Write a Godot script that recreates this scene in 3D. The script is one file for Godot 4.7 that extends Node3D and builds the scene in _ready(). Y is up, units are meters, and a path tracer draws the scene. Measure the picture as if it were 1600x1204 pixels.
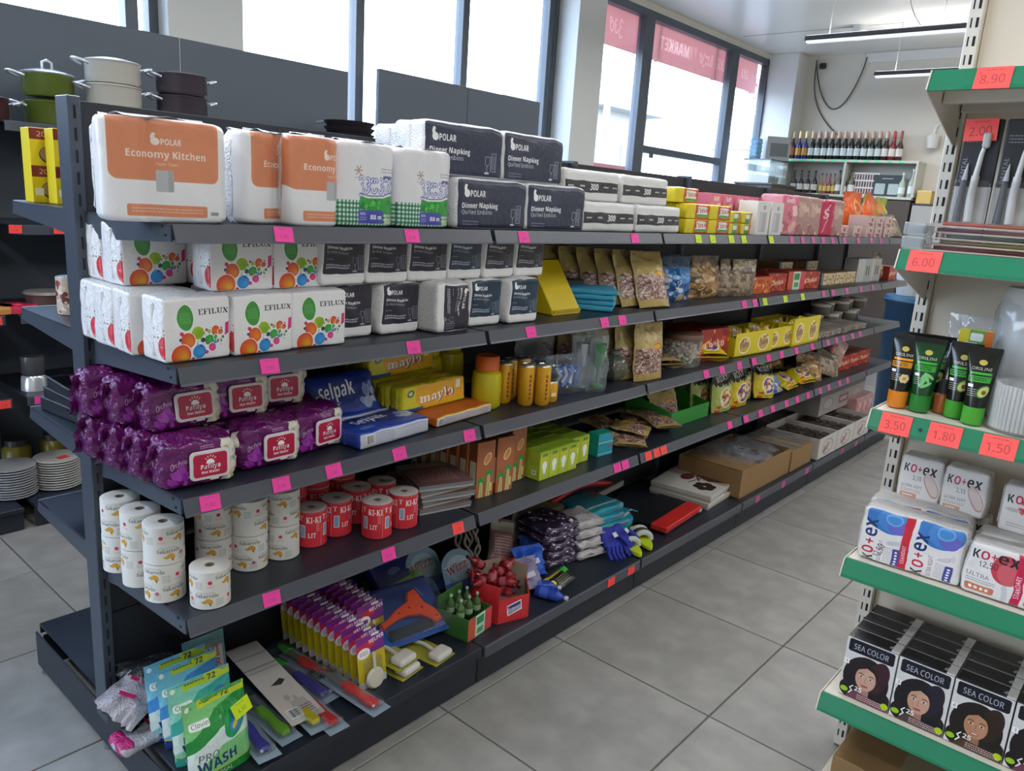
extends Node3D
# A corner shop: a long grey gondola of household goods, wall shelving and windows behind it, a white and green unit on the right.
const HS := [0.157, 1.549, 1.237, 0.927, 0.619]   # base deck and the four shelf levels of the grey gondola
const RS := [2.0, 1.59, 1.185, 0.77, 0.36]        # shelf levels of the white and green unit
const CEIL := 3.56
var taken := {}
var mats := {}
var meshes := {}
var fonts := []
var glyphs := {}
var nz := FastNoiseLite.new()
var crinkle: NoiseTexture2D
var film: NoiseTexture2D

func _ready() -> void:
	nz.seed = 7
	nz.frequency = 1.0
	nz.fractal_octaves = 2
	# ---- camera, sky, light, exposure ----
	var cam := Camera3D.new()
	cam.name = "camera"
	cam.fov = 52.683
	cam.near = 0.05
	cam.far = 200.0
	cam.transform = Transform3D(Basis(Vector3(0.66043556, 0.06436528, 0.74811896), Vector3(0.13423889, 0.9701478, -0.20197319), Vector3(-0.73878602, 0.23381693, 0.63207979)), Vector3(-0.77619, 1.64997, 2.13079))
	add_child(cam)
	cam.current = true
	var sky_m := ProceduralSkyMaterial.new()
	sky_m.sky_top_color = Color(0.72, 0.84, 1.0)
	sky_m.sky_horizon_color = Color(0.90, 0.95, 1.0)
	sky_m.ground_bottom_color = Color(0.42, 0.42, 0.42)
	sky_m.ground_horizon_color = Color(0.7, 0.7, 0.7)
	sky_m.sky_energy_multiplier = 4.8
	sky_m.ground_energy_multiplier = 2.0
	sky_m.sun_angle_max = 0.0
	var sky := Sky.new()
	sky.sky_material = sky_m
	var env := Environment.new()
	env.background_mode = Environment.BG_SKY
	env.sky = sky
	env.tonemap_mode = Environment.TONE_MAPPER_LINEAR
	env.tonemap_exposure = 0.35
	env.sdfgi_enabled = true
	env.ssao_enabled = true
	env.ssil_enabled = true
	var we := WorldEnvironment.new()
	we.name = "world_environment"
	we.environment = env
	add_child(we)
	crinkle = noise_normal(0.035, 9.0, 4)
	film = noise_normal(0.016, 4.0, 2)
	build_room()
	build_lamps()
	build_outside()
	build_gondola()
	build_wall_units()
	build_white_unit()
	stock()

func noise_normal(freq: float, strength: float, oct: int) -> NoiseTexture2D:
	var n := FastNoiseLite.new()
	n.seed = 3
	n.frequency = freq
	n.fractal_octaves = oct
	n.fractal_type = FastNoiseLite.FRACTAL_RIDGED
	var t := NoiseTexture2D.new()
	t.width = 256
	t.height = 256
	t.seamless = true
	t.as_normal_map = true
	t.bump_strength = strength
	t.noise = n
	return t

# ---------------------------------------------------------------- nodes
func numbered(n: String) -> String:
	if taken.has(n):
		taken[n] += 1
		return "%s_%03d" % [n, taken[n]]
	taken[n] = 0
	return n

func thing(called: String, label: String, category: String, at := Vector3.ZERO, turn := 0.0, group := "") -> Node3D:
	var o := Node3D.new()
	o.name = numbered(called)
	add_child(o)
	o.position = at
	o.rotation.y = deg_to_rad(turn)
	tag(o, label, category, group)
	return o

func tag(o: Node3D, label: String, category: String, group := "") -> void:
	o.set_meta("label", label)
	o.set_meta("category", category)
	if group != "":
		o.set_meta("group", group)

func part(called: String, mesh: Mesh, parent: Node3D, at := Vector3.ZERO, rot := Vector3.ZERO, over: Material = null) -> MeshInstance3D:
	var o := MeshInstance3D.new()
	o.name = called
	o.mesh = mesh
	o.position = at
	o.rotation_degrees = rot
	if over:
		o.material_override = over
	parent.add_child(o, true)
	return o

func struct(called: String, mesh: Mesh, at := Vector3.ZERO) -> MeshInstance3D:
	var o := part(numbered(called), mesh, self, at)
	o.set_meta("kind", "structure")
	return o

# first use builds the thing, later uses copy it with its parts
func put(key: String, at: Vector3, turn: float, label: String, group := "", tilt := Vector2.ZERO) -> Node3D:
	var o: Node3D
	if meshes.has("proto_" + key):
		o = meshes["proto_" + key].duplicate()
		o.name = numbered(str(meshes["name_" + key]))
		add_child(o)
	else:
		o = make_kind(key)
		meshes["proto_" + key] = o
		meshes["name_" + key] = str(o.name).rstrip("0123456789").trim_suffix("_")
	o.transform = Transform3D(Basis.from_euler(Vector3(deg_to_rad(tilt.x), deg_to_rad(turn), deg_to_rad(tilt.y))), at)
	o.set_meta("label", label)
	if group != "":
		o.set_meta("group", group)
	return o

# ---------------------------------------------------------------- materials
func mt(key: String, c := Color.WHITE, rough := 0.5, metal := 0.0) -> StandardMaterial3D:
	if not mats.has(key):
		var m := StandardMaterial3D.new()
		m.albedo_color = c
		m.roughness = rough
		m.metallic = metal
		mats[key] = m
	return mats[key]

func clear(key: String, c := Color.WHITE, a := 0.2, rough := 0.08) -> StandardMaterial3D:
	if not mats.has(key):
		var m := mt(key, Color(c.r, c.g, c.b, a), rough)
		m.transparency = BaseMaterial3D.TRANSPARENCY_ALPHA
		m.cull_mode = BaseMaterial3D.CULL_DISABLED
	return mats[key]

func wrapm(key: String, c: Color, rough := 0.22, scale := 9.0) -> StandardMaterial3D:   # crinkled plastic film
	if not mats.has(key):
		var m := mt(key, c, rough)
		m.normal_enabled = true
		m.normal_texture = crinkle
		m.normal_scale = 0.9
		m.uv1_triplanar = true
		m.uv1_scale = Vector3(scale, scale, scale)
	return mats[key]

func pm(key: String, pic: Pic, rough := 0.45, filmed := 0.0) -> StandardMaterial3D:     # a printed face
	var m := mt(key, Color.WHITE, rough)
	m.albedo_texture = ImageTexture.create_from_image(pic.im)
	if filmed > 0.0:
		m.normal_enabled = true
		m.normal_texture = film
		m.normal_scale = filmed
	return m

func col(h: String) -> Color:
	return Color.html(h)

# ---------------------------------------------------------------- mesh building
class Surf:
	var v := PackedVector3Array()
	var n := PackedVector3Array()
	var t := PackedVector2Array()
	var i := PackedInt32Array()

class MB:
	var s := {}
	var xf := Transform3D()
	func surf(m: Material) -> Surf:
		if not s.has(m):
			s[m] = Surf.new()
		return s[m]
	func grid(m: Material, f: Callable, us: Array, vs: Array, uv_rect := Rect2(0, 0, 1, 1)) -> void:
		var q := surf(m)
		var nu := us.size()
		var nv := vs.size()
		var base := q.v.size()
		var p := PackedVector3Array()
		p.resize(nu * nv)
		for b in nv:
			for a in nu:
				p[b * nu + a] = f.call(us[a], vs[b])
		for b in nv:
			for a in nu:
				var du := p[b * nu + mini(a + 1, nu - 1)] - p[b * nu + maxi(a - 1, 0)]
				var dv := p[mini(b + 1, nv - 1) * nu + a] - p[maxi(b - 1, 0) * nu + a]
				var n := dv.cross(du)
				if n.length_squared() < 1e-18:
					n = Vector3.UP
				q.v.append(xf * p[b * nu + a])
				q.n.append((xf.basis * n).normalized())
				q.t.append(uv_rect.position + uv_rect.size * Vector2(us[a], vs[b]))
		for b in nv - 1:
			for a in nu - 1:
				var k := base + b * nu + a
				q.i.append_array([k, k + 1, k + nu + 1, k, k + nu + 1, k + nu])
	func tri(m: Material, a: Vector3, b: Vector3, c: Vector3, ta := Vector2.ZERO, tb := Vector2.ZERO, tc := Vector2.ZERO) -> void:
		var q := surf(m)
		var k := q.v.size()
		var n := (xf.basis * (c - a).cross(b - a)).normalized()
		for e in [a, b, c]:
			q.v.append(xf * e)
			q.n.append(n)
		q.t.append_array([ta, tb, tc])
		q.i.append_array([k, k + 1, k + 2])
	func quad(m: Material, a: Vector3, b: Vector3, c: Vector3, d: Vector3) -> void:   # clockwise from its front, a at top left
		tri(m, a, b, c, Vector2(0, 0), Vector2(1, 0), Vector2(1, 1))
		tri(m, a, c, d, Vector2(0, 0), Vector2(1, 1), Vector2(0, 1))
	func box(m: Material, c: Vector3, e: Vector3, bev := 0.0) -> void:                # a plain or chamfered box, centre and size
		var h := e / 2.0
		var k := minf(bev, minf(h.x, minf(h.y, h.z)) * 0.9)
		var ax := [Vector3.RIGHT, Vector3.UP, Vector3.BACK]
		for i in 3:
			for sg in [-1.0, 1.0]:
				var n: Vector3 = ax[i] * sg
				var u: Vector3 = [Vector3.BACK * -sg, Vector3.RIGHT, Vector3.RIGHT * sg][i]
				var w: Vector3 = [Vector3.DOWN, Vector3.BACK * sg, Vector3.DOWN][i]
				var o := c + n * h[i]
				var hu := u * (absf(u.dot(h)) - k)
				var hw := w * (absf(w.dot(h)) - k)
				quad(m, o - hu - hw, o + hu - hw, o + hu + hw, o - hu + hw)
		if k > 0.0:
			for i in 3:
				var j := (i + 1) % 3
				var l := (i + 2) % 3
				for sj in [-1.0, 1.0]:
					for sl in [-1.0, 1.0]:
						var a: Vector3 = ax[j] * sj * h[j] + ax[l] * sl * (h[l] - k)
						var b: Vector3 = ax[j] * sj * (h[j] - k) + ax[l] * sl * h[l]
						var e2: Vector3 = ax[i] * (h[i] - k)
						if sj * sl > 0:
							quad(m, c + a - e2, c + b - e2, c + b + e2, c + a + e2)
						else:
							quad(m, c + b - e2, c + a - e2, c + a + e2, c + b + e2)
			for sx in [-1.0, 1.0]:
				for sy in [-1.0, 1.0]:
					for sz in [-1.0, 1.0]:
						var a := c + Vector3(sx * h.x, sy * (h.y - k), sz * (h.z - k))
						var b := c + Vector3(sx * (h.x - k), sy * h.y, sz * (h.z - k))
						var d := c + Vector3(sx * (h.x - k), sy * (h.y - k), sz * h.z)
						if sx * sy * sz > 0:
							tri(m, a, d, b)
						else:
							tri(m, a, b, d)
	func lathe(prof: Array, seg: int, ms: Array) -> void:                              # profile from top to bottom, one material a segment (the last repeats)
		var k := prof.size() - 1
		var nrm := []
		for i in k:
			var d: Vector2 = prof[i + 1] - prof[i]
			nrm.append(Vector2(-d.y, d.x).normalized())
		var run := 0.0
		var total := 0.0
		for i in k:
			var m: Material = ms[mini(i, ms.size() - 1)]
			if i == 0 or m != ms[mini(i - 1, ms.size() - 1)]:
				run = 0.0
				total = 0.0
				for j in range(i, k):
					if ms[mini(j, ms.size() - 1)] != m:
						break
					total += (prof[j + 1] - prof[j]).length()
			var len: float = (prof[i + 1] - prof[i]).length()
			var n0: Vector2 = nrm[i]
			var n1: Vector2 = nrm[i]
			if i > 0 and nrm[i].dot(nrm[i - 1]) > 0.7:
				n0 = (nrm[i] + nrm[i - 1]).normalized()
			if i < k - 1 and nrm[i].dot(nrm[i + 1]) > 0.7:
				n1 = (nrm[i] + nrm[i + 1]).normalized()
			var q := surf(m)
			var base := q.v.size()
			for r in 2:
				var pr: Vector2 = prof[i + r]
				var nn := n0 if r == 0 else n1
				for a in seg + 1:
					var an := -PI + TAU * a / seg
					q.v.append(xf * Vector3(pr.x * sin(an), pr.y, pr.x * cos(an)))
					q.n.append((xf.basis * Vector3(nn.x * sin(an), nn.y, nn.x * cos(an))).normalized())
					q.t.append(Vector2(float(a) / seg, (run + len * r) / maxf(total, 1e-6)))
			for a in seg:
				var b := base + a
				q.i.append_array([b, b + 1, b + seg + 2, b, b + seg + 2, b + seg + 1])
			run += len
	func tube(m: Material, path: Array, r: float, seg := 8, r_end := -1.0) -> void:
		var q := surf(m)
		var base := q.v.size()
		var k := path.size()
		var up := Vector3.UP
		for i in k:
			var d: Vector3 = (path[mini(i + 1, k - 1)] - path[maxi(i - 1, 0)]).normalized()
			if absf(d.dot(up)) > 0.97:
				up = Vector3.RIGHT if absf(d.x) < 0.8 else Vector3.BACK
			var s1 := d.cross(up).normalized()
			up = s1.cross(d).normalized()
			var rr := r if r_end < 0.0 else lerpf(r, r_end, float(i) / (k - 1))
			for a in seg + 1:
				var an := TAU * a / seg
				var n := s1 * cos(an) + up * sin(an)
				q.v.append(xf * (path[i] + n * rr))
				q.n.append((xf.basis * n).normalized())
				q.t.append(Vector2(float(a) / seg, float(i) / (k - 1)))
		for i in k - 1:
			for a in seg:
				var b := base + i * (seg + 1) + a
				q.i.append_array([b, b + 1, b + seg + 2, b, b + seg + 2, b + seg + 1])
		for e in [0, k - 1]:
			var n: Vector3 = (path[e] - path[1 if e == 0 else k - 2]).normalized()
			var c0 := q.v.size()
			q.v.append(xf * path[e])
			q.n.append((xf.basis * n).normalized())
			q.t.append(Vector2(0.5, 0.5))
			for a in seg + 1:
				q.v.append(q.v[base + e * (seg + 1) + a])
				q.n.append((xf.basis * n).normalized())
				q.t.append(Vector2(0.5, 0.5))
			for a in seg:
				if e != 0:
					q.i.append_array([c0, c0 + 1 + a, c0 + 2 + a])
				else:
					q.i.append_array([c0, c0 + 2 + a, c0 + 1 + a])
	func prism(m: Material, poly: PackedVector2Array, z0: float, z1: float, bev := 0.0, side: Material = null) -> void:   # outline in x, y, counterclockwise
		var sd := side if side else m
		var pts := poly.duplicate()
		var area := 0.0
		for k in pts.size():
			area += pts[k].cross(pts[(k + 1) % pts.size()])
		if area < 0.0:
			pts.reverse()
		var lo := pts[0]
		var hi := pts[0]
		for p in pts:
			lo = lo.min(p)
			hi = hi.max(p)
		var inner := PackedVector2Array()
		for k in pts.size():
			var a := (pts[k] - pts[k - 1]).normalized()
			var b := (pts[(k + 1) % pts.size()] - pts[k]).normalized()
			var n := (Vector2(-a.y, a.x) + Vector2(-b.y, b.x)).normalized()
			inner.append(pts[k] + n * bev)
		var ids := Geometry2D.triangulate_polygon(inner)
		var sz := hi - lo
		for k in range(0, ids.size(), 3):
			var a := inner[ids[k]]
			var b := inner[ids[k + 1]]
			var c := inner[ids[k + 2]]
			if (b - a).cross(c - a) > 0:
				var w := b
				b = c
				c = w
			var ta := Vector2((a.x - lo.x) / sz.x, (hi.y - a.y) / sz.y)
			var tb := Vector2((b.x - lo.x) / sz.x, (hi.y - b.y) / sz.y)
			var tc := Vector2((c.x - lo.x) / sz.x, (hi.y - c.y) / sz.y)
			tri(m, Vector3(a.x, a.y, z1), Vector3(b.x, b.y, z1), Vector3(c.x, c.y, z1), ta, tb, tc)
			tri(sd, Vector3(a.x, a.y, z0), Vector3(c.x, c.y, z0), Vector3(b.x, b.y, z0))
		for k in pts.size():
			var a := pts[k]
			var b := pts[(k + 1) % pts.size()]
			var ai := inner[k]
			var bi := inner[(k + 1) % pts.size()]
			quad(sd, Vector3(a.x, a.y, z1 - bev), Vector3(b.x, b.y, z1 - bev), Vector3(b.x, b.y, z0 + bev), Vector3(a.x, a.y, z0 + bev))
			if bev > 0.0:
				quad(sd, Vector3(ai.x, ai.y, z1), Vector3(bi.x, bi.y, z1), Vector3(b.x, b.y, z1 - bev), Vector3(a.x, a.y, z1 - bev))
				quad(sd, Vector3(a.x, a.y, z0 + bev), Vector3(b.x, b.y, z0 + bev), Vector3(bi.x, bi.y, z0), Vector3(ai.x, ai.y, z0))
	func done() -> ArrayMesh:
		var m := ArrayMesh.new()
		for k in s:
			var q: Surf = s[k]
			var a := []
			a.resize(Mesh.ARRAY_MAX)
			a[Mesh.ARRAY_VERTEX] = q.v
			a[Mesh.ARRAY_NORMAL] = q.n
			a[Mesh.ARRAY_TEX_UV] = q.t
			a[Mesh.ARRAY_INDEX] = q.i
			m.add_surface_from_arrays(Mesh.PRIMITIVE_TRIANGLES, a)
			m.surface_set_material(m.get_surface_count() - 1, k)
		return m

func bx(m: Material, e: Vector3, bev := 0.002, c := Vector3.ZERO) -> ArrayMesh:
	var b := MB.new()
	b.box(m, c, e, bev)
	return b.done()

func lin(n: int) -> Array:
	var a := []
	for k in n + 1:
		a.append(float(k) / n)
	return a

# A soft block: rounded, bulging, crumpled. Base at y = 0, centred on x and z. ms: front, left, right, top, bottom, back (short lists repeat the last).
func soft(b: MB, e: Vector3, r: float, ms: Array, n := 6, amp := 0.0, sd := 0, bulge := Vector3.ZERO, fr := 14.0) -> void:
	var h := e / 2.0
	var axes := [[Vector3.BACK, Vector3.RIGHT, Vector3.DOWN], [Vector3.LEFT, Vector3.BACK, Vector3.DOWN], [Vector3.RIGHT, Vector3.FORWARD, Vector3.DOWN], [Vector3.UP, Vector3.RIGHT, Vector3.BACK], [Vector3.DOWN, Vector3.RIGHT, Vector3.FORWARD], [Vector3.FORWARD, Vector3.LEFT, Vector3.DOWN]]
	var off := Vector3(sd * 7.3, sd * 3.1, sd * 5.7)
	for i in 6:
		var ax: Array = axes[i]
		var nn: Vector3 = ax[0]
		var uu: Vector3 = ax[1]
		var vv: Vector3 = ax[2]
		var f := func(u: float, v: float) -> Vector3:
			var p := nn * absf(nn.dot(h)) + uu * (absf(uu.dot(h)) * (2.0 * u - 1.0)) + vv * (absf(vv.dot(h)) * (2.0 * v - 1.0))
			var c := Vector3(clampf(p.x, -h.x + r, h.x - r), clampf(p.y, -h.y + r, h.y - r), clampf(p.z, -h.z + r, h.z - r))
			var d := p - c
			if d.length_squared() > 1e-12:
				p = c + d.normalized() * r
			var q := Vector3(p.x / h.x, p.y / h.y, p.z / h.z)
			p += Vector3(bulge.x * q.x * (1 - q.y * q.y) * (1 - q.z * q.z), bulge.y * maxf(q.y, 0.0) * (1 - q.x * q.x) * (1 - q.z * q.z), bulge.z * q.z * (1 - q.x * q.x) * (1 - q.y * q.y))
			if amp > 0.0:
				var w := p * fr + off
				var g := Vector3(nz.get_noise_3d(w.x, w.y, w.z), nz.get_noise_3d(w.y + 31.0, w.z, w.x), nz.get_noise_3d(w.z, w.x + 17.0, w.y))
				g.y *= smoothstep(-1.0, -0.3, q.y)
				p += g * amp
			return p + Vector3(0, h.y, 0)
		var us := knots(r / (absf(uu.dot(h)) * 2.0), n)
		var vs := knots(r / (absf(vv.dot(h)) * 2.0), n)
		b.grid(ms[mini(i, ms.size() - 1)], f, us, vs)

func knots(k: float, n: int) -> Array:
	k = minf(k, 0.45)
	var a := [0.0, k * 0.3, k * 0.65]
	for j in n + 1:
		a.append(lerpf(k, 1.0 - k, float(j) / n))
	a.append_array([1.0 - k * 0.65, 1.0 - k * 0.3, 1.0])
	return a

func soft_mesh(e: Vector3, r: float, ms: Array, n := 6, amp := 0.0, sd := 0, bulge := Vector3.ZERO, fr := 14.0) -> ArrayMesh:
	var b := MB.new()
	soft(b, e, r, ms, n, amp, sd, bulge, fr)
	return b.done()

# A flat bag standing on y = 0: a front and a back that meet at the edges. top: share of the height that is sealed flat.
func bag(b: MB, w: float, h: float, t: float, front: Material, back: Material, amp := 0.004, sd := 0, top := 0.15, n := 12, low := 0.0, taper := 0.0) -> void:
	for side in [1.0, -1.0]:
		var f := func(u: float, v: float) -> Vector3:
			var uu := u if side > 0 else 1.0 - u
			var x := (uu - 0.5) * w * (1.0 - taper * (1.0 - v))
			var e := pow(maxf(1.0 - pow(absf(2.0 * u - 1.0), 3.0), 0.0), 0.7)
			var fill := smoothstep(top * 0.7, top + 0.35, v) * pow(maxf(1.0 - pow(maxf(v - 0.55, 0.0) / 0.45, 3.0) * (1.0 - low), 0.0), 0.7)
			var z := t / 2.0 * e * fill
			var k := nz.get_noise_3d(x * 22.0 + sd * 5.1, v * h * 22.0, sd * 3.3) * amp
			var k2 := nz.get_noise_3d(x * 9.0 + sd, v * h * 9.0, 40.0 + sd) * amp * (1.0 - v) * 1.5
			var rim := minf(1.0, 8.0 * minf(minf(u, 1.0 - u), minf(v, 1.0 - v)))
			return Vector3(x + nz.get_noise_2d(v * 14.0, sd * 9.0) * amp, (1.0 - v) * h, side * (z + k * rim + 0.0004) + k2)
		b.grid(front if side > 0 else back, f, lin(n), lin(n))

func bag_mesh(w: float, h: float, t: float, front: Material, back: Material, amp := 0.004, sd := 0, top := 0.15, n := 12, low := 0.0, taper := 0.0) -> ArrayMesh:
	var b := MB.new()
	bag(b, w, h, t, front, back, amp, sd, top, n, low, taper)
	return b.done()

func round_rect(w: float, h: float, r: float, n := 5) -> PackedVector2Array:
	var p := PackedVector2Array()
	for k in 4:
		var c := Vector2((w / 2 - r) * (1 if k in [0, 3] else -1), (h / 2 - r) * (1 if k < 2 else -1))
		for j in n + 1:
			var a := PI / 2 * (k + float(j) / n)
			p.append(c + Vector2(cos(a), sin(a)) * r)
	return p

# ---------------------------------------------------------------- printing
class Pic:
	var im: Image
	var w: int
	var h: int
	var owner
	func _init(o, ww: int, hh: int, c: Color, seen_through := false) -> void:
		owner = o
		w = ww
		h = hh
		im = Image.create(w, h, false, Image.FORMAT_RGBA8 if seen_through else Image.FORMAT_RGB8)
		im.fill(c)
	func rect(x: float, y: float, ww: float, hh: float, c: Color) -> void:
		im.fill_rect(Rect2i(roundi(x), roundi(y), maxi(1, roundi(ww)), maxi(1, roundi(hh))), c)
	func poly(pts: PackedVector2Array, c: Color) -> void:
		var lo := 1e9
		var hi := -1e9
		for p in pts:
			lo = minf(lo, p.y)
			hi = maxf(hi, p.y)
		for y in range(maxi(0, floori(lo)), mini(h, ceili(hi) + 1)):
			var yc := y + 0.5
			var xs := PackedFloat32Array()
			for k in pts.size():
				var a := pts[k]
				var b := pts[(k + 1) % pts.size()]
				if (a.y <= yc) != (b.y <= yc):
					xs.append(a.x + (yc - a.y) / (b.y - a.y) * (b.x - a.x))
			xs.sort()
			for k in range(0, xs.size() - 1, 2):
				var x0 := roundi(xs[k])
				var x1 := roundi(xs[k + 1])
				if x1 > x0:
					im.fill_rect(Rect2i(x0, y, x1 - x0, 1), c)
	func ell(cx: float, cy: float, rx: float, ry: float, c: Color, rot := 0.0) -> void:
		var p := PackedVector2Array()
		for k in 28:
			var a := TAU * k / 28
			p.append(Vector2(cx, cy) + Vector2(cos(a) * rx, sin(a) * ry).rotated(rot))
		poly(p, c)
	func rr(x: float, y: float, ww: float, hh: float, r: float, c: Color) -> void:
		var p := PackedVector2Array()
		for q in owner.round_rect(ww, hh, r):
			p.append(q + Vector2(x + ww / 2, y + hh / 2))
		poly(p, c)
	func line(pts: Array, wd: float, c: Color) -> void:
		for k in pts.size() - 1:
			var a: Vector2 = pts[k]
			var b: Vector2 = pts[k + 1]
			var n := (b - a).orthogonal().normalized() * wd / 2
			poly(PackedVector2Array([a + n, b + n, b - n, a - n]), c)
			if wd > 2.5:
				ell(b.x, b.y, wd / 2, wd / 2, c)
	func grad(x: float, y: float, ww: float, hh: float, a: Color, b: Color) -> void:
		for k in int(hh):
			im.fill_rect(Rect2i(int(x), int(y) + k, int(ww), 1), a.lerp(b, k / maxf(1.0, hh - 1)))
	func blob(cx: float, cy: float, r: float, a: Color, b: Color) -> void:             # shaded printed ball
		for k in 8:
			ell(cx + r * 0.05 * k, cy + r * 0.04 * k, r * (1 - k * 0.1), r * (1 - k * 0.1), a.lerp(b, k / 7.0))
	func text(s: String, x: float, y: float, cap: float, c: Color, al := 0.0, rot := 0.0, font := 0, sx := 1.0) -> void:   # x at the al share of the width, y on the baseline
		var g: Array = owner.letters(s, font)
		var pts: PackedVector3Array = g[0]
		var k := cap / 0.714
		var x0 := -al * float(g[2]) * k * sx
		var ids: PackedInt32Array = g[1]
		for j in range(0, ids.size(), 3):
			var t := PackedVector2Array()
			for e in 3:
				var p := pts[ids[j + e]]
				t.append(Vector2(x, y) + Vector2(x0 + p.x * k * sx, -p.y * k).rotated(rot))
			poly(t, c)
	func speck(n: int, cs: Array, r0: float, r1: float, sd: int, x := 0.0, y := 0.0, ww := -1.0, hh := -1.0) -> void:
		var g := RandomNumberGenerator.new()
		g.seed = sd
		for k in n:
			var r := g.randf_range(r0, r1)
			ell(x + g.randf() * (ww if ww > 0 else w), y + g.randf() * (hh if hh > 0 else h), r, r * g.randf_range(0.5, 1.0), cs[g.randi() % cs.size()], g.randf() * PI)
	func lines(x: float, y: float, ww: float, n: int, step: float, c: Color, sd := 1, th := 2.0) -> void:    # small print
		var g := RandomNumberGenerator.new()
		g.seed = sd
		for k in n:
			var xx := x
			while xx < x + ww:
				var l := g.randf_range(4, 12)
				rect(xx, y + k * step, minf(l, x + ww - xx), th, c)
				xx += l + 3
	func bars(x: float, y: float, ww: float, hh: float, c := Color(0.08, 0.08, 0.08)) -> void:
		var g := RandomNumberGenerator.new()
		g.seed = 4
		rect(x - 3, y - 3, ww + 6, hh + 6, Color.WHITE)
		var xx := x
		while xx < x + ww:
			var l := g.randi_range(1, 3)
			rect(xx, y, l, hh, c)
			xx += l + g.randi_range(1, 3)

func letters(s: String, font: int) -> Array:
	var key := "%d:%s" % [font, s]
	if not glyphs.has(key):
		if fonts.is_empty():
			for f in [["Droid Sans", 400], ["Droid Sans", 700], ["Droid Serif", 700]]:
				var sf := SystemFont.new()
				sf.font_names = PackedStringArray([f[0]])
				sf.font_weight = f[1]
				fonts.append(sf)
		var tm := TextMesh.new()
		tm.font = fonts[font]
		tm.font_size = 100
		tm.pixel_size = 0.01
		tm.depth = 0.0
		tm.curve_step = 2.0
		tm.horizontal_alignment = HORIZONTAL_ALIGNMENT_LEFT
		tm.vertical_alignment = VERTICAL_ALIGNMENT_BOTTOM
		tm.text = s
		var a := tm.get_mesh_arrays()
		var v: PackedVector3Array = a[Mesh.ARRAY_VERTEX]
		var ids := PackedInt32Array()
		if a[Mesh.ARRAY_INDEX] != null:
			ids = a[Mesh.ARRAY_INDEX]
		if ids.is_empty():
			for k in v.size():
				ids.append(k)
		var lo := 1e9
		var hi := -1e9
		for p in v:
			lo = minf(lo, p.x)
			hi = maxf(hi, p.x)
		var base := font_base(font)
		for k in v.size():
			v[k] = Vector3(v[k].x - lo, v[k].y - base, 0)
		glyphs[key] = [v, ids, hi - lo]
	return glyphs[key]

func font_base(font: int) -> float:      # where the baseline lies: the foot of an H
	var key := "base%d" % font
	if not glyphs.has(key):
		var tm := TextMesh.new()
		tm.font = fonts[font]
		tm.font_size = 100
		tm.pixel_size = 0.01
		tm.depth = 0.0
		tm.vertical_alignment = VERTICAL_ALIGNMENT_BOTTOM
		tm.text = "H"
		var lo := 1e9
		for p in tm.get_mesh_arrays()[Mesh.ARRAY_VERTEX]:
			lo = minf(lo, p.y)
		glyphs[key] = lo
	return glyphs[key]

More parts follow.
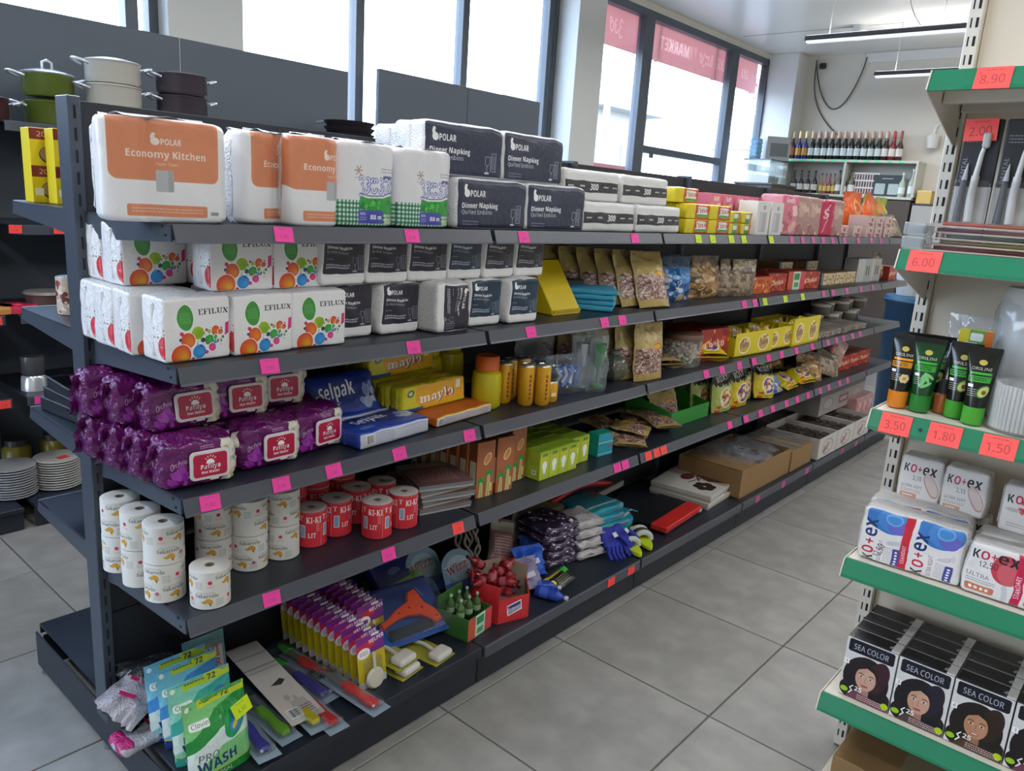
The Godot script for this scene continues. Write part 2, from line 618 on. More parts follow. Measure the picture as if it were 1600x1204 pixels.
# ---------------------------------------------------------------- the room
func build_room() -> void:
	var wall := mt("wall", col("d6d0c3"), 0.7)
	var pier := mt("pier", col("dcdcd8"), 0.55)
	var ceil_m := mt("ceiling", col("e4e0d6"), 0.28)
	var grout := mt("grout", col("6a6862"), 0.9)
	struct("floor", bx(grout, Vector3(13.2, 0.1, 7.6), 0.0), Vector3(2.9, -0.056, 1.3))
	var fl: Node3D = get_node("floor")
	var tms := []
	var fn := FastNoiseLite.new()
	fn.seed = 1
	fn.frequency = 0.012
	fn.fractal_octaves = 4
	var cloud := NoiseTexture2D.new()
	cloud.width = 256
	cloud.height = 256
	cloud.seamless = true
	cloud.noise = fn
	var g := Gradient.new()
	g.set_color(0, Color(0.86, 0.86, 0.86))
	g.set_color(1, Color(1, 1, 1))
	cloud.color_ramp = g
	for k in 3:
		var m := mt("tile%d" % k, [col("9c9a96"), col("989692"), col("a09e9a")][k], 0.42)
		m.albedo_texture = cloud
		tms.append(m)
	var kinds := {}
	for i in range(-6, 15):
		for j in range(-4, 7):
			var x0 := maxf(0.21 + 0.62 * i, -3.6) + 0.003
			var x1 := minf(0.21 + 0.62 * (i + 1), 9.2) - 0.003
			var z0 := maxf(-0.045 + 0.62 * j, -2.35) + 0.003
			var z1 := minf(-0.045 + 0.62 * (j + 1), 4.8) - 0.003
			if x1 - x0 < 0.05 or z1 - z0 < 0.05:
				continue
			var v := (i * 7 + j * 5 + 60) % 3
			var key := "%d %.3f %.3f" % [v, x1 - x0, z1 - z0]
			if not kinds.has(key):
				kinds[key] = bx(tms[v], Vector3(x1 - x0, 0.012, z1 - z0), 0.002)
			part("floor_tile", kinds[key], fl, Vector3((x0 + x1) / 2 - 2.9, 0.05, (z0 + z1) / 2 - 1.3))
	var cl := struct("ceiling", bx(ceil_m, Vector3(13.2, 0.14, 7.6), 0.0), Vector3(2.9, CEIL + 0.07, 1.3))
	for k in 5:      # joints between the wide gloss ceiling panels
		part("ceiling_joint", bx(mt("joint", col("a8a296"), 0.6), Vector3(0.012, 0.006, 7.0), 0.0), cl, Vector3(-1.2 + 2.05 * k, -0.071, 0))
	# window wall: parapet, lintel, piers
	struct("wall_left", bx(wall, Vector3(13.2, 1.85, 0.2), 0.0), Vector3(2.9, 0.925, -2.45))
	struct("wall_left_lintel", bx(wall, Vector3(13.2, 0.1, 0.2), 0.0), Vector3(2.9, CEIL - 0.03, -2.45))
	struct("wall_far", bx(wall, Vector3(0.25, CEIL, 7.4), 0.0), Vector3(9.325, CEIL / 2, 1.3))
	struct("wall_right", bx(wall, Vector3(13.2, CEIL, 0.25), 0.0), Vector3(2.9, CEIL / 2, 4.93))
	struct("column", bx(pier, Vector3(0.44, CEIL, 0.26), 0.004), Vector3(1.55, CEIL / 2, -2.37))
	struct("column", bx(pier, Vector3(0.38, CEIL, 0.32), 0.004), Vector3(4.94, CEIL / 2, -2.29))
	struct("column", bx(pier, Vector3(0.3, CEIL, 0.4), 0.004), Vector3(9.06, CEIL / 2, -2.18))
	struct("trim", bx(pier, Vector3(0.012, 0.11, 1.4), 0.002), Vector3(9.194, CEIL - 0.06, -0.6))
	# the near end: a solid wall with one glazed door bay at the window side
	struct("wall_near", bx(wall, Vector3(0.25, CEIL, 5.6), 0.0), Vector3(-3.72, CEIL / 2, 2.2))
	struct("wall_near_lintel", bx(wall, Vector3(0.25, 1.0, 1.8), 0.0), Vector3(-3.72, CEIL - 0.5, -1.5))
	var fr := mt("window_frame", col("4c535c"), 0.4)
	var gl := clear("pane", Color(0.93, 0.97, 0.98), 0.06, 0.02)
	var wn := 1
	for spec in [[-3.5, 1.33, [-1.9, -0.45, 1.19], 0.066], [1.77, 4.75, [2.68, 3.66, 4.66], 0.068], [5.13, 8.93, [6.17, 8.02], 0.17]]:
		var w := Node3D.new()
		w.name = "window_%d" % wn
		wn += 1
		add_child(w)
		w.set_meta("kind", "structure")
		w.position = Vector3(0, 0, -2.39)
		var b := MB.new()
		var x0: float = spec[0]
		var x1: float = spec[1]
		b.box(fr, Vector3((x0 + x1) / 2, 3.465, 0), Vector3(x1 - x0, 0.07, 0.09), 0.004)
		b.box(fr, Vector3((x0 + x1) / 2, 1.875, 0), Vector3(x1 - x0, 0.05, 0.09), 0.004)
		b.box(fr, Vector3(x1 - 0.025, 2.67, 0), Vector3(0.05, 1.64, 0.09), 0.004)
		b.box(fr, Vector3(x0 + 0.025, 2.67, 0), Vector3(0.05, 1.64, 0.09), 0.004)
		part("frame", b.done(), w)
		var edges := [x0]
		for m in spec[2]:
			part("mullion", bx(fr, Vector3(spec[3], 1.56, 0.09), 0.004), w, Vector3(m, 2.67, 0))
			edges.append(m)
		edges.append(x1)
		for k in edges.size() - 1:
			part("pane", bx(gl, Vector3(edges[k + 1] - edges[k] - 0.06, 1.54, 0.006), 0.0), w, Vector3((edges[k] + edges[k + 1]) / 2, 2.67, -0.01))
		if wn == 4:
			part("rail", bx(fr, Vector3(1.68, 0.07, 0.09), 0.004), w, Vector3(7.095, 2.22, 0))
			part("rail", bx(mt("sash", col("e6e6e2"), 0.5), Vector3(1.6, 0.04, 0.05), 0.004), w, Vector3(7.095, 1.95, 0.05))
			part("hinge", bx(fr, Vector3(0.06, 0.06, 0.02), 0.003), w, Vector3(6.42, 2.17, 0.04))
	var w4 := Node3D.new()
	w4.name = "window_4"
	add_child(w4)
	w4.set_meta("kind", "structure")
	w4.position = Vector3(-3.72, 0, 1.3)
	for k in 2:
		part("mullion", bx(fr, Vector3(0.09, 2.56, 0.07), 0.004), w4, Vector3(0, 1.28, -3.63 + 1.69 * k))
	part("pane", bx(gl, Vector3(0.006, 2.55, 1.6), 0.0), w4, Vector3(0, 1.28, -2.78))

func build_lamps() -> void:
	var hous := mt("lamp_housing", col("2b2b2e"), 0.45)
	var glow := mt("lamp_glow", col("f4f6ff"), 0.5)
	glow.emission_enabled = true
	glow.emission = Color(0.93, 0.95, 1.0)
	glow.emission_energy_multiplier = 2.2
	var wire := mt("lamp_wire", col("8d8c88"), 0.5)
	var spots := []
	for z in [-0.1, 2.7]:
		for x in [7.81, 6.0, 4.1, 2.3, 0.5, -1.3]:
			spots.append(Vector3(x, 3.07, z))
	for k in spots.size():
		var p: Vector3 = spots[k]
		var lab: String = ["black linear pendant lamp nearest the bottle wall, glowing white", "longer looking black linear pendant lamp hung nearer the camera"][k] if k < 2 else ["third", "fourth", "fifth", "sixth", "aisle side first", "aisle side second", "aisle side third", "aisle side fourth", "aisle side fifth", "aisle side sixth"][k - 2] + " black linear pendant lamp counted from the bottle wall"
		var t := thing("pendant_lamp", lab, "lamp", p, 0.0, "linear pendant lamps under the ceiling")
		part("housing", bx(hous, Vector3(0.06, 0.035, 1.22), 0.004), t, Vector3(0, 0.018, 0))
		part("diffuser", bx(glow, Vector3(0.05, 0.022, 1.2), 0.006), t, Vector3(0, -0.009, 0))
		part("upper_diffuser", bx(glow, Vector3(0.04, 0.006, 1.2), 0.0), t, Vector3(0, 0.038, 0))
		var ul := AreaLight3D.new()
		ul.name = "lamp_uplight"
		ul.area_size = Vector2(0.04, 1.2)
		ul.light_color = Color(0.97, 0.98, 1.0)
		ul.light_energy = LAMP * 0.75
		ul.shadow_enabled = true
		ul.position = p + Vector3(0, 0.045, 0)
		ul.rotation_degrees = Vector3(90, 0, 0)
		add_child(ul)
		for s in [-0.42, 0.42]:
			var b := MB.new()
			b.tube(wire, [Vector3(0, 0.03, s), Vector3(0, CEIL - 3.07, s)], 0.003, 5)
			part("suspension_wire", b.done(), t)
		if k < 2:
			var b := MB.new()
			var path := []
			for j in 13:
				var a := j / 12.0
				path.append(Vector3(0.02 + 0.05 * sin(a * 6.0), lerpf(0.04, CEIL - 3.07, a), 0.27 - 0.12 * sin(a * PI)))
			b.tube(mt("black_cord", col("3a3a3a"), 0.5), path, 0.004, 5)
			part("cord", b.done(), t)
		var l := AreaLight3D.new()
		l.name = "lamp_light"
		l.area_size = Vector2(0.05, 1.2)
		l.light_color = Color(0.97, 0.98, 1.0)
		l.light_energy = LAMP
		l.shadow_enabled = true
		l.position = p + Vector3(0, -0.024, 0)
		l.rotation_degrees = Vector3(-90, 0, 0)
		add_child(l)
	# ceiling camera, cables and plug on the far wall
	var white := mt("white_plastic", col("d9d6cf"), 0.35)
	var cm := thing("security_camera", "white dome security camera under the ceiling by the pendant lamps", "camera", Vector3(7.83, CEIL, -0.93))
	var b := MB.new()
	b.lathe([Vector2(0, 0), Vector2(0.07, 0), Vector2(0.075, -0.05), Vector2(0.06, -0.06)], 20, [white])
	part("base", b.done(), cm)
	b = MB.new()
	b.lathe([Vector2(0.062, -0.05), Vector2(0.06, -0.10), Vector2(0.04, -0.135), Vector2(0, -0.145)], 20, [white])
	part("housing", b.done(), cm)
	part("lens", soft_mesh(Vector3(0.05, 0.05, 0.03), 0.014, [mt("black_gloss", col("151515"), 0.15)], 3), cm, Vector3(-0.055, -0.125, 0.03), Vector3(0, -60, 0))
	var cable := mt("grey_cable", col("55534f"), 0.6)
	b = MB.new()
	var loop := []
	for j in 33:
		var a := j / 32.0
		loop.append(Vector3(9.18, 3.51 - 0.57 * pow(sin(a * PI), 0.7), lerpf(-1.87, -1.28, a)))
	b.tube(cable, loop, 0.007, 6)
	tag(part("wall_cable", b.done(), self), "grey cable hanging in a wide loop on the far wall", "cable")
	b = MB.new()
	var path2 := []
	for j in 25:
		var a := j / 24.0
		path2.append(Vector3(9.185, lerpf(3.51, 2.64, a), -1.87 + 0.39 * pow(a, 3.0)))
	b.tube(cable, path2, 0.007, 6)
	part("drop_cable", b.done(), get_node("wall_cable"))
	var pl := thing("wall_plug", "small black plug on the far wall beside the cable loop", "plug", Vector3(9.17, 3.40, -1.78))
	part("body", soft_mesh(Vector3(0.05, 0.07, 0.08), 0.02, [mt("black_gloss")], 3), pl)
	var pd := thing("hanging_padlock_box", "small white bell shaped device hanging on the far wall behind the slotted post", "device", Vector3(9.12, 2.47, -0.40))
	b = MB.new()
	b.lathe([Vector2(0, 0.17), Vector2(0.06, 0.17), Vector2(0.075, 0.15), Vector2(0.055, 0.02), Vector2(0, 0)], 14, [white])
	part("body", b.done(), pd)
	b = MB.new()
	b.tube(white, [Vector3(0, 0.16, 0), Vector3(0, 0.24, 0.01), Vector3(0.03, 0.27, 0.02)], 0.02, 8)
	part("hook", b.done(), pd)

const LAMP := 5.0

# ---------------------------------------------------------------- Georgian letters for the signs and the towel packs: arcs [cx, cy, r, from, to] and strokes
const GEO := {
	"m": [[0.45, 0.35, 0.35, -200, 150], [0.35, 0.85, 0.3, -40, 190]],
	"a": [[0.4, 0.3, 0.3, -180, 60], [0.5, 0.7, 0.25, -90, 120]],
	"r": [[0.2, 0.7, 0.2, 0, 190], [0.6, 0.7, 0.2, -10, 180], [0.4, 0.3, 0.3, 180, 350]],
	"k": [[0.35, 0.75, 0.3, -60, 160], [0.35, 0.15, 0.38, -150, 80]],
	"e": [[0.35, 0.8, 0.25, -70, 170], [0.35, 0.15, 0.4, -150, 80]],
	"t": [[0.4, 0.4, 0.36, -270, 60], [0.7, 0.8, 0.2, -60, 190]],
	"i": [[0.4, 0.4, 0.38, 160, 380], [0.4, 0.75, 0.22, 0, 160]],
}

func geo_strokes(s: String) -> Array:      # polylines, y up, one unit tall
	var out := []
	var x := 0.0
	for ch in s:
		for g in GEO[ch]:
			var p := []
			for k in 11:
				var a := deg_to_rad(lerpf(g[3], g[4], k / 10.0))
				p.append(Vector2(x + g[0] + cos(a) * g[2], g[1] + sin(a) * g[2]))
			out.append(p)
		x += 0.98
	return out

func geo_mesh(s: String, size: float, m: Material, flip := 1.0) -> ArrayMesh:
	var b := MB.new()
	for p in geo_strokes(s):
		for k in p.size() - 1:
			var a: Vector2 = p[k] * size * Vector2(flip, 1)
			var c: Vector2 = p[k + 1] * size * Vector2(flip, 1)
			var d := (c - a).normalized() * size * 0.05
			var n := d.orthogonal() * 1.3
			b.prism(m, PackedVector2Array([a - d + n, c + d + n, c + d - n, a - d - n]), -0.004, 0.004)
	return b.done()

func letter_mesh(s: String, cap: float, m: Material, font := 1, flip := 1.0, al := 0.5) -> ArrayMesh:
	var g := letters(s, font)
	var v: PackedVector3Array = g[0]
	var ids: PackedInt32Array = g[1]
	var k := cap / 0.714
	var b := MB.new()
	b.xf = Transform3D(Basis(Vector3(flip * k, 0, 0), Vector3(0, k, 0), Vector3.BACK), Vector3(-flip * al * g[2] * k, 0, 0))
	for j in range(0, ids.size(), 3):
		var a := v[ids[j]]
		var c := v[ids[j + 1]]
		var d := v[ids[j + 2]]
		b.tri(m, a, c, d)
		b.tri(m, a + Vector3(0, 0, -0.003), d + Vector3(0, 0, -0.003), c + Vector3(0, 0, -0.003))
	return b.done()

func backlit(key: String, c: Color) -> StandardMaterial3D:
	var m := mt(key, c, 0.6)
	m.backlight_enabled = true
	m.backlight = Color.WHITE
	return m

func build_outside() -> void:
	struct("ground", bx(mt("asphalt", col("8d8b86"), 0.9), Vector3(80, 0.2, 60), 0.0), Vector3(10, -0.35, -32))
	var whl := mt("sign_white", col("f4e4e0"), 0.5)
	var t := thing("shop_sign", "red fascia sign along the window tops with white letters seen from behind", "sign", Vector3(7.1, 3.13, -2.56))
	var p := Pic.new(self, 2048, 190, Color(0.84, 0.63, 0.62))
	var ink := Color(0.97, 0.86, 0.84)
	p.text("MARKET", 1070, 122, 66, ink, 0.5, 0.0, 1, 0.9)
	for q in [["ati", 470, 60], ["maret", 620, 54], ["kat", 1600, 66], ["ita", 130, 54]]:
		for pl in geo_strokes(q[0]):
			var w := []
			for v in pl:
				w.append(Vector2(q[1] + v.x * q[2] * 0.62, 122 - v.y * q[2]))
			p.line(w, 7, ink)
	p.im.flip_x()
	var red := mt("sign_red", Color.WHITE, 0.5)
	red.backlight_enabled = true
	red.backlight = Color.WHITE
	red.albedo_texture = ImageTexture.create_from_image(p.im)
	part("panel", bx(red, Vector3(3.9, 0.36, 0.012), 0.0), t, Vector3(0, 0.18, 0))
	for x in [-1.55, -0.4, 0.86, 1.9]:
		part("bracket", bx(mt("sign_bracket", col("7a3b3b"), 0.5), Vector3(0.03, 0.36, 0.03), 0.002), t, Vector3(x, 0.18, -0.03))
	part("hanger", bx(mt("sign_bracket"), Vector3(3.9, 0.03, 0.2), 0.002), t, Vector3(0, 0.37, 0.09))
	var aw := thing("street_awning", "red awning with white reversed Georgian letters outside the last window", "awning", Vector3(10.2, 3.0, -2.9))
	var b := MB.new()
	b.quad(backlit("awning_red", col("e8707c")), Vector3(-0.9, 0.55, -0.5), Vector3(0.9, 0.55, -0.5), Vector3(0.9, 0.40, 0.1), Vector3(-0.9, 0.40, 0.1))
	b.box(mt("awning_red"), Vector3(0, 0.22, 0.1), Vector3(1.8, 0.38, 0.02), 0.004)
	part("canopy", b.done(), aw)
	part("lettering", geo_mesh("marketi", 0.19, whl, -1.0), aw, Vector3(0.5, 0.13, 0.125))
	for x in [0.85]:
		part("post", bx(mt("sign_bracket"), Vector3(0.05, 3.65, 0.05), 0.004), aw, Vector3(x, -1.4, -0.45))
	var low := thing("red_board", "low dark red board outside behind the column foot", "sign", Vector3(6.05, -0.25, -2.66))
	part("panel", bx(mt("board_red", col("a0323a"), 0.5), Vector3(0.95, 0.22, 0.02), 0.003), low, Vector3(0.1, 2.19, 0))
	for x in [-0.3, 0.5]:
		part("post", bx(mt("sign_bracket"), Vector3(0.04, 2.1, 0.03), 0.003), low, Vector3(x, 1.05, -0.02))
	# houses across the street
	for q in [[15.2, 2.5, "b9b3a6", "pale house with a grey roof seen through the pane beside the column"], [26.6, 2.8, "c9a88c", "pale orange house seen through the last window pane"]]:
		var hs := thing("street_house", q[3], "building", Vector3(q[0], -0.25, -10.0))
		var hw: float = q[1]
		part("wall", bx(mt("house_" + q[2], col(q[2]), 0.9), Vector3(hw, 4.1, 2.4), 0.01), hs, Vector3(0, 2.05, 0))
		b = MB.new()
		b.xf = Transform3D(Basis(Vector3.UP, PI / 2), Vector3.ZERO)
		b.prism(mt("house_roof", col("8f8d8a"), 0.8), PackedVector2Array([Vector2(-1.7, 4.0), Vector2(1.7, 4.0), Vector2(0, 5.2)]), -hw / 2 - 0.1, hw / 2 + 0.1)
		part("roof", b.done(), hs)
		for x in [-0.8, 0.6]:
			part("window", bx(mt("house_glass", col("8c9498"), 0.2), Vector3(0.8, 1.2, 0.06), 0.01), hs, Vector3(x, 2.7, 1.21))
	var pole := thing("utility_pole", "grey utility pole with wires outside the window beside the column", "pole", Vector3(11.3, -0.25, -6.4))
	b = MB.new()
	b.tube(mt("pole", col("8f8c86"), 0.8), [Vector3(0, 0, 0), Vector3(0, 4.4, 0)], 0.08, 10, 0.06)
	part("post", b.done(), pole)
	for k in 4:
		b = MB.new()
		var path := []
		for j in 9:
			var a := j / 8.0
			path.append(Vector3(0.1 + 4.0 * a, 3.1 + 0.35 * k - 0.3 * sin(a * PI), -3.0 * a))
		b.tube(mt("wire", col("7a7a7a"), 0.6), path, 0.008, 5)
		part("wire", b.done(), pole)

# ---------------------------------------------------------------- the grey gondola
func tag_pic(s: String, c: Color, ink: Color) -> Pic:
	var p := Pic.new(self, 96, 72, c)
	var big := c.g > 0.3 and c.b > 0.3 and c.r > 0.99
	ink = ink.lerp(c, 0.35)
	p.lines(26, 8, 44, 1, 4, ink.lerp(c, 0.45), 2, 4)
	var g := RandomNumberGenerator.new()
	g.seed = s.hash()
	p.text(s, 48, 54, 28 if big else 18, ink, 0.5, -0.06, 0, 0.9)
	return p

func slip(key: String, s: String, c: Color, ink: Color, w := 0.053, h := 0.038) -> ArrayMesh:
	if not meshes.has(key):
		meshes[key] = bx(pm(key, tag_pic(s, c, ink), 0.6), Vector3(w, h, 0.0012), 0.0)
	return meshes[key]

func shelf_mesh(kind: String) -> ArrayMesh:
	var g := mt("shelf_grey", col("242a35"), 0.40, 0.1)
	var b := MB.new()
	if kind == "shelf":
		b.box(g, Vector3(0, -0.003, 0.262), Vector3(0.988, 0.006, 0.448), 0.001)
		b.box(g, Vector3(0, -0.018, 0.483), Vector3(0.988, 0.03, 0.004), 0.001)
	elif kind == "rail":
		var pr := PackedVector2Array([Vector2(0.487, 0.001), Vector2(0.491, 0.002), Vector2(0.503, -0.033), Vector2(0.506, -0.038), Vector2(0.500, -0.039), Vector2(0.488, -0.005)])
		var rv := PackedVector2Array()
		for q in pr:
			rv.append(Vector2(-q.x, q.y))
		b.xf = Transform3D(Basis(Vector3.UP, PI / 2), Vector3.ZERO)
		b.prism(mt("price_rail", col("484b54"), 0.33), rv, -0.491, 0.491)
	elif kind == "bracket":
		var pr := PackedVector2Array([Vector2(-0.486, 0.0), Vector2(-0.03, 0.0), Vector2(-0.03, -0.075), Vector2(-0.10, -0.062), Vector2(-0.486, -0.036)])
		b.xf = Transform3D(Basis(Vector3.UP, PI / 2), Vector3.ZERO)
		b.prism(mats["upright"], pr, -0.002, 0.002)
	elif kind == "deck":
		b.box(g, Vector3(0, -0.004, 0.297), Vector3(0.996, 0.008, 0.52), 0.001)
		b.box(g, Vector3(0, -0.018, 0.555), Vector3(0.996, 0.036, 0.005), 0.001)
	elif kind == "deck_rail":
		b.box(mt("price_rail"), Vector3(0, -0.024, 0.560), Vector3(0.985, 0.044, 0.006), 0.002)
	elif kind == "plinth":
		b.box(mt("plinth", col("20252d"), 0.5), Vector3(0, 0.064, 0.533), Vector3(0.994, 0.118, 0.006), 0.001)
	elif kind == "holes":
		for k in 24:
			b.box(mt("slot", col("15171b"), 0.8), Vector3(-0.46 + k * 0.04, 0.0002, 0.52), Vector3(0.016, 0.0008, 0.004), 0.0)
	elif kind == "pins":
		for q in [Vector2(0.45, -0.006), Vector2(0.462, -0.024)]:
			b.box(mt("slot"), Vector3(-0.0032, q.y, q.x), Vector3(0.002, 0.005, 0.006), 0.0)
	return b.done()

func slots_mesh(n: int, m: Material, w := 0.006, pitch := 0.0517, h := 0.03) -> ArrayMesh:
	var b := MB.new()
	for k in n:
		b.box(m, Vector3(0, k * pitch, 0), Vector3(w, h, 0.001), 0.0)
	return b.done()

func build_gondola() -> void:
	var g := mt("shelf_grey")
	if not mats.has("upright"):
		mt("upright", col("414853"), 0.4, 0.1)
	mats.erase("shelf_grey")
	g = mt("shelf_grey", col("242a35"), 0.40, 0.1)
	var t := thing("gondola_shelving", "long charcoal double sided gondola with five shelf levels of goods", "shelving")
	var kinds := {}
	for k in ["shelf", "rail", "bracket", "deck", "deck_rail", "plinth", "holes", "pins"]:
		kinds[k] = shelf_mesh(k)
	var up := bx(mats["upright"], Vector3(0.03, 1.72, 0.076), 0.002)
	var foot := MB.new()
	foot.lathe([Vector2(0.006, 0.03), Vector2(0.006, 0.008), Vector2(0.016, 0.006), Vector2(0.016, 0), Vector2(0, 0)], 10, [mt("foot", col("8a8a8a"), 0.4, 0.6)])
	var foot_m := foot.done()
	var slots := slots_mesh(32, mt("slot"))
	var end := bx(mt("plinth"), Vector3(0.006, 0.122, 1.08), 0.001)
	var back := bx(mt("back_panel", col("1e2127"), 0.55), Vector3(0.97, 0.272, 0.036), 0.001)
	var L := [0.0, 1.0, 2.0, 3.0, 4.0, 5.0, 5.62]
	for k in 7:
		var x: float = L[k] - 0.004
		var u := part("upright", up, t, Vector3(x, 0.96, 0))
		for s in [1.0, -1.0]:
			var sl := part("slot_row", slots, u, Vector3(0, -0.78, 0.0382 * s))
			sl.set_meta("kind", "stuff")
		if k in [0, 6]:
			part("base_end", end, t, Vector3(x - 0.01 * (1 if k == 0 else -1), 0.08, 0))
			for z in [-0.5, 0.0, 0.5]:
				part("levelling_foot", foot_m, t, Vector3(x, 0.0, z))
	for k in 6:
		var c: float = (L[k] + L[k + 1]) / 2
		var sx: float = L[k + 1] - L[k]
		for r in 6:
			part("back_panel", back, t, Vector3(c, 0.30 + 0.275 * r, 0)).scale.x = sx
		for side in 2:
			var ry := 180.0 * side
			for s in 5:
				var sh := part("base_deck" if s == 0 else "shelf", kinds["deck" if s == 0 else "shelf"], t, Vector3(c, HS[s], 0), Vector3(0, ry, 0))
				sh.scale.x = sx
				if s == 0:
					part("plinth", kinds["plinth"], t, Vector3(c, 0, 0), Vector3(0, ry, 0)).scale.x = sx
					var h := part("slot_row", kinds["holes"], sh)
					h.set_meta("kind", "stuff")
					if k > 0 and side == 0:
						part("price_rail", kinds["deck_rail"], sh)
				else:
					part("price_rail", kinds["rail"], sh)
					for e in [-0.492, 0.492]:
						var br := part("bracket", kinds["bracket"], sh, Vector3(e, 0, 0))
						br.scale.x = 1.0 / sx
					if k == 0:
						part("rivet", kinds["pins"], sh, Vector3(-0.492 if side == 0 else 0.496, 0, 0))
	# price slips on the rails: level, kind, places along the run
	var pink := col("f0409f")
	var rows := [[1, "p", [0.27, 0.67, 1.14, 1.79]], [1, "l", [2.29, 2.42, 2.6, 2.73, 3.04]], [1, "d", [3.3, 3.45, 3.6, 3.75, 3.9, 4.1, 4.35, 4.6, 4.8]],
		[2, "p", [0.23, 0.69, 1.21, 1.64, 1.76, 2.83, 2.95]], [2, "l", [3.07, 3.33, 3.57]], [2, "d", [3.89, 4.05, 4.29, 4.56, 4.8]],
		[3, "p", [0.07, 0.26, 0.42, 0.65, 0.94, 2.52, 2.68, 2.87, 3.04, 3.22, 3.39, 3.6, 3.84]], [3, "d", [4.1, 4.25, 4.38, 4.55, 4.7]],
		[4, "p", [0.23, 0.62, 1.83, 1.89, 2.85, 3.04, 3.22, 3.38, 3.57, 3.73, 3.9]], [4, "r", [0.91, 2.07, 2.14, 2.2]], [4, "d", [4.1, 4.25, 4.45, 4.6]],
		[0, "r", [1.77, 1.92]], [0, "d", [3.19, 3.54, 3.9, 4.53, 4.81]]]
	var cs := {"p": [pink, col("8c1f6a"), "1.80"], "l": [col("c6e02a"), col("4e5a10"), "2.60"], "d": [col("c9589a"), col("7c2a5e"), "3.20"], "r": [col("ff4a45"), col("7c1a1c"), "4.20"]}
	var names := ["price_slip"]
	for row in rows:
		var q: Array = cs[row[1]]
		for i in row[2].size():
			var x: float = row[2][i]
			var v: int = i % 2 if row[1] == "p" else 0
			var m := slip("slip_%s%d" % [row[1], v], [q[2], "0.90"][v], q[0], q[1], 0.05, 0.036)
			var sec := clampi(floori(x), 0, 5)
			var o := part("price_slip", m, t)
			if row[0] == 0:
				o.position = Vector3(x, HS[0] - 0.024, 0.5645)
			else:
				o.position = Vector3(x, HS[row[0]] - 0.0175, 0.4995)
				o.rotation_degrees = Vector3(-19, 0, ((i * 37) % 7 - 3) * 0.8)

# ---------------------------------------------------------------- wall shelving along the windows
func build_wall_units() -> void:
	var t := thing("wall_shelving", "charcoal wall shelving with high back panels under the windows", "shelving", Vector3(0, 0, -2.25))
	var dark := mt("wall_panel", col("525a64"), 0.45)
	var g := mt("shelf_grey")
	for q in [[-2.75, 1.0, 2.37], [-1.72, 1.0, 2.37], [-0.68, 1.0, 2.37], [0.36, 1.03, 2.37], [1.39, 1.115, 2.37], [2.75, 0.85, 2.43], [3.60, 0.85, 2.43], [5.15, 0.98, 1.96], [6.14, 0.98, 1.96], [7.13, 0.98, 1.96]]:
		var w: float = q[1]
		part("back_panel", bx(dark, Vector3(w - 0.006, q[2] - 0.1, 0.03), 0.002), t, Vector3(q[0] + w / 2, (q[2] + 0.1) / 2, 0))
		part("upright", bx(mats["upright"], Vector3(0.03, 1.76, 0.06), 0.002), t, Vector3(q[0], 0.90, 0.045))
		var d := 0.50
		part("base_deck", bx(g, Vector3(w - 0.008, 0.02, 0.52), 0.002), t, Vector3(q[0] + w / 2, 0.105, 0.275))
		part("plinth", bx(mt("plinth"), Vector3(w - 0.006, 0.09, 0.01), 0.001), t, Vector3(q[0] + w / 2, 0.05, 0.51))
		for y in [1.83, 1.40, 1.01, 0.635]:
			if y > q[2] - 0.3:
				continue
			if q[0] > 2.6 and y > 1.5:
				continue
			var sh := part("shelf", bx(g, Vector3(w - 0.012, 0.008, d), 0.001), t, Vector3(q[0] + w / 2, y - 0.004, 0.27))
			part("price_rail", bx(mt("price_rail"), Vector3(w - 0.02, 0.042, 0.008), 0.002), sh, Vector3(0, -0.018, d / 2 + 0.004))
	for q in [[0.375, 1.382, "r"], [0.55, 1.382, "r"], [0.42, 0.617, "p"], [0.275, 0.617, "r"], [0.27, 0.99, "r"]]:
		part("price_slip", meshes["slip_%s0" % q[2]], t, Vector3(q[0], q[1], 0.535))

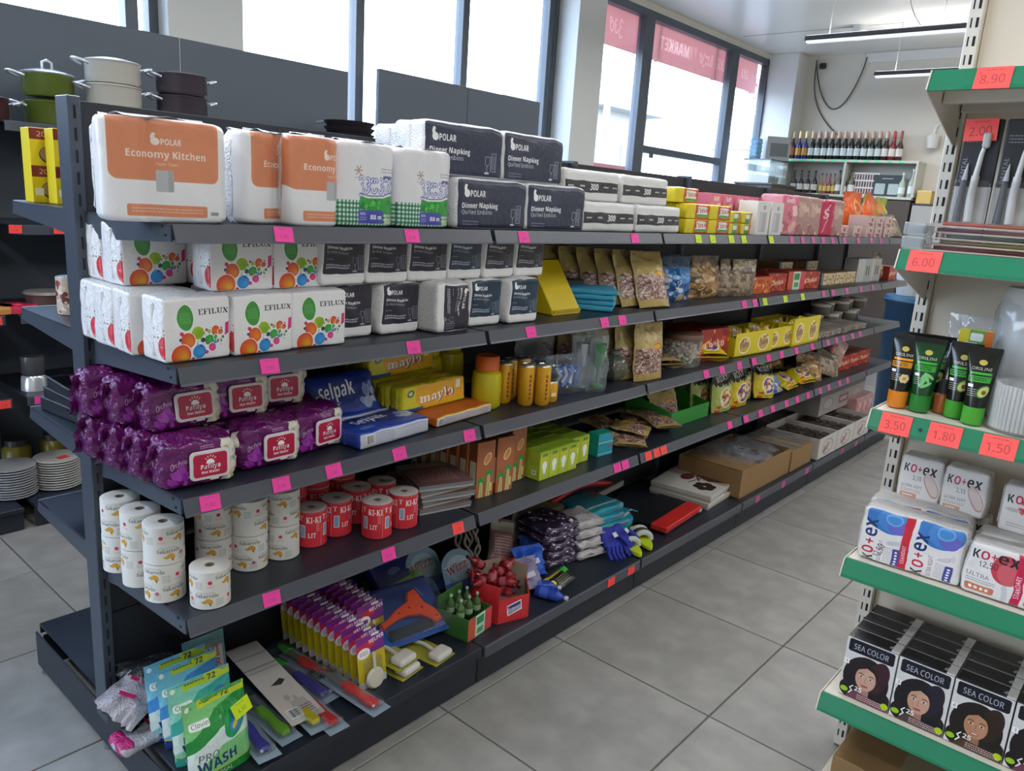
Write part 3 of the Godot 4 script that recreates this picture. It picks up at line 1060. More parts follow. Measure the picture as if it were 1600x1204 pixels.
# ---------------------------------------------------------------- the white and green unit at the right
func build_white_unit() -> void:
	var w := mt("white_steel", col("ddd6c9"), 0.4)
	var panel := mt("beige_panel", col("d6cbb8"), 0.5)
	var green := mt("green_rail", col("1f7a58"), 0.28)
	var t := thing("white_shelving", "white shelving unit with green price rails at the right", "shelving", Vector3(0, 0, 0))
	var slot := mt("slot")
	for z in [1.565, 2.56]:
		var u := part("upright", bx(w, Vector3(0.05, 2.75, 0.034), 0.002), t, Vector3(1.645, 1.38, z))
		for s in [-0.007, 0.007]:
			var b := MB.new()
			for k in 60:
				b.box(slot, Vector3(0, k * 0.045, 0), Vector3(0.001, 0.024, 0.0065 if s > 0 else 0.0035), 0.0)
			part("slot_row", b.done(), u, Vector3(-0.0252, -1.33, s)).set_meta("kind", "stuff")
	for k in 7:
		part("back_panel", bx(panel, Vector3(0.02, 0.392, 0.96), 0.002), t, Vector3(1.655, 0.20 + 0.395 * k, 2.063))
	for s in 6:
		var y: float = RS[s] if s < 5 else 0.02
		var sh := part("shelf", bx(w, Vector3(0.32, 0.02, 0.985), 0.003), t, Vector3(1.465, y - 0.012, 2.065))
		var b := MB.new()
		b.xf = Transform3D(Basis(), Vector3.ZERO)
		b.prism(green, PackedVector2Array([Vector2(-0.164, 0.012), Vector2(-0.158, 0.013), Vector2(-0.172, -0.036), Vector2(-0.184, -0.036), Vector2(-0.183, -0.028)]), -0.492, 0.492)
		part("price_rail", b.done(), sh)
		if s == 5:
			continue
		for e in [-0.494, 0.494]:
			b = MB.new()
			b.prism(w, PackedVector2Array([Vector2(-0.168, 0.012), Vector2(0.16, 0.012), Vector2(0.16, -0.13), Vector2(0.13, -0.125), Vector2(-0.186, -0.034)]), -0.0015, 0.0015)
			part("bracket", b.done(), sh, Vector3(0, 0, e))
		b = MB.new()
		b.box(w, Vector3(-0.03, -0.03, 0), Vector3(0.03, 0.03, 0.98), 0.002)
		b.box(w, Vector3(0.15, -0.02, 0), Vector3(0.015, 0.05, 0.98), 0.002)
		part("stiffener", b.done(), sh)
	var red := col("ff5a55")
	var ink := col("8f2a2c")
	for q in [[0, 1.702, "8.90"], [1, 1.632, "6.00"], [2, 1.636, "3.50"], [2, 1.748, "1.80"], [2, 1.863, "1.50"]]:
		part("price_slip", slip("big_slip" + q[2], q[2], red, ink, 0.072, 0.052), t, Vector3(1.288, RS[q[0]] - 0.024, q[1]), Vector3(-22, -90, 0))
	part("cross_mark", letter_mesh("+", 0.014, mt("marker", col("163a2c"), 0.5)), t, Vector3(1.281, RS[2] - 0.03, 1.695), Vector3(0, -90, 0))
	part("side_bracket", bx(mt("black_gloss"), Vector3(0.03, 0.06, 0.02), 0.004), t, Vector3(1.63, 0.22, 1.535))

# ---------------------------------------------------------------- printed faces
func polar_mark(p: Pic, x: float, y: float, s: float, c: Color) -> void:      # a seated white bear beside the word
	p.ell(x, y + s * 0.22, s * 0.34, s * 0.30, c)
	p.ell(x - s * 0.16, y - s * 0.05, s * 0.17, s * 0.34, c, -0.2)
	p.ell(x - s * 0.12, y - s * 0.36, s * 0.15, s * 0.13, c)
	p.text("POLAR", x + s * 0.42, y + s * 0.46, s * 0.5, c, 0.0, 0.0, 1, 0.8)

func glassware(p: Pic, x: float, y: float, s: float, c: Color) -> void:       # outlined wine glass and tumbler
	p.line([Vector2(x - s * 0.2, y - s), Vector2(x - s * 0.16, y - s * 0.55), Vector2(x, y - s * 0.4), Vector2(x + s * 0.16, y - s * 0.55), Vector2(x + s * 0.2, y - s), Vector2(x - s * 0.2, y - s)], 2.0, c)
	p.line([Vector2(x, y - s * 0.4), Vector2(x, y)], 2.0, c)
	p.ell(x, y + 2, s * 0.2, s * 0.07, c)
	for k in 3:
		p.line([Vector2(x + s * (0.36 + 0.14 * k), y - s * 1.1), Vector2(x + s * (0.36 + 0.14 * k), y - s * 0.2)], 1.6, c)
	p.line([Vector2(x + s * 0.3, y - s * 1.2), Vector2(x + s * 0.3, y - s * 0.1), Vector2(x + s * 0.75, y - s * 0.1), Vector2(x + s * 0.75, y - s * 1.2), Vector2(x + s * 0.3, y - s * 1.2)], 2.0, c)

func paint(key: String) -> Pic:
	var W := Color.WHITE
	var p: Pic
	match key:
		"kitchen":
			p = Pic.new(self, 512, 400, col("f1f0f2"))
			var o := col("d58762")
			p.rr(32, 6, 432, 232, 34, o)
			p.rect(32, 6, 432, 60, o)
			p.rr(92, 330, 316, 46, 8, o)
			polar_mark(p, 208, 78, 46, col("f6e3d8"))
			p.text("Economy Kitchen", 250, 150, 27, col("f6e3d8"), 0.5, 0.0, 1)
			p.text("Paper Towel", 250, 178, 11, col("f0d2c2"), 0.5)
			p.rr(206, 196, 66, 84, 8, col("b9b9bd"))
			p.rect(250, 198, 20, 80, col("a5a5aa"))
			p.lines(110, 344, 280, 2, 12, col("f0c5b0"), 3, 4)
			p.rect(424, 352, 34, 14, col("9a9a9c"))
		"towel":
			p = Pic.new(self, 400, 400, col("f0eff2"))
			for j in 12:
				for i in 42:
					var dark := (i % 2) + (j % 2)
					p.rect(i * 9.6, 272 + j * 10.7, 9.6, 10.7, [col("e9f2ec"), col("5f9c7d"), col("1f6b48")][dark])
			var gr := col("2f9a3c")
			p.poly(PackedVector2Array([Vector2(150, 250), Vector2(210, 262), Vector2(300, 258), Vector2(370, 242), Vector2(372, 330), Vector2(300, 330), Vector2(220, 322), Vector2(150, 300)]), gr)
			p.speck(14, [col("5fbb5a"), col("217c30")], 6, 14, 4, 160, 262, 200, 50)
			p.rr(142, 318, 156, 64, 4, col("4b4fa8"))
			p.text("100%", 152, 342, 13, W)
			p.lines(152, 352, 50, 2, 10, col("c5c7e8"), 5, 3)
			p.text("88 m", 222, 362, 22, W, 0.0, 0.0, 1)
			for k in 5:
				p.poly(PackedVector2Array([Vector2(312 + k * 16, 382), Vector2(322 + k * 16, 330 + (k % 2) * 14), Vector2(330 + k * 16, 382)]), col("cfe3b8"))
			for k in 6:
				var a := TAU * k / 6
				p.line([Vector2(140, 132), Vector2(140 + cos(a) * 22, 132 + sin(a) * 22)], 6, col("b99a86"))
			p.lines(118, 164, 46, 1, 4, col("c9a9a0"), 3, 4)
			p.lines(284, 116, 92, 2, 14, col("9aa0b8"), 6, 5)
			p.rr(296, 150, 76, 18, 8, col("5a6498"))
			for pl in geo_strokes("karait"):
				var q := []
				for v in pl:
					q.append(Vector2(146 + v.x * 40, 234 - v.y * 72))
				p.line(q, 15, col("5f68b4"))
				p.line(q, 7, col("f4f5fc"))
			p.line([Vector2(150, 238), Vector2(220, 250), Vector2(300, 246), Vector2(366, 226)], 5, col("5b63ab"))
		"navy":
			p = Pic.new(self, 512, 240, col("31364a"))
			polar_mark(p, 62, 58, 58, W)
			p.text("Dinner Napking", 30, 138, 24, W, 0.0, 0.0, 1)
			p.text("Quilted Emboss", 30, 168, 21, col("d5d8e4"))
			p.lines(36, 200, 110, 2, 14, col("7d84a0"), 4, 6)
			glassware(p, 396, 212, 78, col("cfd4e4"))
		"napkin", "napkin_teal":
			p = Pic.new(self, 256, 272, col("f0efee"))
			p.rr(10, -20, 238, 236, 12, col("2c2836") if key == "napkin" else col("1a3448"))
			polar_mark(p, 44, 42, 44, W)
			p.text("Dinner Napkin", 26, 98, 15, W, 0.0, 0.0, 1)
			p.text("Quilted Emboss", 26, 120, 13, col("c9cad4"))
			p.lines(28, 146, 40, 1, 8, col("9a9aa8"), 4, 4)
			p.lines(28, 172, 130, 2, 12, col("b9bac6"), 7, 7)
			glassware(p, 190, 204, 60, col("a9abba"))
		"n300":
			p = Pic.new(self, 512, 170, col("e6e5e3"))
			p.rect(0, 58, 512, 62, col("35363a"))
			p.text("300", 262, 106, 36, W, 0.5, 0.0, 1)
			for x in [24, 130, 350, 440]:
				p.lines(x, 84, 46, 1, 10, col("d9d9d9"), int(x), 9)
			p.rect(0, 120, 512, 3, col("cfcecb"))
		"efilux":
			p = Pic.new(self, 384, 342, col("f2f1f1"))
			p.ell(118, 106, 50, 72, W)
			p.ell(118, 106, 46, 68, col("3f8f3a"))
			p.lines(88, 80, 60, 6, 10, col("7dbb74"), 3, 3)
			p.text("EFILUX", 282, 92, 30, col("2a2a30"), 0.5, 0.0, 2, 1.1)
			for q in [[186, 190, 36, "9dbb1e", "7fae1b"], [128, 228, 42, "d8502a", "e8862d"], [92, 304, 56, "d94a2c", "e8a52c"], [196, 292, 38, "2f86d0", "3c9be0"], [254, 234, 28, "2f9a3e", "3fae4a"], [272, 276, 22, "d9307e", "e0559a"], [292, 186, 26, "d8502a", "e07a3a"], [324, 196, 15, "d8502a", "e07a3a"], [252, 188, 12, "9dbb5e", "b7c96e"], [294, 222, 12, "3f9a4a", "62b25a"]]:
				p.ell(q[0], q[1], q[2] + 4, q[2] + 4, W)
				p.blob(q[0], q[1], q[2], col(q[3]), col(q[4]))
			for q in [[216, 232, 13, "28345e"], [206, 262, 6, "28345e"], [290, 248, 11, "2fa8cf"], [310, 242, 7, "8f3f8f"], [236, 178, 8, "b03a5e"], [92, 192, 11, "c9305a"], [84, 222, 8, "3a3a6e"], [340, 226, 8, "2f8a4a"], [330, 246, 6, "3a9a4a"], [238, 300, 10, "d9307e"], [160, 330, 9, "c9304a"], [356, 210, 6, "5a4a8e"], [222, 196, 6, "7a9a3e"]]:
				p.ell(q[0], q[1], q[2], q[2], col(q[3]))
			p.speck(26, [col("b05a6e"), col("5a8a5a"), col("4a4a7e")], 2, 5, 5, 180, 160, 180, 110)
			p.poly(PackedVector2Array([Vector2(352, 148), Vector2(376, 140), Vector2(376, 206), Vector2(352, 212)]), col("d8307a"))
		"efilux_side":
			p = Pic.new(self, 160, 256, col("ecebec"))
			p.ell(158, 196, 30, 44, col("cf3340"))
			p.speck(16, [col("c94a5a"), col("8a8a9e"), col("6a9a6a")], 2, 5, 9, 100, 110, 60, 50)
		"orchid":
			p = Pic.new(self, 400, 256, col("5d1256"))
			p.grad(0, 0, 300, 256, col("641460"), col("561050"))
			p.rect(308, 0, 92, 256, col("e9e4d4"))
			p.speck(10, [col("cdb98c"), col("b9c49a"), col("d8c9a0")], 10, 26, 6, 318, 20, 80, 230)
			p.speck(8, [col("8f2a9a"), col("a03aa8")], 16, 42, 3, 0, 120, 120, 130)
			p.speck(5, [col("d983b0")], 4, 9, 12, 60, 20, 200, 220)
			p.text("Orchid", 58, 132, 24, col("d9b8d9"), 0.2, -0.15, 0, 0.8)
			p.lines(200, 36, 70, 2, 9, col("c98cc0"), 3, 4)
		"patilya":
			p = Pic.new(self, 256, 170, col("b3123f"))
			p.poly(PackedVector2Array([Vector2(96, 74), Vector2(100, 52), Vector2(114, 42), Vector2(130, 40), Vector2(146, 46), Vector2(156, 58), Vector2(160, 74)]), W)
			for k in 5:
				var a := -2.5 + k * 0.46
				p.line([Vector2(128, 62) + Vector2(cos(a), sin(a)) * 36, Vector2(128, 62) + Vector2(cos(a), sin(a)) * 48], 6, W)
			p.text("Pafilya", 128, 112, 34, W, 0.5, 0.0, 1)
			p.text("Pafilya", 129, 111, 27, col("7d0c30"), 0.5, 0.0, 0)
			p.text("Hot Water", 128, 146, 20, W, 0.5, 0.0, 1)
		"selpak_top":
			p = Pic.new(self, 512, 256, col("1b2f86"))
			p.grad(0, 0, 512, 256, col("16296f"), col("2340a2"))
			p.poly(PackedVector2Array([Vector2(0, 150), Vector2(330, 180), Vector2(512, 120), Vector2(512, 256), Vector2(0, 256)]), col("2a49ae"))
			p.text("Selpak", 90, 130, 62, W, 0.0, -0.1, 1, 0.9)
			p.speck(12, [col("dfe6f4"), col("b9c6e6"), col("8fa3d6")], 12, 34, 3, 340, 50, 150, 130)
			p.rr(60, 180, 90, 30, 14, col("5f7fd0"))
		"selpak_side":
			p = Pic.new(self, 512, 100, col("c9ccd8"))
			p.bars(40, 22, 54, 52)
			p.lines(110, 20, 130, 6, 11, col("8a8fa8"), 5, 4)
			p.rect(260, 24, 236, 4, col("9aa0b8"))
			p.rect(0, 0, 512, 7, col("2a49ae"))
		"maylo":
			p = Pic.new(self, 512, 200, col("d6c81c"))
			p.poly(PackedVector2Array([Vector2(110, 0), Vector2(512, 0), Vector2(512, 160), Vector2(150, 200), Vector2(90, 120)]), col("e8a81c"))
			p.ell(60, 60, 26, 26, col("2a4a9a"))
			p.ell(60, 60, 16, 16, col("d9e04a"))
			p.text("maylo", 268, 140, 74, col("1f2a5e"), 0.5, -0.08, 2, 0.9)
			p.text("maylo", 264, 136, 70, W, 0.5, -0.08, 2, 0.92)
			p.ell(350, 112, 16, 16, col("d8304a"))
			p.rect(0, 168, 150, 32, col("2f5aa8"))
			p.rr(420, 20, 44, 60, 6, col("f0ead0"))
		"maylo_side":
			p = Pic.new(self, 512, 90, col("c9c0c4"))
			p.rect(0, 0, 512, 12, col("ddcc1e"))
			p.rect(0, 78, 512, 12, col("ddcc1e"))
			p.lines(30, 22, 450, 5, 11, col("86788a"), 5, 4)
			p.bars(12, 20, 40, 48)
		"roll_paper":
			p = Pic.new(self, 768, 256, col("dedbd5"))
			for j in 2:
				for i in 3:
					var x := fmod(60.0 + i * 256 + j * 128, 700)
					var y := 26 + j * 122
					p.text("Sakarvelo", x, y + 26, 24, col("55594c"), 0.0, 0.0, 2, 0.85)
					p.lines(x + 10, y - 12, 110, 2, 9, col("8a9a80"), i + j, 3)
					p.poly(PackedVector2Array([Vector2(x + 60, y + 40), Vector2(x + 84, y + 30), Vector2(x + 104, y + 42), Vector2(x + 110, y + 64), Vector2(x + 92, y + 86), Vector2(x + 78, y + 62)]), col("d0922e"))
					p.poly(PackedVector2Array([Vector2(x + 34, y + 58), Vector2(x + 62, y + 44), Vector2(x + 80, y + 62), Vector2(x + 58, y + 70)]), col("b89a3a"))
					p.poly(PackedVector2Array([Vector2(x + 84, y + 62), Vector2(x + 100, y + 74), Vector2(x + 94, y + 92)]), col("5a7a3a"))
					p.ell(x - 34, y + 44, 13, 13, col("c22a4e"))
					p.lines(x - 56, y + 68, 46, 2, 9, col("c98a9a"), i, 3)
					p.lines(x + 128, y + 40, 50, 6, 9, col("9a9f94"), i + 5, 4)
		"roll_red":
			p = Pic.new(self, 768, 256, col("d32c38"))
			for i in 4:
				var x := 20 + i * 192
				p.text("KI-KI", x + 60, 78, 42, W, 0.0, 0.0, 2, 0.8)
				p.rr(x + 10, 96, 44, 90, 4, W)
				p.rr(x + 14, 100, 36, 82, 3, col("8fa8c4"))
				p.text("LIT", x + 74, 186, 34, W, 0.0, 0.0, 2, 0.8)
				p.lines(x + 140, 80, 26, 5, 14, col("f4d4d4"), i, 4)
				p.text("T", x + 4, 62, 34, W, 0.0, 0.0, 2)
				p.rect(x + 180, 0, 2, 256, col("f0c9c9"))
			p.rect(0, 0, 768, 16, col("c9444c"))
		"palm":
			p = Pic.new(self, 160, 384, col("a8623a"))
			p.ell(96, 120, 26, 46, col("e8d49a"), 0.6)
			p.ell(96, 120, 20, 39, col("c98a4e"), 0.6)
			for q in [[46, 270, 0.9], [112, 226, 1.0]]:
				p.poly(PackedVector2Array([Vector2(q[0] - 10, q[1]), Vector2(q[0] + 12, q[1]), Vector2(q[0] + 18, 384), Vector2(q[0] - 22, 384)]), col("cfc487"))
				p.line([Vector2(q[0], q[1]), Vector2(q[0] - 2, 384)], 4, col("8a7a3e"))
				for k in 8:
					var a := -PI - 0.35 + k * 0.55
					var d := Vector2(cos(a), sin(a))
					var n := d.orthogonal() * 7.0
					var c := Vector2(q[0], q[1])
					p.poly(PackedVector2Array([c, c + d * 20 + n, c + d * 44 + Vector2(0, 12), c + d * 20 - n]), col("1f8a3a") if k % 2 else col("2f9f48"))
			p.rect(120, 290, 26, 60, col("ddc27a"))
		"palm_side":
			p = Pic.new(self, 64, 256, col("8a4a2c"))
			p.rect(8, 90, 48, 120, col("d9d2b8"))
			p.ell(32, 190, 14, 14, col("3a7a3e"))
		"bulb":
			p = Pic.new(self, 96, 192, col("b8c832"))
			p.grad(0, 0, 96, 60, col("93b02a"), col("c4cf3a"))
			p.ell(48, 96, 24, 30, W)
			p.poly(PackedVector2Array([Vector2(30, 112), Vector2(66, 112), Vector2(58, 150), Vector2(38, 150)]), W)
			p.rect(38, 150, 20, 16, col("b9bcc0"))
			p.text("20W", 48, 34, 20, col("1a2410"), 0.5, 0.0, 1)
			p.rect(8, 56, 80, 3, col("d98a2e"))
		"bulb_plain":
			p = Pic.new(self, 128, 192, col("a9bf33"))
			p.rr(40, 130, 50, 30, 4, W)
			p.text("5W", 65, 153, 18, col("2a2a2a"), 0.5, 0.0, 1)
			p.rect(0, 40, 128, 4, col("d98a2e"))
			p.lines(14, 60, 90, 3, 14, col("7a902a"), 3, 5)
		"roxy", "roxy_yellow":
			p = Pic.new(self, 256, 360, col("b9c86a") if key == "roxy" else col("d8c21e"))
			p.rect(0, 0, 256, 130, col("17151a"))
			for k in 9:
				p.poly(PackedVector2Array([Vector2(k * 30 - 6, 132), Vector2(k * 30 + 10, 92 + (k % 3) * 14), Vector2(k * 30 + 26, 132)]), col("b9c86a") if key == "roxy" else col("d8c21e"))
			p.text("ROXY", 128, 84, 54, W, 0.5, -0.12, 1, 0.85)
			p.ell(136, 232, 82, 92, W)
			p.ell(136, 232, 72, 82, col("c98a4a") if key == "roxy" else col("7a4a8a"))
			p.speck(22, [col("7a3a2a"), col("e8d49a"), col("a85a2e"), col("f0e6d0")], 10, 26, 4, 84, 170, 104, 120)
			p.speck(4, [col("d8402a")], 14, 18, 8, 10, 300, 50, 50)
			p.lines(60, 330, 120, 2, 10, col("4a4a2a"), 4, 4)
		"candy":
			p = Pic.new(self, 512, 200, col("ddc81e"))
			for x in [120, 380]:
				p.ell(x, 104, 76, 70, W)
				p.ell(x, 104, 68, 62, col("c9a24a"))
				p.text("Tutti", x, 122, 42, col("3a2a6e"), 0.5, -0.1, 2, 0.8)
				p.speck(7, [col("e8d9a0"), col("7a4a2e")], 6, 14, x, x - 50, 50, 100, 30)
			p.rect(0, 184, 512, 16, col("c8b01a"))
		"kraft":
			p = Pic.new(self, 200, 300, col("b39a5c"))
			p.rect(0, 0, 200, 130, col("b8a064"))
			p.rect(6, 132, 188, 130, col("8a6a5e"))
			p.speck(420, [col("c9a89a"), col("6e4a42"), col("a3837a"), col("ddc6b4"), col("5a3a36")], 3, 8, 5, 8, 134, 184, 126)
			p.rect(0, 262, 200, 38, col("b39a5c"))
			p.ell(140, 128, 34, 17, col("7a2a1a"))
			p.ell(140, 128, 31, 14, col("e0a82a"))
		"bluecandy":
			p = Pic.new(self, 180, 256, col("3a4a5a"))
			p.rect(0, 60, 180, 196, col("3f78b0"))
			p.speck(90, [col("5a9ad6"), col("2a5a9a"), col("d8e0ea"), col("c9a070"), col("204a80"), col("8ab4e0")], 6, 22, 7, 0, 70, 180, 180)
			p.grad(0, 0, 180, 60, col("4a4e54"), col("41566e"))
		"nuts":
			p = Pic.new(self, 180, 256, col("6a5a48"))
			p.grad(0, 0, 180, 60, col("4a4844"), col("6a5a48"))
			p.speck(160, [col("c9a070"), col("a87a48"), col("e0c294"), col("7a5a3a"), col("b08a5a")], 8, 20, 11, 0, 50, 180, 200)
		"browns":
			p = Pic.new(self, 180, 256, col("7d6c5a"))
			p.speck(120, [col("94826c"), col("6a5646"), col("a8977e"), col("5a4a3e"), col("b9ab92")], 6, 18, 13, 0, 10, 180, 240)
			p.rr(50, 60, 80, 40, 8, col("5a4238"))
			p.rr(56, 150, 70, 56, 8, col("9a8a72"))
		"redbox":
			p = Pic.new(self, 256, 160, col("a8322a"))
			p.speck(26, [col("d8702a"), col("e8a83a"), col("8a1f1f"), col("c94a2a")], 8, 26, 5)
			p.text("Choko", 128, 100, 40, col("f4e0b8"), 0.5, -0.08, 2)
		"orangebox":
			p = Pic.new(self, 256, 160, col("cf5a22"))
			p.speck(40, [col("e88a3a"), col("a83a1f"), col("f0b45a"), col("8f2f1f")], 6, 20, 6)
		"greenbox":
			p = Pic.new(self, 200, 200, col("d9d2b4"))
			p.rect(60, 0, 80, 200, col("cfe0d0"))
			p.rect(70, 20, 60, 70, col("2f8a52"))
			p.rect(76, 120, 50, 50, col("4aa866"))
			p.rect(0, 0, 60, 200, col("c95a3a"))
			p.rect(140, 0, 60, 200, col("d24a52"))
		"wafer":
			p = Pic.new(self, 256, 160, col("d8c294"))
			p.speck(50, [col("b98a4e"), col("e8dab4"), col("8a5a32"), col("f0e6cc")], 5, 16, 9)
			p.rect(0, 0, 40, 160, col("3f7f9a"))
			p.text("Cake", 150, 96, 34, col("5a3a1e"), 0.5, 0.0, 2)
		"pink":
			p = Pic.new(self, 160, 256, col("d97a90"))
			p.grad(0, 0, 160, 256, col("e0708c"), col("c98a90"))
			p.speck(14, [col("e8b0a8"), col("b9606e"), col("f0d0c4")], 10, 30, 5, 20, 60, 130, 180)
			p.text("Soft", 80, 48, 30, W, 0.5, 0.0, 2)
		"mauve":
			p = Pic.new(self, 160, 256, col("b08a84"))
			p.speck(18, [col("c9a898"), col("a06a6a"), col("d9c0b0")], 12, 36, 8, 10, 40, 140, 200)
			p.rect(0, 0, 22, 256, col("d0607e"))
		"hotpink":
			p = Pic.new(self, 160, 256, col("b81f4a"))
			p.line([Vector2(110, 30), Vector2(70, 90), Vector2(100, 140), Vector2(60, 230)], 10, col("e8a0b4"))
			p.text("S", 80, 130, 70, col("f0c9d4"), 0.5, 0.0, 2)
		"whitebox":
			p = Pic.new(self, 200, 220, col("e3e0dd"))
			p.rect(46, 70, 108, 130, col("b4b4b8"))
			p.rect(52, 76, 40, 118, col("c9c9cc"))
			p.ell(110, 40, 22, 16, col("a8a8ac"))
		"sponge":
			p = Pic.new(self, 200, 110, col("ddca1a"))
			p.rect(70, 4, 130, 102, col("c9402a"))
			p.rr(84, 14, 96, 80, 20, col("e8efe4"))
			p.text("Fina", 132, 60, 34, col("b8242a"), 0.5, -0.1, 2)
			p.rect(80, 74, 110, 18, col("4a9a3e"))
		"sponge2":
			p = Pic.new(self, 200, 110, col("d8c62a"))
			p.rect(60, 4, 90, 102, col("5a9a4a"))
			p.rr(66, 20, 76, 44, 10, col("e8efe4"))
			p.rect(150, 4, 50, 102, col("d06a2a"))
		"giftbox":
			p = Pic.new(self, 128, 100, col("c8b4ac"))
			p.speck(16, [col("a86a5e"), col("e8dcd4"), col("8a3a3a"), col("d9a8a0")], 6, 20, 3)
		"choc":
			p = Pic.new(self, 256, 256, col("d9d7cf"))
			p.rect(150, 0, 106, 256, col("b9a89a"))
			p.poly(PackedVector2Array([Vector2(256, 90), Vector2(180, 120), Vector2(150, 180), Vector2(190, 256), Vector2(256, 256)]), col("5a3a34"))
			for k in 6:
				var a := TAU * k / 6
				p.ell(90 + cos(a) * 26, 190 + sin(a) * 26, 20, 20, col("2e2422"))
			p.ell(150, 90, 40, 26, col("6a2f32"))
			p.line([Vector2(130, 150), Vector2(190, 110), Vector2(220, 50)], 6, col("3e2e2a"))
			p.line([Vector2(90, 120), Vector2(160, 140), Vector2(230, 180)], 5, col("3e2e2a"))
		"printbox":
			p = Pic.new(self, 512, 220, col("a39e9a"))
			p.rect(0, 0, 512, 70, col("6a6260"))
			for x in [90, 260, 420]:
				p.ell(x, 140, 52, 46, col("8a8480"))
				p.ell(x, 140, 44, 38, col("b4aeaa"))
			p.rect(206, 110, 108, 64, col("8a3a44"))
			p.rect(220, 124, 80, 36, col("a8a0a0"))
		"tray":
			p = Pic.new(self, 256, 160, col("cfcbc6"))
			p.ell(128, 84, 76, 60, col("a8989a"))
			p.ell(128, 84, 66, 50, col("d4d0cc"))
			p.speck(16, [col("a87a7e"), col("8a6a6a"), col("c9b4a8")], 6, 16, 4, 80, 50, 96, 70)
		"kotex", "kotex_wing":
			p = Pic.new(self, 256, 256, col("e9e5e2"))
			p.text("K", 24, 92, 44, col("2b2b32"), 0.0, 0.0, 1, 0.9)
			p.text("O", 62, 92, 44, col("c92a52"), 0.0, 0.0, 1, 0.9)
			p.text("+", 106, 92, 46, col("c92a52"), 0.0, 0.0, 1, 0.8)
			p.text("ex", 138, 92, 58, col("2b2b32"), 0.0, 0.0, 1, 0.95)
			if key == "kotex":
				p.text("2,10", 84, 136, 26, col("4a4a50"), 0.0, -0.04, 0, 0.8)
				p.ell(200, 148, 34, 76, col("c98a82"), -0.5)
				p.ell(200, 146, 29, 71, col("e2d2cc"), -0.5)
				p.text("ULTRA SOFT", 22, 184, 17, col("6a6a70"))
				p.lines(24, 194, 120, 2, 9, col("9a8a8a"), 4, 3)
				p.rr(22, 214, 104, 28, 8, col("d9a088"))
				p.lines(40, 224, 60, 1, 8, W, 4, 7)
			else:
				p.speck(16, [col("c93a4a"), col("d96a6a")], 6, 14, 4, 90, 20, 100, 130)
				p.text("O", 62, 92, 44, col("c92a52"), 0.0, 0.0, 1, 0.9)
				p.ell(56, 130, 34, 12, col("c9c4c0"))
				p.lines(40, 200, 130, 2, 14, col("a8a4a0"), 4, 5)
		"kotex_night":
			p = Pic.new(self, 512, 340, col("ebe8e6"))
			for x in [0, 256]:
				p.ell(x + 134, 50, 118, 92, col("3a78c0"))
				p.ell(x + 166, 60, 92, 72, col("4a86cc"))
				p.ell(x + 186, 90, 54, 42, col("6a6ac0"))
				p.ell(x + 160, 44, 44, 40, col("7ab0e4"))
				p.ell(x + 160, 44, 36, 32, col("4a90d4"))
				p.rect(x, 0, 24, 340, col("ebe8e6"))
				var r := -PI / 2
				p.text("K", x + 82, 336, 54, col("20232f"), 0.0, r, 1, 0.9)
				p.text("O", x + 82, 288, 54, col("c9203f"), 0.0, r, 1, 0.9)
				p.text("+", x + 82, 230, 58, col("c9203f"), 0.0, r, 1, 0.8)
				p.text("ex", x + 84, 186, 74, col("1f2f6a"), 0.0, r, 1, 1.0)
				p.text("ULTRA NIGHT", x + 122, 322, 20, col("7a4a6a"), 0.0, r, 0, 0.75)
				p.lines(x + 134, 226, 40, 8, 12, col("a8a0a8"), 4, 4)
				p.rr(x + 176, 226, 40, 108, 8, col("4a4a9a"))
				for k in 5:
					p.ell(x + 196, 246 + k * 18, 8, 6, W)
				p.ell(x + 180, 190, 44, 14, col("d0ccd4"), -0.3)
				p.ell(x + 214, 176, 12, 22, col("d8d4dc"))
			p.text("12,50", 126, 262, 36, col("2a2a2e"), 0.5, -1.35, 0, 0.7)
			p.rect(214, 0, 44, 340, col("c9283a"))
			p.text("STANDART", 244, 300, 20, W, 0.0, -PI / 2, 0, 0.9)
		"kotex_ultra":
			p = Pic.new(self, 512, 340, col("ebe8e6"))
			for x in [0, 280]:
				p.ell(x + 196, 130, 70, 92, col("c9404e"))
				p.ell(x + 206, 150, 48, 70, col("d0606a"))
				p.text("K", x + 22, 96, 54, col("2b2b32"), 0.0, 0.0, 1, 0.9)
				p.text("O", x + 64, 96, 54, col("c92a52"), 0.0, 0.0, 1, 0.9)
				p.text("+", x + 116, 96, 54, col("c92a52"), 0.0, 0.0, 1, 0.8)
				p.text("ex", x + 152, 98, 70, col("2b2b32"), 0.0, 0.0, 1, 0.9)
				p.text("ULTRA", x + 20, 218, 26, col("6a6a72"))
				p.lines(x + 22, 232, 130, 2, 14, col("8a8a94"), 4, 5)
				p.rr(x + 20, 268, 130, 44, 12, col("d07a5a"))
				for k in 4:
					p.ell(x + 46 + k * 24, 290, 8, 10, W)
				p.poly(PackedVector2Array([Vector2(x + 180, 230), Vector2(x + 204, 222), Vector2(x + 226, 320), Vector2(x + 196, 330)]), col("d4d0d8"))
			p.text("12,50", 66, 150, 36, col("2a2a2e"), 0.0, -0.1, 0, 0.8)
			p.rect(238, 0, 44, 340, col("c9204a"))
			p.text("STANDART", 270, 280, 24, W, 0.0, -PI / 2, 0, 0.9)
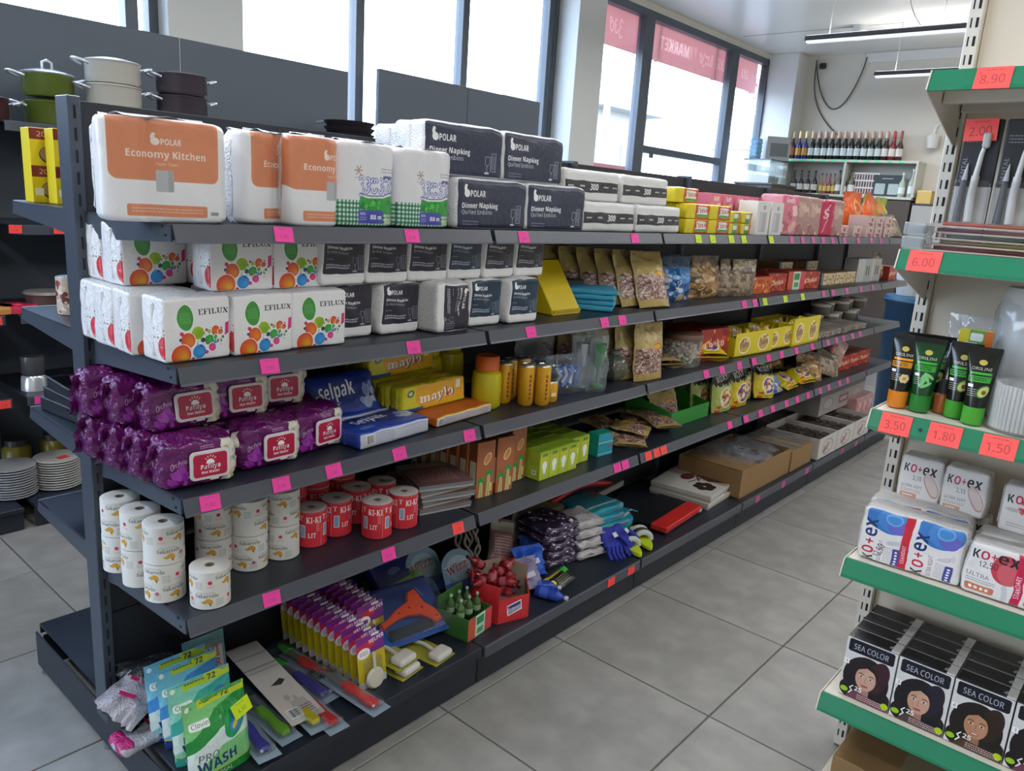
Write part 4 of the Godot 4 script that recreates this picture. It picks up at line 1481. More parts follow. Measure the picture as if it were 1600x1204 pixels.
		"dye0", "dye1", "dye2":
			var v := int(key.right(1))
			p = Pic.new(self, 256, 352, col("dcdad8"))
			var hair: Color = [col("1c1418"), col("17141c"), col("1c1612")][v]
			var skin: Color = [col("c79a86"), col("c4957c"), col("b5805e")][v]
			p.rr(14, 6, 230, 74, 12, col("0c1220"))
			p.text("SEA COLOR", 128, 62, 32, col("c9ccd6"), 0.5, 0.0, 0, 0.78)
			p.ell(124, 218, 116, 132, hair)
			p.ell(70, 300, 70, 60, hair)
			p.ell(186, 300, 74, 64, hair)
			p.ell(180, 180, 52, 100, [col("3a1c28"), col("221c2c"), col("2c2018")][v], 0.25)
			p.rect(98, 270, 52, 60, skin.darkened(0.18))
			p.ell(124, 212, 52, 70, skin)
			p.ell(140, 214, 32, 60, skin.lightened(0.07))
			p.poly(PackedVector2Array([Vector2(66, 190), Vector2(84, 140), Vector2(126, 122), Vector2(166, 140), Vector2(184, 190), Vector2(166, 164), Vector2(124, 146), Vector2(84, 168)]), hair)
			for s in [-1, 1]:
				p.ell(124 + s * 24, 204, 11, 5, col("efe6e0"))
				p.ell(124 + s * 24, 204, 5, 5, col("2a1c18"))
				p.line([Vector2(124 + s * 12, 190), Vector2(124 + s * 25, 185), Vector2(124 + s * 38, 190)], 4, hair)
			p.line([Vector2(126, 204), Vector2(120, 232), Vector2(130, 236)], 3, skin.darkened(0.25))
			p.ell(124, 256, 18, 6 if v < 2 else 8, col("9a4a4a"))
			if v == 2:
				p.ell(124, 255, 14, 3, col("f0e8e4"))
			p.rr(4, 130, 26, 30, 3, W)
			p.text(["1", "3", "4"][v], 17, 154, 18, col("1a1a1a"), 0.5)
			p.poly(PackedVector2Array([Vector2(60, 300), Vector2(256, 324), Vector2(256, 352), Vector2(40, 352)]), [col("6a3a4a"), col("4a3a3a"), col("4a3424")][v])
			p.lines(96, 316, 150, 3, 11, col("d9b8bc"), 4, 5)
			p.line([Vector2(70, 274), Vector2(54, 292), Vector2(66, 306), Vector2(52, 326)], 6, W)
			p.text("25", 78, 300, 26, W, 0.0, 0.0, 1)
			p.ell(26, 312, 20, 15, col("9ac81e"))
			p.ell(236, 322, 18, 18, col("b8d41e"))
		"dye_top":
			p = Pic.new(self, 256, 128, col("0d1018"))
			p.lines(18, 90, 110, 2, 10, col("5a5e6a"), 4, 4)
			p.ell(214, 70, 12, 22, col("a8a8b0"), 0.5)
			p.ell(236, 76, 12, 22, col("a8a8b0"), -0.5)
			p.rect(0, 120, 256, 4, col("8a8a90"))
		"tube_honey", "tube_leaf", "tube_avocado":
			p = Pic.new(self, 384, 320, col("141714") if key != "tube_leaf" else col("10401f"))
			var ac: Color = col("e89a1e") if key == "tube_honey" else col("3fae3a")
			for x in [192]:
				p.ell(x, 60, 16, 16, col("c9b45a"))
				p.text("ORILINE", x, 104, 17, col("d9d4c0"), 0.5)
				p.rect(x - 50, 116, 100, 14, ac)
				p.rect(x - 60, 138, 112, 36, ac.darkened(0.1))
				p.lines(x - 52, 146, 80, 2, 12, col("1a1a1a"), 4, 5)
				p.rr(x - 56, 188, 30, 18, 3, W)
				p.lines(x - 56, 216, 60, 4, 12, col("b9b4a0"), 5, 4)
				if key == "tube_avocado":
					p.ell(x + 26, 226, 30, 42, col("3a6a2a"), 0.6)
					p.ell(x + 28, 226, 24, 35, col("c4cf7a"), 0.6)
					p.ell(x + 30, 230, 12, 13, col("7a4a2a"))
				elif key == "tube_leaf":
					for k in 5:
						p.ell(x + 10 + cos(k * 1.3) * 18, 200 + k * 14, 9, 34, col("7ac47a"), k * 0.5 - 1.0)
				else:
					for k in 6:
						var a := TAU * k / 6
						p.ell(x + 28 + cos(a) * 16, 240 + sin(a) * 16, 13, 13, col("d9c494"))
					p.ell(x + 28, 240, 10, 10, col("c98a3a"))
		"tooth":
			p = Pic.new(self, 160, 512, col("25272b"))
			p.rect(0, 256, 160, 256, col("c9c7c2"))
			p.lines(18, 60, 60, 3, 12, col("8a8c90"), 4, 4)
			p.text("DENTAL", 34, 240, 20, col("9a9ca0"), 0.0, -PI / 2)
			p.rr(90, 50, 60, 22, 8, col("101114"))
		"tooth_flat":
			p = Pic.new(self, 512, 128, col("c9a8a4"))
			p.rect(250, 30, 262, 98, col("c4b86a"))
			p.rr(20, 20, 460, 30, 12, col("e8dcd8"))
			p.line([Vector2(240, 60), Vector2(330, 40), Vector2(420, 70)], 10, col("b04a3a"))
		"pod_blue", "pod_teal", "pod_green":
			var v := ["pod_blue", "pod_teal", "pod_green"].find(key)
			var c1: Color = [col("7cc4dc"), col("8fd4c4"), col("7ac47a")][v]
			var c2: Color = [col("3a8ac9"), col("3aa8a0"), col("1f8a3a")][v]
			p = Pic.new(self, 256, 330, c1)
			p.poly(PackedVector2Array([Vector2(0, 150), Vector2(120, 60), Vector2(256, 30), Vector2(256, 120), Vector2(130, 160), Vector2(0, 260)]), c2)
			p.poly(PackedVector2Array([Vector2(0, 200), Vector2(120, 130), Vector2(256, 110), Vector2(256, 190), Vector2(120, 200), Vector2(0, 280)]), col("dfeee8"))
			p.rect(60, 0, 196, 36, col("c8d428"))
			p.text("72", 160, 30, 24, col("1f2a4a"), 0.0, 0.0, 1)
			p.lines(70, 14, 80, 1, 10, col("5a6a2a"), 3, 6)
			p.ell(20, 20, 10, 10, W)
			p.ell(186, 130, 44, 66, col("1f9a5a") if v == 2 else col("2a7ac0"), 0.5)
			p.ell(192, 132, 26, 44, col("2f86d0") if v == 2 else col("5ab0e4"), 0.5)
			p.ell(184, 142, 10, 22, col("e0c83a"), 0.5)
			p.rr(14, 76, 74, 30, 8, W)
			p.text("Clovin", 22, 98, 17, col("2a6a5a"))
			p.text("PRO", 30, 236, 30, col("4a5a6a"))
			p.text("WASH", 26, 280, 40, col("1f2f6e"), 0.0, -0.05, 1)
			p.rect(0, 288, 256, 4, col("d8b83a"))
			p.rect(0, 292, 256, 38, col("2a3f86") if v == 0 else c2)
			p.text("UNIVERSAL", 30, 318, 18, W)
		"maxi":
			p = Pic.new(self, 160, 200, col("5a8a8c"))
			p.rect(0, 120, 160, 80, col("5a7ac4"))
			p.rect(10, 44, 140, 76, col("dcdcd8"))
			p.text("MAXI", 80, 80, 34, col("c92a2a"), 0.5, -0.06, 1)
			p.text("POWER", 80, 112, 26, col("b8323a"), 0.5, -0.06, 1)
		"brushcard":
			p = Pic.new(self, 180, 256, col("c4b21e"))
			p.rect(0, 0, 180, 92, col("7a2a8a"))
			p.poly(PackedVector2Array([Vector2(0, 40), Vector2(110, 20), Vector2(120, 60), Vector2(0, 84)]), col("c92a4a"))
			p.ell(44, 82, 42, 26, W)
			p.lines(18, 74, 50, 2, 10, col("c98a9a"), 4, 5)
			p.text("HELPER", 84, 46, 20, W, 0.0, -0.1, 1)
			p.rect(0, 220, 180, 36, col("cfcfd4"))
		"knifecard":
			p = Pic.new(self, 80, 320, col("8ea0ae"))
			p.rect(0, 0, 80, 60, col("3f4a4e"))
			p.lines(10, 20, 60, 2, 14, col("9ab0b8"), 4, 5)
		"papercard":
			p = Pic.new(self, 160, 400, col("c8c0b8"))
			p.rect(0, 60, 160, 3, col("5a5450"))
			p.rect(0, 120, 160, 3, col("5a5450"))
			p.rect(0, 140, 160, 3, col("8a8480"))
			p.poly(PackedVector2Array([Vector2(50, 220), Vector2(110, 200), Vector2(126, 214), Vector2(96, 230)]), col("3a3a3a"))
			p.ell(70, 290, 14, 14, col("a8a09a"))
			p.ell(100, 300, 10, 10, col("a8a09a"))
			p.bars(24, 340, 50, 34)
			p.lines(90, 340, 50, 4, 10, col("5a5450"), 4, 4)
		"bluetool":
			p = Pic.new(self, 256, 256, col("1f3f8a"))
			p.grad(0, 0, 256, 256, col("1a357a"), col("2a5aa8"))
			p.line([Vector2(170, 40), Vector2(190, 100)], 3, col("8aa8d8"))
			p.line([Vector2(200, 36), Vector2(214, 84)], 3, col("8aa8d8"))
			p.lines(150, 220, 90, 2, 10, col("a8bce0"), 4, 4)
		"navyyellow":
			p = Pic.new(self, 256, 180, col("1a2468"))
			p.rect(0, 140, 256, 40, col("8aa82a"))
			p.rect(0, 0, 256, 24, col("b8a41e"))
			p.ell(110, 84, 34, 18, col("5a6a9a"))
			p.poly(PackedVector2Array([Vector2(180, 120), Vector2(256, 100), Vector2(256, 150), Vector2(190, 160)]), col("3aa83a"))
		"roundcard":
			p = Pic.new(self, 200, 220, col("7aa0b8"))
			p.rect(0, 150, 200, 70, col("3a5a8a"))
			p.ell(100, 90, 74, 60, col("a8c4d0"))
			p.text("Wizz", 90, 100, 40, col("e8eef2"), 0.5, -0.2, 2)
			p.text("Wizz", 92, 104, 38, col("b82a3a"), 0.5, -0.2, 2)
		"comb":
			p = Pic.new(self, 160, 256, col("7a5a58"))
			p.rect(0, 0, 160, 60, col("8a8478"))
			p.lines(20, 80, 110, 10, 14, col("c0908a"), 4, 5)
		"toolpack":
			p = Pic.new(self, 256, 96, col("1a1a1e"))
			p.rect(0, 0, 256, 20, col("c8b81e"))
			p.poly(PackedVector2Array([Vector2(190, 0), Vector2(256, 0), Vector2(256, 40), Vector2(200, 40)]), col("3ab83a"))
			p.ell(60, 52, 24, 18, col("d8c81e"))
			p.lines(100, 40, 110, 4, 12, col("8a8a5a"), 4, 5)
		"gloves":
			p = Pic.new(self, 200, 160, col("352a44"))
			p.speck(70, [col("d8d0d8"), col("6a4a6a"), col("1f1a2e"), col("e8e4ea")], 3, 9, 6)
		"tealcloth":
			p = Pic.new(self, 200, 160, col("1f93a8"))
			p.rect(0, 120, 200, 10, col("d8d4c0"))
			p.rect(140, 0, 60, 60, col("7a6a7e"))
		"slipper":
			p = Pic.new(self, 160, 200, col("c9cec4"))
			p.rect(0, 60, 160, 16, col("2a2a30"))
			p.rect(0, 100, 160, 8, col("3a3a42"))
			p.rect(20, 20, 60, 30, col("b82a2a"))
			p.lines(30, 130, 100, 4, 14, col("4a4a52"), 4, 6)
		"redred":
			p = Pic.new(self, 128, 128, col("8a1f2a"))
			p.rect(0, 30, 128, 20, col("e8dcdc"))
			p.text("Cola", 64, 100, 34, W, 0.5, 0.0, 2)
		"display":
			p = Pic.new(self, 256, 96, col("cf2f36"))
			p.poly(PackedVector2Array([Vector2(70, 30), Vector2(190, 14), Vector2(200, 54), Vector2(80, 72)]), W)
			p.poly(PackedVector2Array([Vector2(76, 34), Vector2(184, 20), Vector2(192, 50), Vector2(86, 66)]), col("2a3a8a"))
			p.text("Momento", 134, 56, 22, W, 0.5, -0.12, 2, 0.85)
		"coffee":
			p = Pic.new(self, 160, 400, col("ddc71c"))
			p.rect(0, 0, 160, 60, col("7a2420"))
			p.text("2000g", 80, 44, 26, col("e8c8a8"), 0.5)
			p.rect(0, 200, 160, 60, col("7a2420"))
			p.text("2000g", 80, 244, 26, col("e8c8a8"), 0.5)
			for y in [140, 330]:
				p.ell(90, y, 54, 50, col("4a2a1e"))
				p.ell(90, y - 4, 50, 44, col("a88a6a"))
			p.rr(10, 320, 36, 40, 3, col("e8e4d8"))
		"mugcan":
			p = Pic.new(self, 256, 200, col("c9b4a4"))
			p.speck(70, [col("8a3a32"), col("d8c8b8"), col("6a2a28"), col("e8dccc")], 5, 14, 4)
		"winelabel":
			p = Pic.new(self, 128, 64, col("e3dfd2"))
			p.rect(60, 8, 8, 48, col("8a8472"))
		"rack":
			p = Pic.new(self, 200, 200, col("cfccc6"))
			for j in 3:
				for k in 9:
					p.rect(12 + k * 20, 14 + j * 62, 14, 48, col("3a3636") if (k + j) % 3 else col("8a3a3a"))
		"boxblack":
			p = Pic.new(self, 200, 200, col("2a3234"))
			p.rr(14, 80, 74, 100, 8, col("a8b4b0"))
			p.rr(110, 80, 74, 100, 8, col("a8b4b0"))
			p.lines(60, 30, 80, 1, 8, col("b8c0bc"), 4, 8)
		"barrow":
			p = Pic.new(self, 256, 96, col("8a8078"))
			p.speck(30, [col("d8d0c8"), col("3a3230"), col("b8a898"), col("5a4a42")], 6, 18, 5)
		"clearpack":
			p = Pic.new(self, 160, 200, col("a8aaa6"))
			p.rect(0, 0, 76, 200, col("bfc1bd"))
			p.rect(96, 60, 10, 80, col("3a3a3a"))
			p.rect(120, 60, 10, 80, col("3a3a3a"))
		"orangebag":
			p = Pic.new(self, 180, 256, col("e2601a"))
			p.ell(110, 90, 44, 44, col("e8a02a"))
			p.ell(110, 90, 28, 28, col("c94a1a"))
			p.rect(130, 170, 50, 86, col("d8b82a"))
		"greenbag":
			p = Pic.new(self, 180, 256, col("a8b83a"))
			p.ell(60, 80, 50, 60, col("d98a3a"))
			p.ell(110, 150, 50, 60, col("5aa83a"))
			p.rect(120, 20, 30, 160, col("c8d44a"))
		_:
			p = Pic.new(self, 8, 8, col("ff00ff"))
	return p

func pr(key: String, rough := 0.45, filmed := 0.0) -> StandardMaterial3D:
	if mats.has("print_" + key):
		return mats["print_" + key]
	return pm("print_" + key, paint(key), rough, filmed)

# ---------------------------------------------------------------- goods: [shape, node name, category, size, front print, colour of the other faces, roundness, crumple]
const KIND := {
	"navy_pack": ["soft", "napkin_pack", "napkins", Vector3(0.318, 0.150, 0.15), "navy", "e9e8ea", 0.018, 0.004],
	"n300_pack": ["soft", "napkin_pack", "napkins", Vector3(0.335, 0.105, 0.16), "n300", "e8e7e5", 0.014, 0.004],
	"efilux_pack": ["soft", "napkin_pack", "napkins", Vector3(0.162, 0.147, 0.100), "efilux", "edecee", 0.008, 0.003],
	"dark_pack": ["soft", "napkin_pack", "napkins", Vector3(0.150, 0.152, 0.10), "napkin", "e6e5e4", 0.014, 0.006],
	"teal_pack": ["soft", "napkin_pack", "napkins", Vector3(0.150, 0.152, 0.10), "napkin_teal", "e6e5e4", 0.014, 0.006],
	"flat_blue_pack": ["soft", "napkin_pack", "napkins", Vector3(0.285, 0.05, 0.14), "selpak_side", "2340a2", 0.010, 0.004],
	"tall_blue_pack": ["soft", "napkin_pack", "napkins", Vector3(0.25, 0.17, 0.07), "selpak_top", "1b2f86", 0.02, 0.008],
	"flat_yellow_pack": ["soft", "napkin_pack", "napkins", Vector3(0.28, 0.034, 0.14), "maylo_side", "d06a28", 0.008, 0.004],
	"yellow_towel_pack": ["soft", "towel_pack", "towels", Vector3(0.30, 0.085, 0.06), "maylo", "cfc21e", 0.012, 0.005],
	"sponge_pack": ["soft", "sponge_pack", "sponges", Vector3(0.20, 0.062, 0.12), "sponge", "ddca1a", 0.006, 0.003],
	"sponge_pack_small": ["soft", "sponge_pack", "sponges", Vector3(0.11, 0.052, 0.12), "sponge2", "d8c62a", 0.006, 0.003],
	"white_carton": ["box", "cosmetic_carton", "carton", Vector3(0.15, 0.163, 0.10), "whitebox", "e3e0dd", 0.0, 0.0],
	"pink_carton": ["box", "cosmetic_carton", "carton", Vector3(0.11, 0.185, 0.08), "pink", "d4708a", 0.0, 0.0],
	"pink_pack": ["soft", "pad_pack", "pads", Vector3(0.15, 0.208, 0.14), "pink", "cf8a92", 0.012, 0.006],
	"mauve_pack": ["soft", "pad_pack", "pads", Vector3(0.15, 0.208, 0.14), "mauve", "b58a86", 0.012, 0.006],
	"hotpink_pack": ["soft", "pad_pack", "pads", Vector3(0.17, 0.203, 0.14), "hotpink", "a81f45", 0.012, 0.006],
	"gift_carton": ["box", "small_carton", "carton", Vector3(0.16, 0.068, 0.12), "giftbox", "b89a94", 0.0, 0.0],
	"orange_bag": ["bag", "snack_bag", "bag", Vector3(0.26, 0.29, 0.09), "orangebag", "d85a1a", 0.12, 0.008],
	"lime_bag": ["bag", "snack_bag", "bag", Vector3(0.26, 0.28, 0.09), "greenbag", "8aa82e", 0.12, 0.008],
	"kraft_bag": ["bag", "nut_bag", "bag", Vector3(0.19, 0.245, 0.06), "kraft", "a58c52", 0.08, 0.011],
	"blue_candy_bag": ["bag", "candy_bag", "bag", Vector3(0.20, 0.20, 0.08), "bluecandy", "3a5a7a", 0.2, 0.012],
	"nut_bag": ["bag", "nut_bag", "bag", Vector3(0.22, 0.20, 0.09), "nuts", "8a7050", 0.22, 0.012],
	"brown_bag": ["bag", "snack_bag", "bag", Vector3(0.22, 0.185, 0.05), "browns", "6e5e4e", 0.06, 0.006],
	"red_sweet_box": ["box", "sweet_box", "box", Vector3(0.20, 0.10, 0.16), "redbox", "8a2a24", 0.0, 0.0],
	"orange_sweet_box": ["box", "sweet_box", "box", Vector3(0.20, 0.09, 0.16), "orangebox", "7a241f", 0.0, 0.0],
	"green_sweet_box": ["box", "sweet_box", "box", Vector3(0.19, 0.105, 0.14), "greenbox", "b8342f", 0.0, 0.0],
	"wafer_box": ["box", "wafer_box", "box", Vector3(0.20, 0.075, 0.15), "wafer", "8a6a44", 0.0, 0.0],
	"clear_carton": ["box", "clear_carton", "carton", Vector3(0.20, 0.16, 0.10), "clearpack", "b4b6b2", 0.0, 0.0],
	"candy_display": ["tray", "candy_box", "box", Vector3(0.40, 0.125, 0.26), "candy", "d8c41c", 0.0, 0.0],
	"red_box_tall": ["box", "sweet_box", "box", Vector3(0.24, 0.155, 0.22), "redbox", "7d1f20", 0.0, 0.0],
	"palm_box": ["box", "hair_oil_box", "box", Vector3(0.082, 0.205, 0.042), "palm", "8a4a2c", 0.0, 0.0],
	"bulb_box": ["box", "bulb_box", "bulb box", Vector3(0.057, 0.112, 0.057), "bulb", "8fae2a", 0.0, 0.0],
	"yellow_sachet": ["bag", "sweet_sachet", "sachet", Vector3(0.07, 0.075, 0.02), "sponge", "d8c21e", 0.08, 0.004],
	"roxy_bag": ["bag", "snack_bag", "bag", Vector3(0.18, 0.212, 0.07), "roxy", "a8b45a", 0.05, 0.005],
	"roxy_yellow_bag": ["bag", "snack_bag", "bag", Vector3(0.18, 0.212, 0.07), "roxy_yellow", "c4b01e", 0.05, 0.005],
	"yellow_snack_bag": ["bag", "snack_bag", "bag", Vector3(0.20, 0.20, 0.07), "roxy_yellow", "d8c21e", 0.05, 0.008],
	"choc_box": ["flat", "chocolate_box", "box", Vector3(0.36, 0.034, 0.34), "choc", "d3d1c8", 0.0, 0.0],
	"dark_book_box": ["flat", "flat_box", "box", Vector3(0.20, 0.019, 0.22), "comb", "77787c", 0.0, 0.0],
	"print_box": ["box", "printed_carton", "carton", Vector3(0.95, 0.20, 0.30), "printbox", "948e8a", 0.0, 0.0],
	"kotex_pack": ["soft", "pad_pack", "pads", Vector3(0.105, 0.125, 0.06), "kotex", "dedad6", 0.010, 0.003],
	"kotex_wing_pack": ["soft", "pad_pack", "pads", Vector3(0.115, 0.125, 0.06), "kotex_wing", "cfcac6", 0.010, 0.003],
	"kotex_night_pack": ["soft", "pad_pack", "pads", Vector3(0.245, 0.148, 0.085), "kotex_night", "dcd9d8", 0.012, 0.006],
	"kotex_ultra_pack": ["soft", "pad_pack", "pads", Vector3(0.23, 0.135, 0.085), "kotex_ultra", "dcd9d8", 0.012, 0.006],
	"dye_one": ["dye", "hair_dye_box", "hair dye", Vector3(0.131, 0.178, 0.062), "dye0", "d4d2ce", 0.0, 0.0],
	"dye_two": ["dye", "hair_dye_box", "hair dye", Vector3(0.131, 0.178, 0.062), "dye1", "d4d2ce", 0.0, 0.0],
	"dye_three": ["dye", "hair_dye_box", "hair dye", Vector3(0.131, 0.178, 0.062), "dye2", "d4d2ce", 0.0, 0.0],
	"pod_blue": ["bag", "detergent_pouch", "pouch", Vector3(0.172, 0.215, 0.06), "pod_blue", "6ab4d0", 0.10, 0.004],
	"pod_teal": ["bag", "detergent_pouch", "pouch", Vector3(0.172, 0.215, 0.06), "pod_teal", "7ac4b8", 0.10, 0.004],
	"pod_green": ["bag", "detergent_pouch", "pouch", Vector3(0.172, 0.215, 0.06), "pod_green", "4aa85a", 0.10, 0.004],
	"coffee_box": ["box", "coffee_carton", "carton", Vector3(0.10, 0.205, 0.065), "coffee", "dcc81e", 0.0, 0.0],
	"navy_yellow_pack": ["soft", "sponge_pack", "sponges", Vector3(0.20, 0.13, 0.07), "navyyellow", "1a2468", 0.012, 0.004],
	"comb_pack": ["bag", "comb_pack", "combs", Vector3(0.13, 0.22, 0.05), "comb", "6a504e", 0.1, 0.006],
	"tool_pack": ["bag", "paint_brush_pack", "brush", Vector3(0.19, 0.075, 0.03), "toolpack", "1a1a1e", 0.02, 0.003],
	"glove_bundle": ["soft", "glove_bundle", "gloves", Vector3(0.20, 0.035, 0.20), "gloves", "3a2e48", 0.016, 0.012],
	"teal_pack_cloth": ["soft", "cloth_pack", "cloths", Vector3(0.24, 0.035, 0.20), "tealcloth", "1f8a9e", 0.012, 0.006],
	"grey_snack_bag": ["bag", "spice_sachet", "sachet", Vector3(0.15, 0.17, 0.025), "kraft", "7d7248", 0.08, 0.009],
	"teal_box": ["box", "small_carton", "carton", Vector3(0.095, 0.048, 0.06), "tealcloth", "1fa08a", 0.0, 0.0],
	"back_bar_box": ["box", "picture_box", "box", Vector3(0.30, 0.24, 0.06), "boxblack", "232a2c", 0.0, 0.0],
	"bar_rack": ["box", "miniature_rack", "rack", Vector3(0.30, 0.26, 0.05), "rack", "b8b4ae", 0.0, 0.0],
	"bar_pack": ["box", "bar_carton", "carton", Vector3(0.22, 0.035, 0.2), "barrow", "9a9088", 0.0, 0.0],
}

func plain(h: String, rough := 0.5) -> StandardMaterial3D:
	return mt("plain_" + h, col(h), rough)

func size_of(key: String) -> Vector3:
	if KIND.has(key):
		return KIND[key][3]
	return {"kitchen_pack": Vector3(0.264, 0.214, 0.13), "kitchen_single": Vector3(0.138, 0.214, 0.10), "towel_pack": Vector3(0.21, 0.215, 0.12), "orchid_pack": Vector3(0.175, 0.118, 0.10), "white_roll": Vector3(0.1, 0.1, 0.1), "red_roll": Vector3(0.092, 0.112, 0.092)}.get(key, Vector3.ZERO)

func make_kind(key: String) -> Node3D:
	if not KIND.has(key):
		return make_special(key)
	var k: Array = KIND[key]
	var e: Vector3 = k[3]
	var t := thing(k[1], "", k[2])
	var c: String = k[5]
	match k[0]:
		"soft":
			var f := pr(k[4], 0.3, 0.35)
			var w := wrapm("wrap_" + c, col(c))
			var side := w
			if key == "efilux_pack":
				side = pr("efilux_side", 0.22, 1.0)
			var ms := [f, side, w, w, w, w]
			if key in ["glove_bundle", "teal_pack_cloth"]:
				ms = [f]
			if key == "flat_blue_pack":
				ms = [f, w, w, pr("selpak_top", 0.25, 0.4), w, w]
			part("wrapper", soft_mesh(e, k[6], ms, 7, k[7], key.length() + int(e.x * 100), Vector3(0.006, 0.003, 0.002)), t)
			# the welded seam of the film on the left end
			var b := MB.new()
			b.box(w, Vector3(-e.x / 2 - 0.002, e.y / 2, e.z * 0.06), Vector3(0.008, e.y * 0.82, 0.012), 0.003)
			part("seam", b.done(), t)
		"box":
			var s := plain(c, 0.42)
			var lf: Material = s
			if key == "bulb_box":
				lf = pr("bulb_plain")
			if key == "palm_box":
				lf = pr("palm_side")
			part("carton", soft_mesh(e, 0.0015, [pr(k[4], 0.4), lf, s, s, s, s], 1), t)
			part("flap", bx(mt("flap_" + c, col(c).darkened(0.12), 0.5), Vector3(e.x * 0.96, 0.0012, e.z * 0.45), 0.0, Vector3(0, e.y + 0.0005, e.z * 0.18)), t)
		"tray":
			tray(t, e.x, e.z, e.y, e.y * 0.8, plain(c, 0.45), pr(k[4], 0.4))
		"dye":
			var s := plain(c, 0.35)
			part("carton", soft_mesh(e, 0.0015, [pr(k[4], 0.3), s, s, pr("dye_top", 0.3), s, s], 1), t)
			part("tab", bx(plain("e8e6e2", 0.35), Vector3(0.02, 0.001, e.z * 0.9), 0.0, Vector3(e.x / 2 - 0.01, e.y + 0.0005, 0)), t)
		"flat":
			var s := plain(c, 0.4)
			part("box_lid", soft_mesh(Vector3(e.x, e.y * 0.62, e.z), 0.0015, [s, s, s, pr(k[4], 0.25), s, s], 1), t, Vector3(0, e.y * 0.38, 0))
			part("box_base", soft_mesh(Vector3(e.x * 0.985, e.y * 0.39, e.z * 0.985), 0.0015, [plain("b4b2ac")], 1), t)
		"bag":
			var film_m := wrapm("wrap_" + c, col(c), 0.3)
			part("pouch", bag_mesh(e.x, e.y, e.z, pr(k[4], 0.28, 0.7), film_m, k[7], key.length(), k[6], 14, 0.55), t)
			var strip := bx(film_m, Vector3(e.x * 0.98, 0.009, 0.003), 0.001)
			part("seal_strip", strip, t, Vector3(0, e.y - 0.004, 0))
			part("seal_strip", strip, t, Vector3(0, 0.005, 0))
	return t

func roll_pack(e: Vector3, front: Material, white: Material, waist: float, mid: float, u0 := 0.0, u1 := 1.0) -> ArrayMesh:
	var b := MB.new()
	var rim := func(v: float) -> float:
		var q := minf(v, 1.0 - v) / 0.07
		return 1.0 if q >= 1.0 else 0.86 + 0.14 * sqrt(1.0 - (1.0 - q) * (1.0 - q))
	for half in 2:
		var f := func(u: float, v: float) -> Vector3:
			var a := PI - PI * u if half == 0 else -PI * u
			var x := signf(cos(a)) * pow(absf(cos(a)), 0.7) * e.x / 2
			var z := signf(sin(a)) * pow(absf(sin(a)), 0.55) * e.z / 2
			z *= 1.0 - waist * exp(-pow((x - mid) / 0.016, 2.0)) - (0.10 if mid != 0.0 and x < mid else 0.0)
			var s: float = rim.call(v)
			var n := nz.get_noise_3d(x * 20, v * 5.0, z * 20 + half * 9) * 0.003
			return Vector3(x * s + n, (1.0 - v) * e.y, z * s + n)
		var us := lin(36)
		if half == 0:
			# the print lies straight across the front, so u follows x
			b.grid(front, f, us, [0.0, 0.015, 0.035, 0.07, 0.2, 0.4, 0.6, 0.8, 0.93, 0.965, 0.985, 1.0])
			var q := b.surf(front)
			for k in q.v.size():
				q.t[k] = Vector2(lerpf(u0, u1, q.v[k].x / e.x + 0.5), 1.0 - q.v[k].y / e.y)
		else:
			b.grid(white, f, us, lin(8))
	var cap := func(u: float, v: float) -> Vector3:
		var a := TAU * u
		var x := signf(cos(a)) * pow(absf(cos(a)), 0.7) * e.x / 2 * 0.88 * v
		var z := signf(sin(a)) * pow(absf(sin(a)), 0.55) * e.z / 2 * 0.88 * v
		return Vector3(x, e.y + 0.004 * (1 - v) + nz.get_noise_2d(x * 30, z * 30) * 0.008, z)
	b.grid(white, cap, lin(28), [0.0, 0.25, 0.5, 0.75, 1.0])
	return b.done()

func roll(called: String, label_cat: String, r: float, h: float, print_m: Material, paper: Material) -> Node3D:
	var t := thing(called, "", label_cat)
	var b := MB.new()
	b.lathe([Vector2(r * 0.25, h * 0.99), Vector2(r * 0.3, h), Vector2(r * 0.93, h), Vector2(r, h * 0.985), Vector2(r * 1.004, h * 0.5), Vector2(r, h * 0.015), Vector2(r * 0.94, 0), Vector2(r * 0.25, 0)], 32, [paper, paper, paper, print_m, print_m, paper, paper])
	part("paper_roll", b.done(), t)
	b = MB.new()
	b.lathe([Vector2(r * 0.27, h * 0.99), Vector2(r * 0.22, h * 0.985), Vector2(r * 0.22, h * 0.5)], 16, [plain("8a7a66", 0.8)])
	b.lathe([Vector2(r * 0.22, h * 0.6), Vector2(0, h * 0.6)], 16, [plain("4a4038", 0.9)])
	part("core", b.done(), t)
	return t

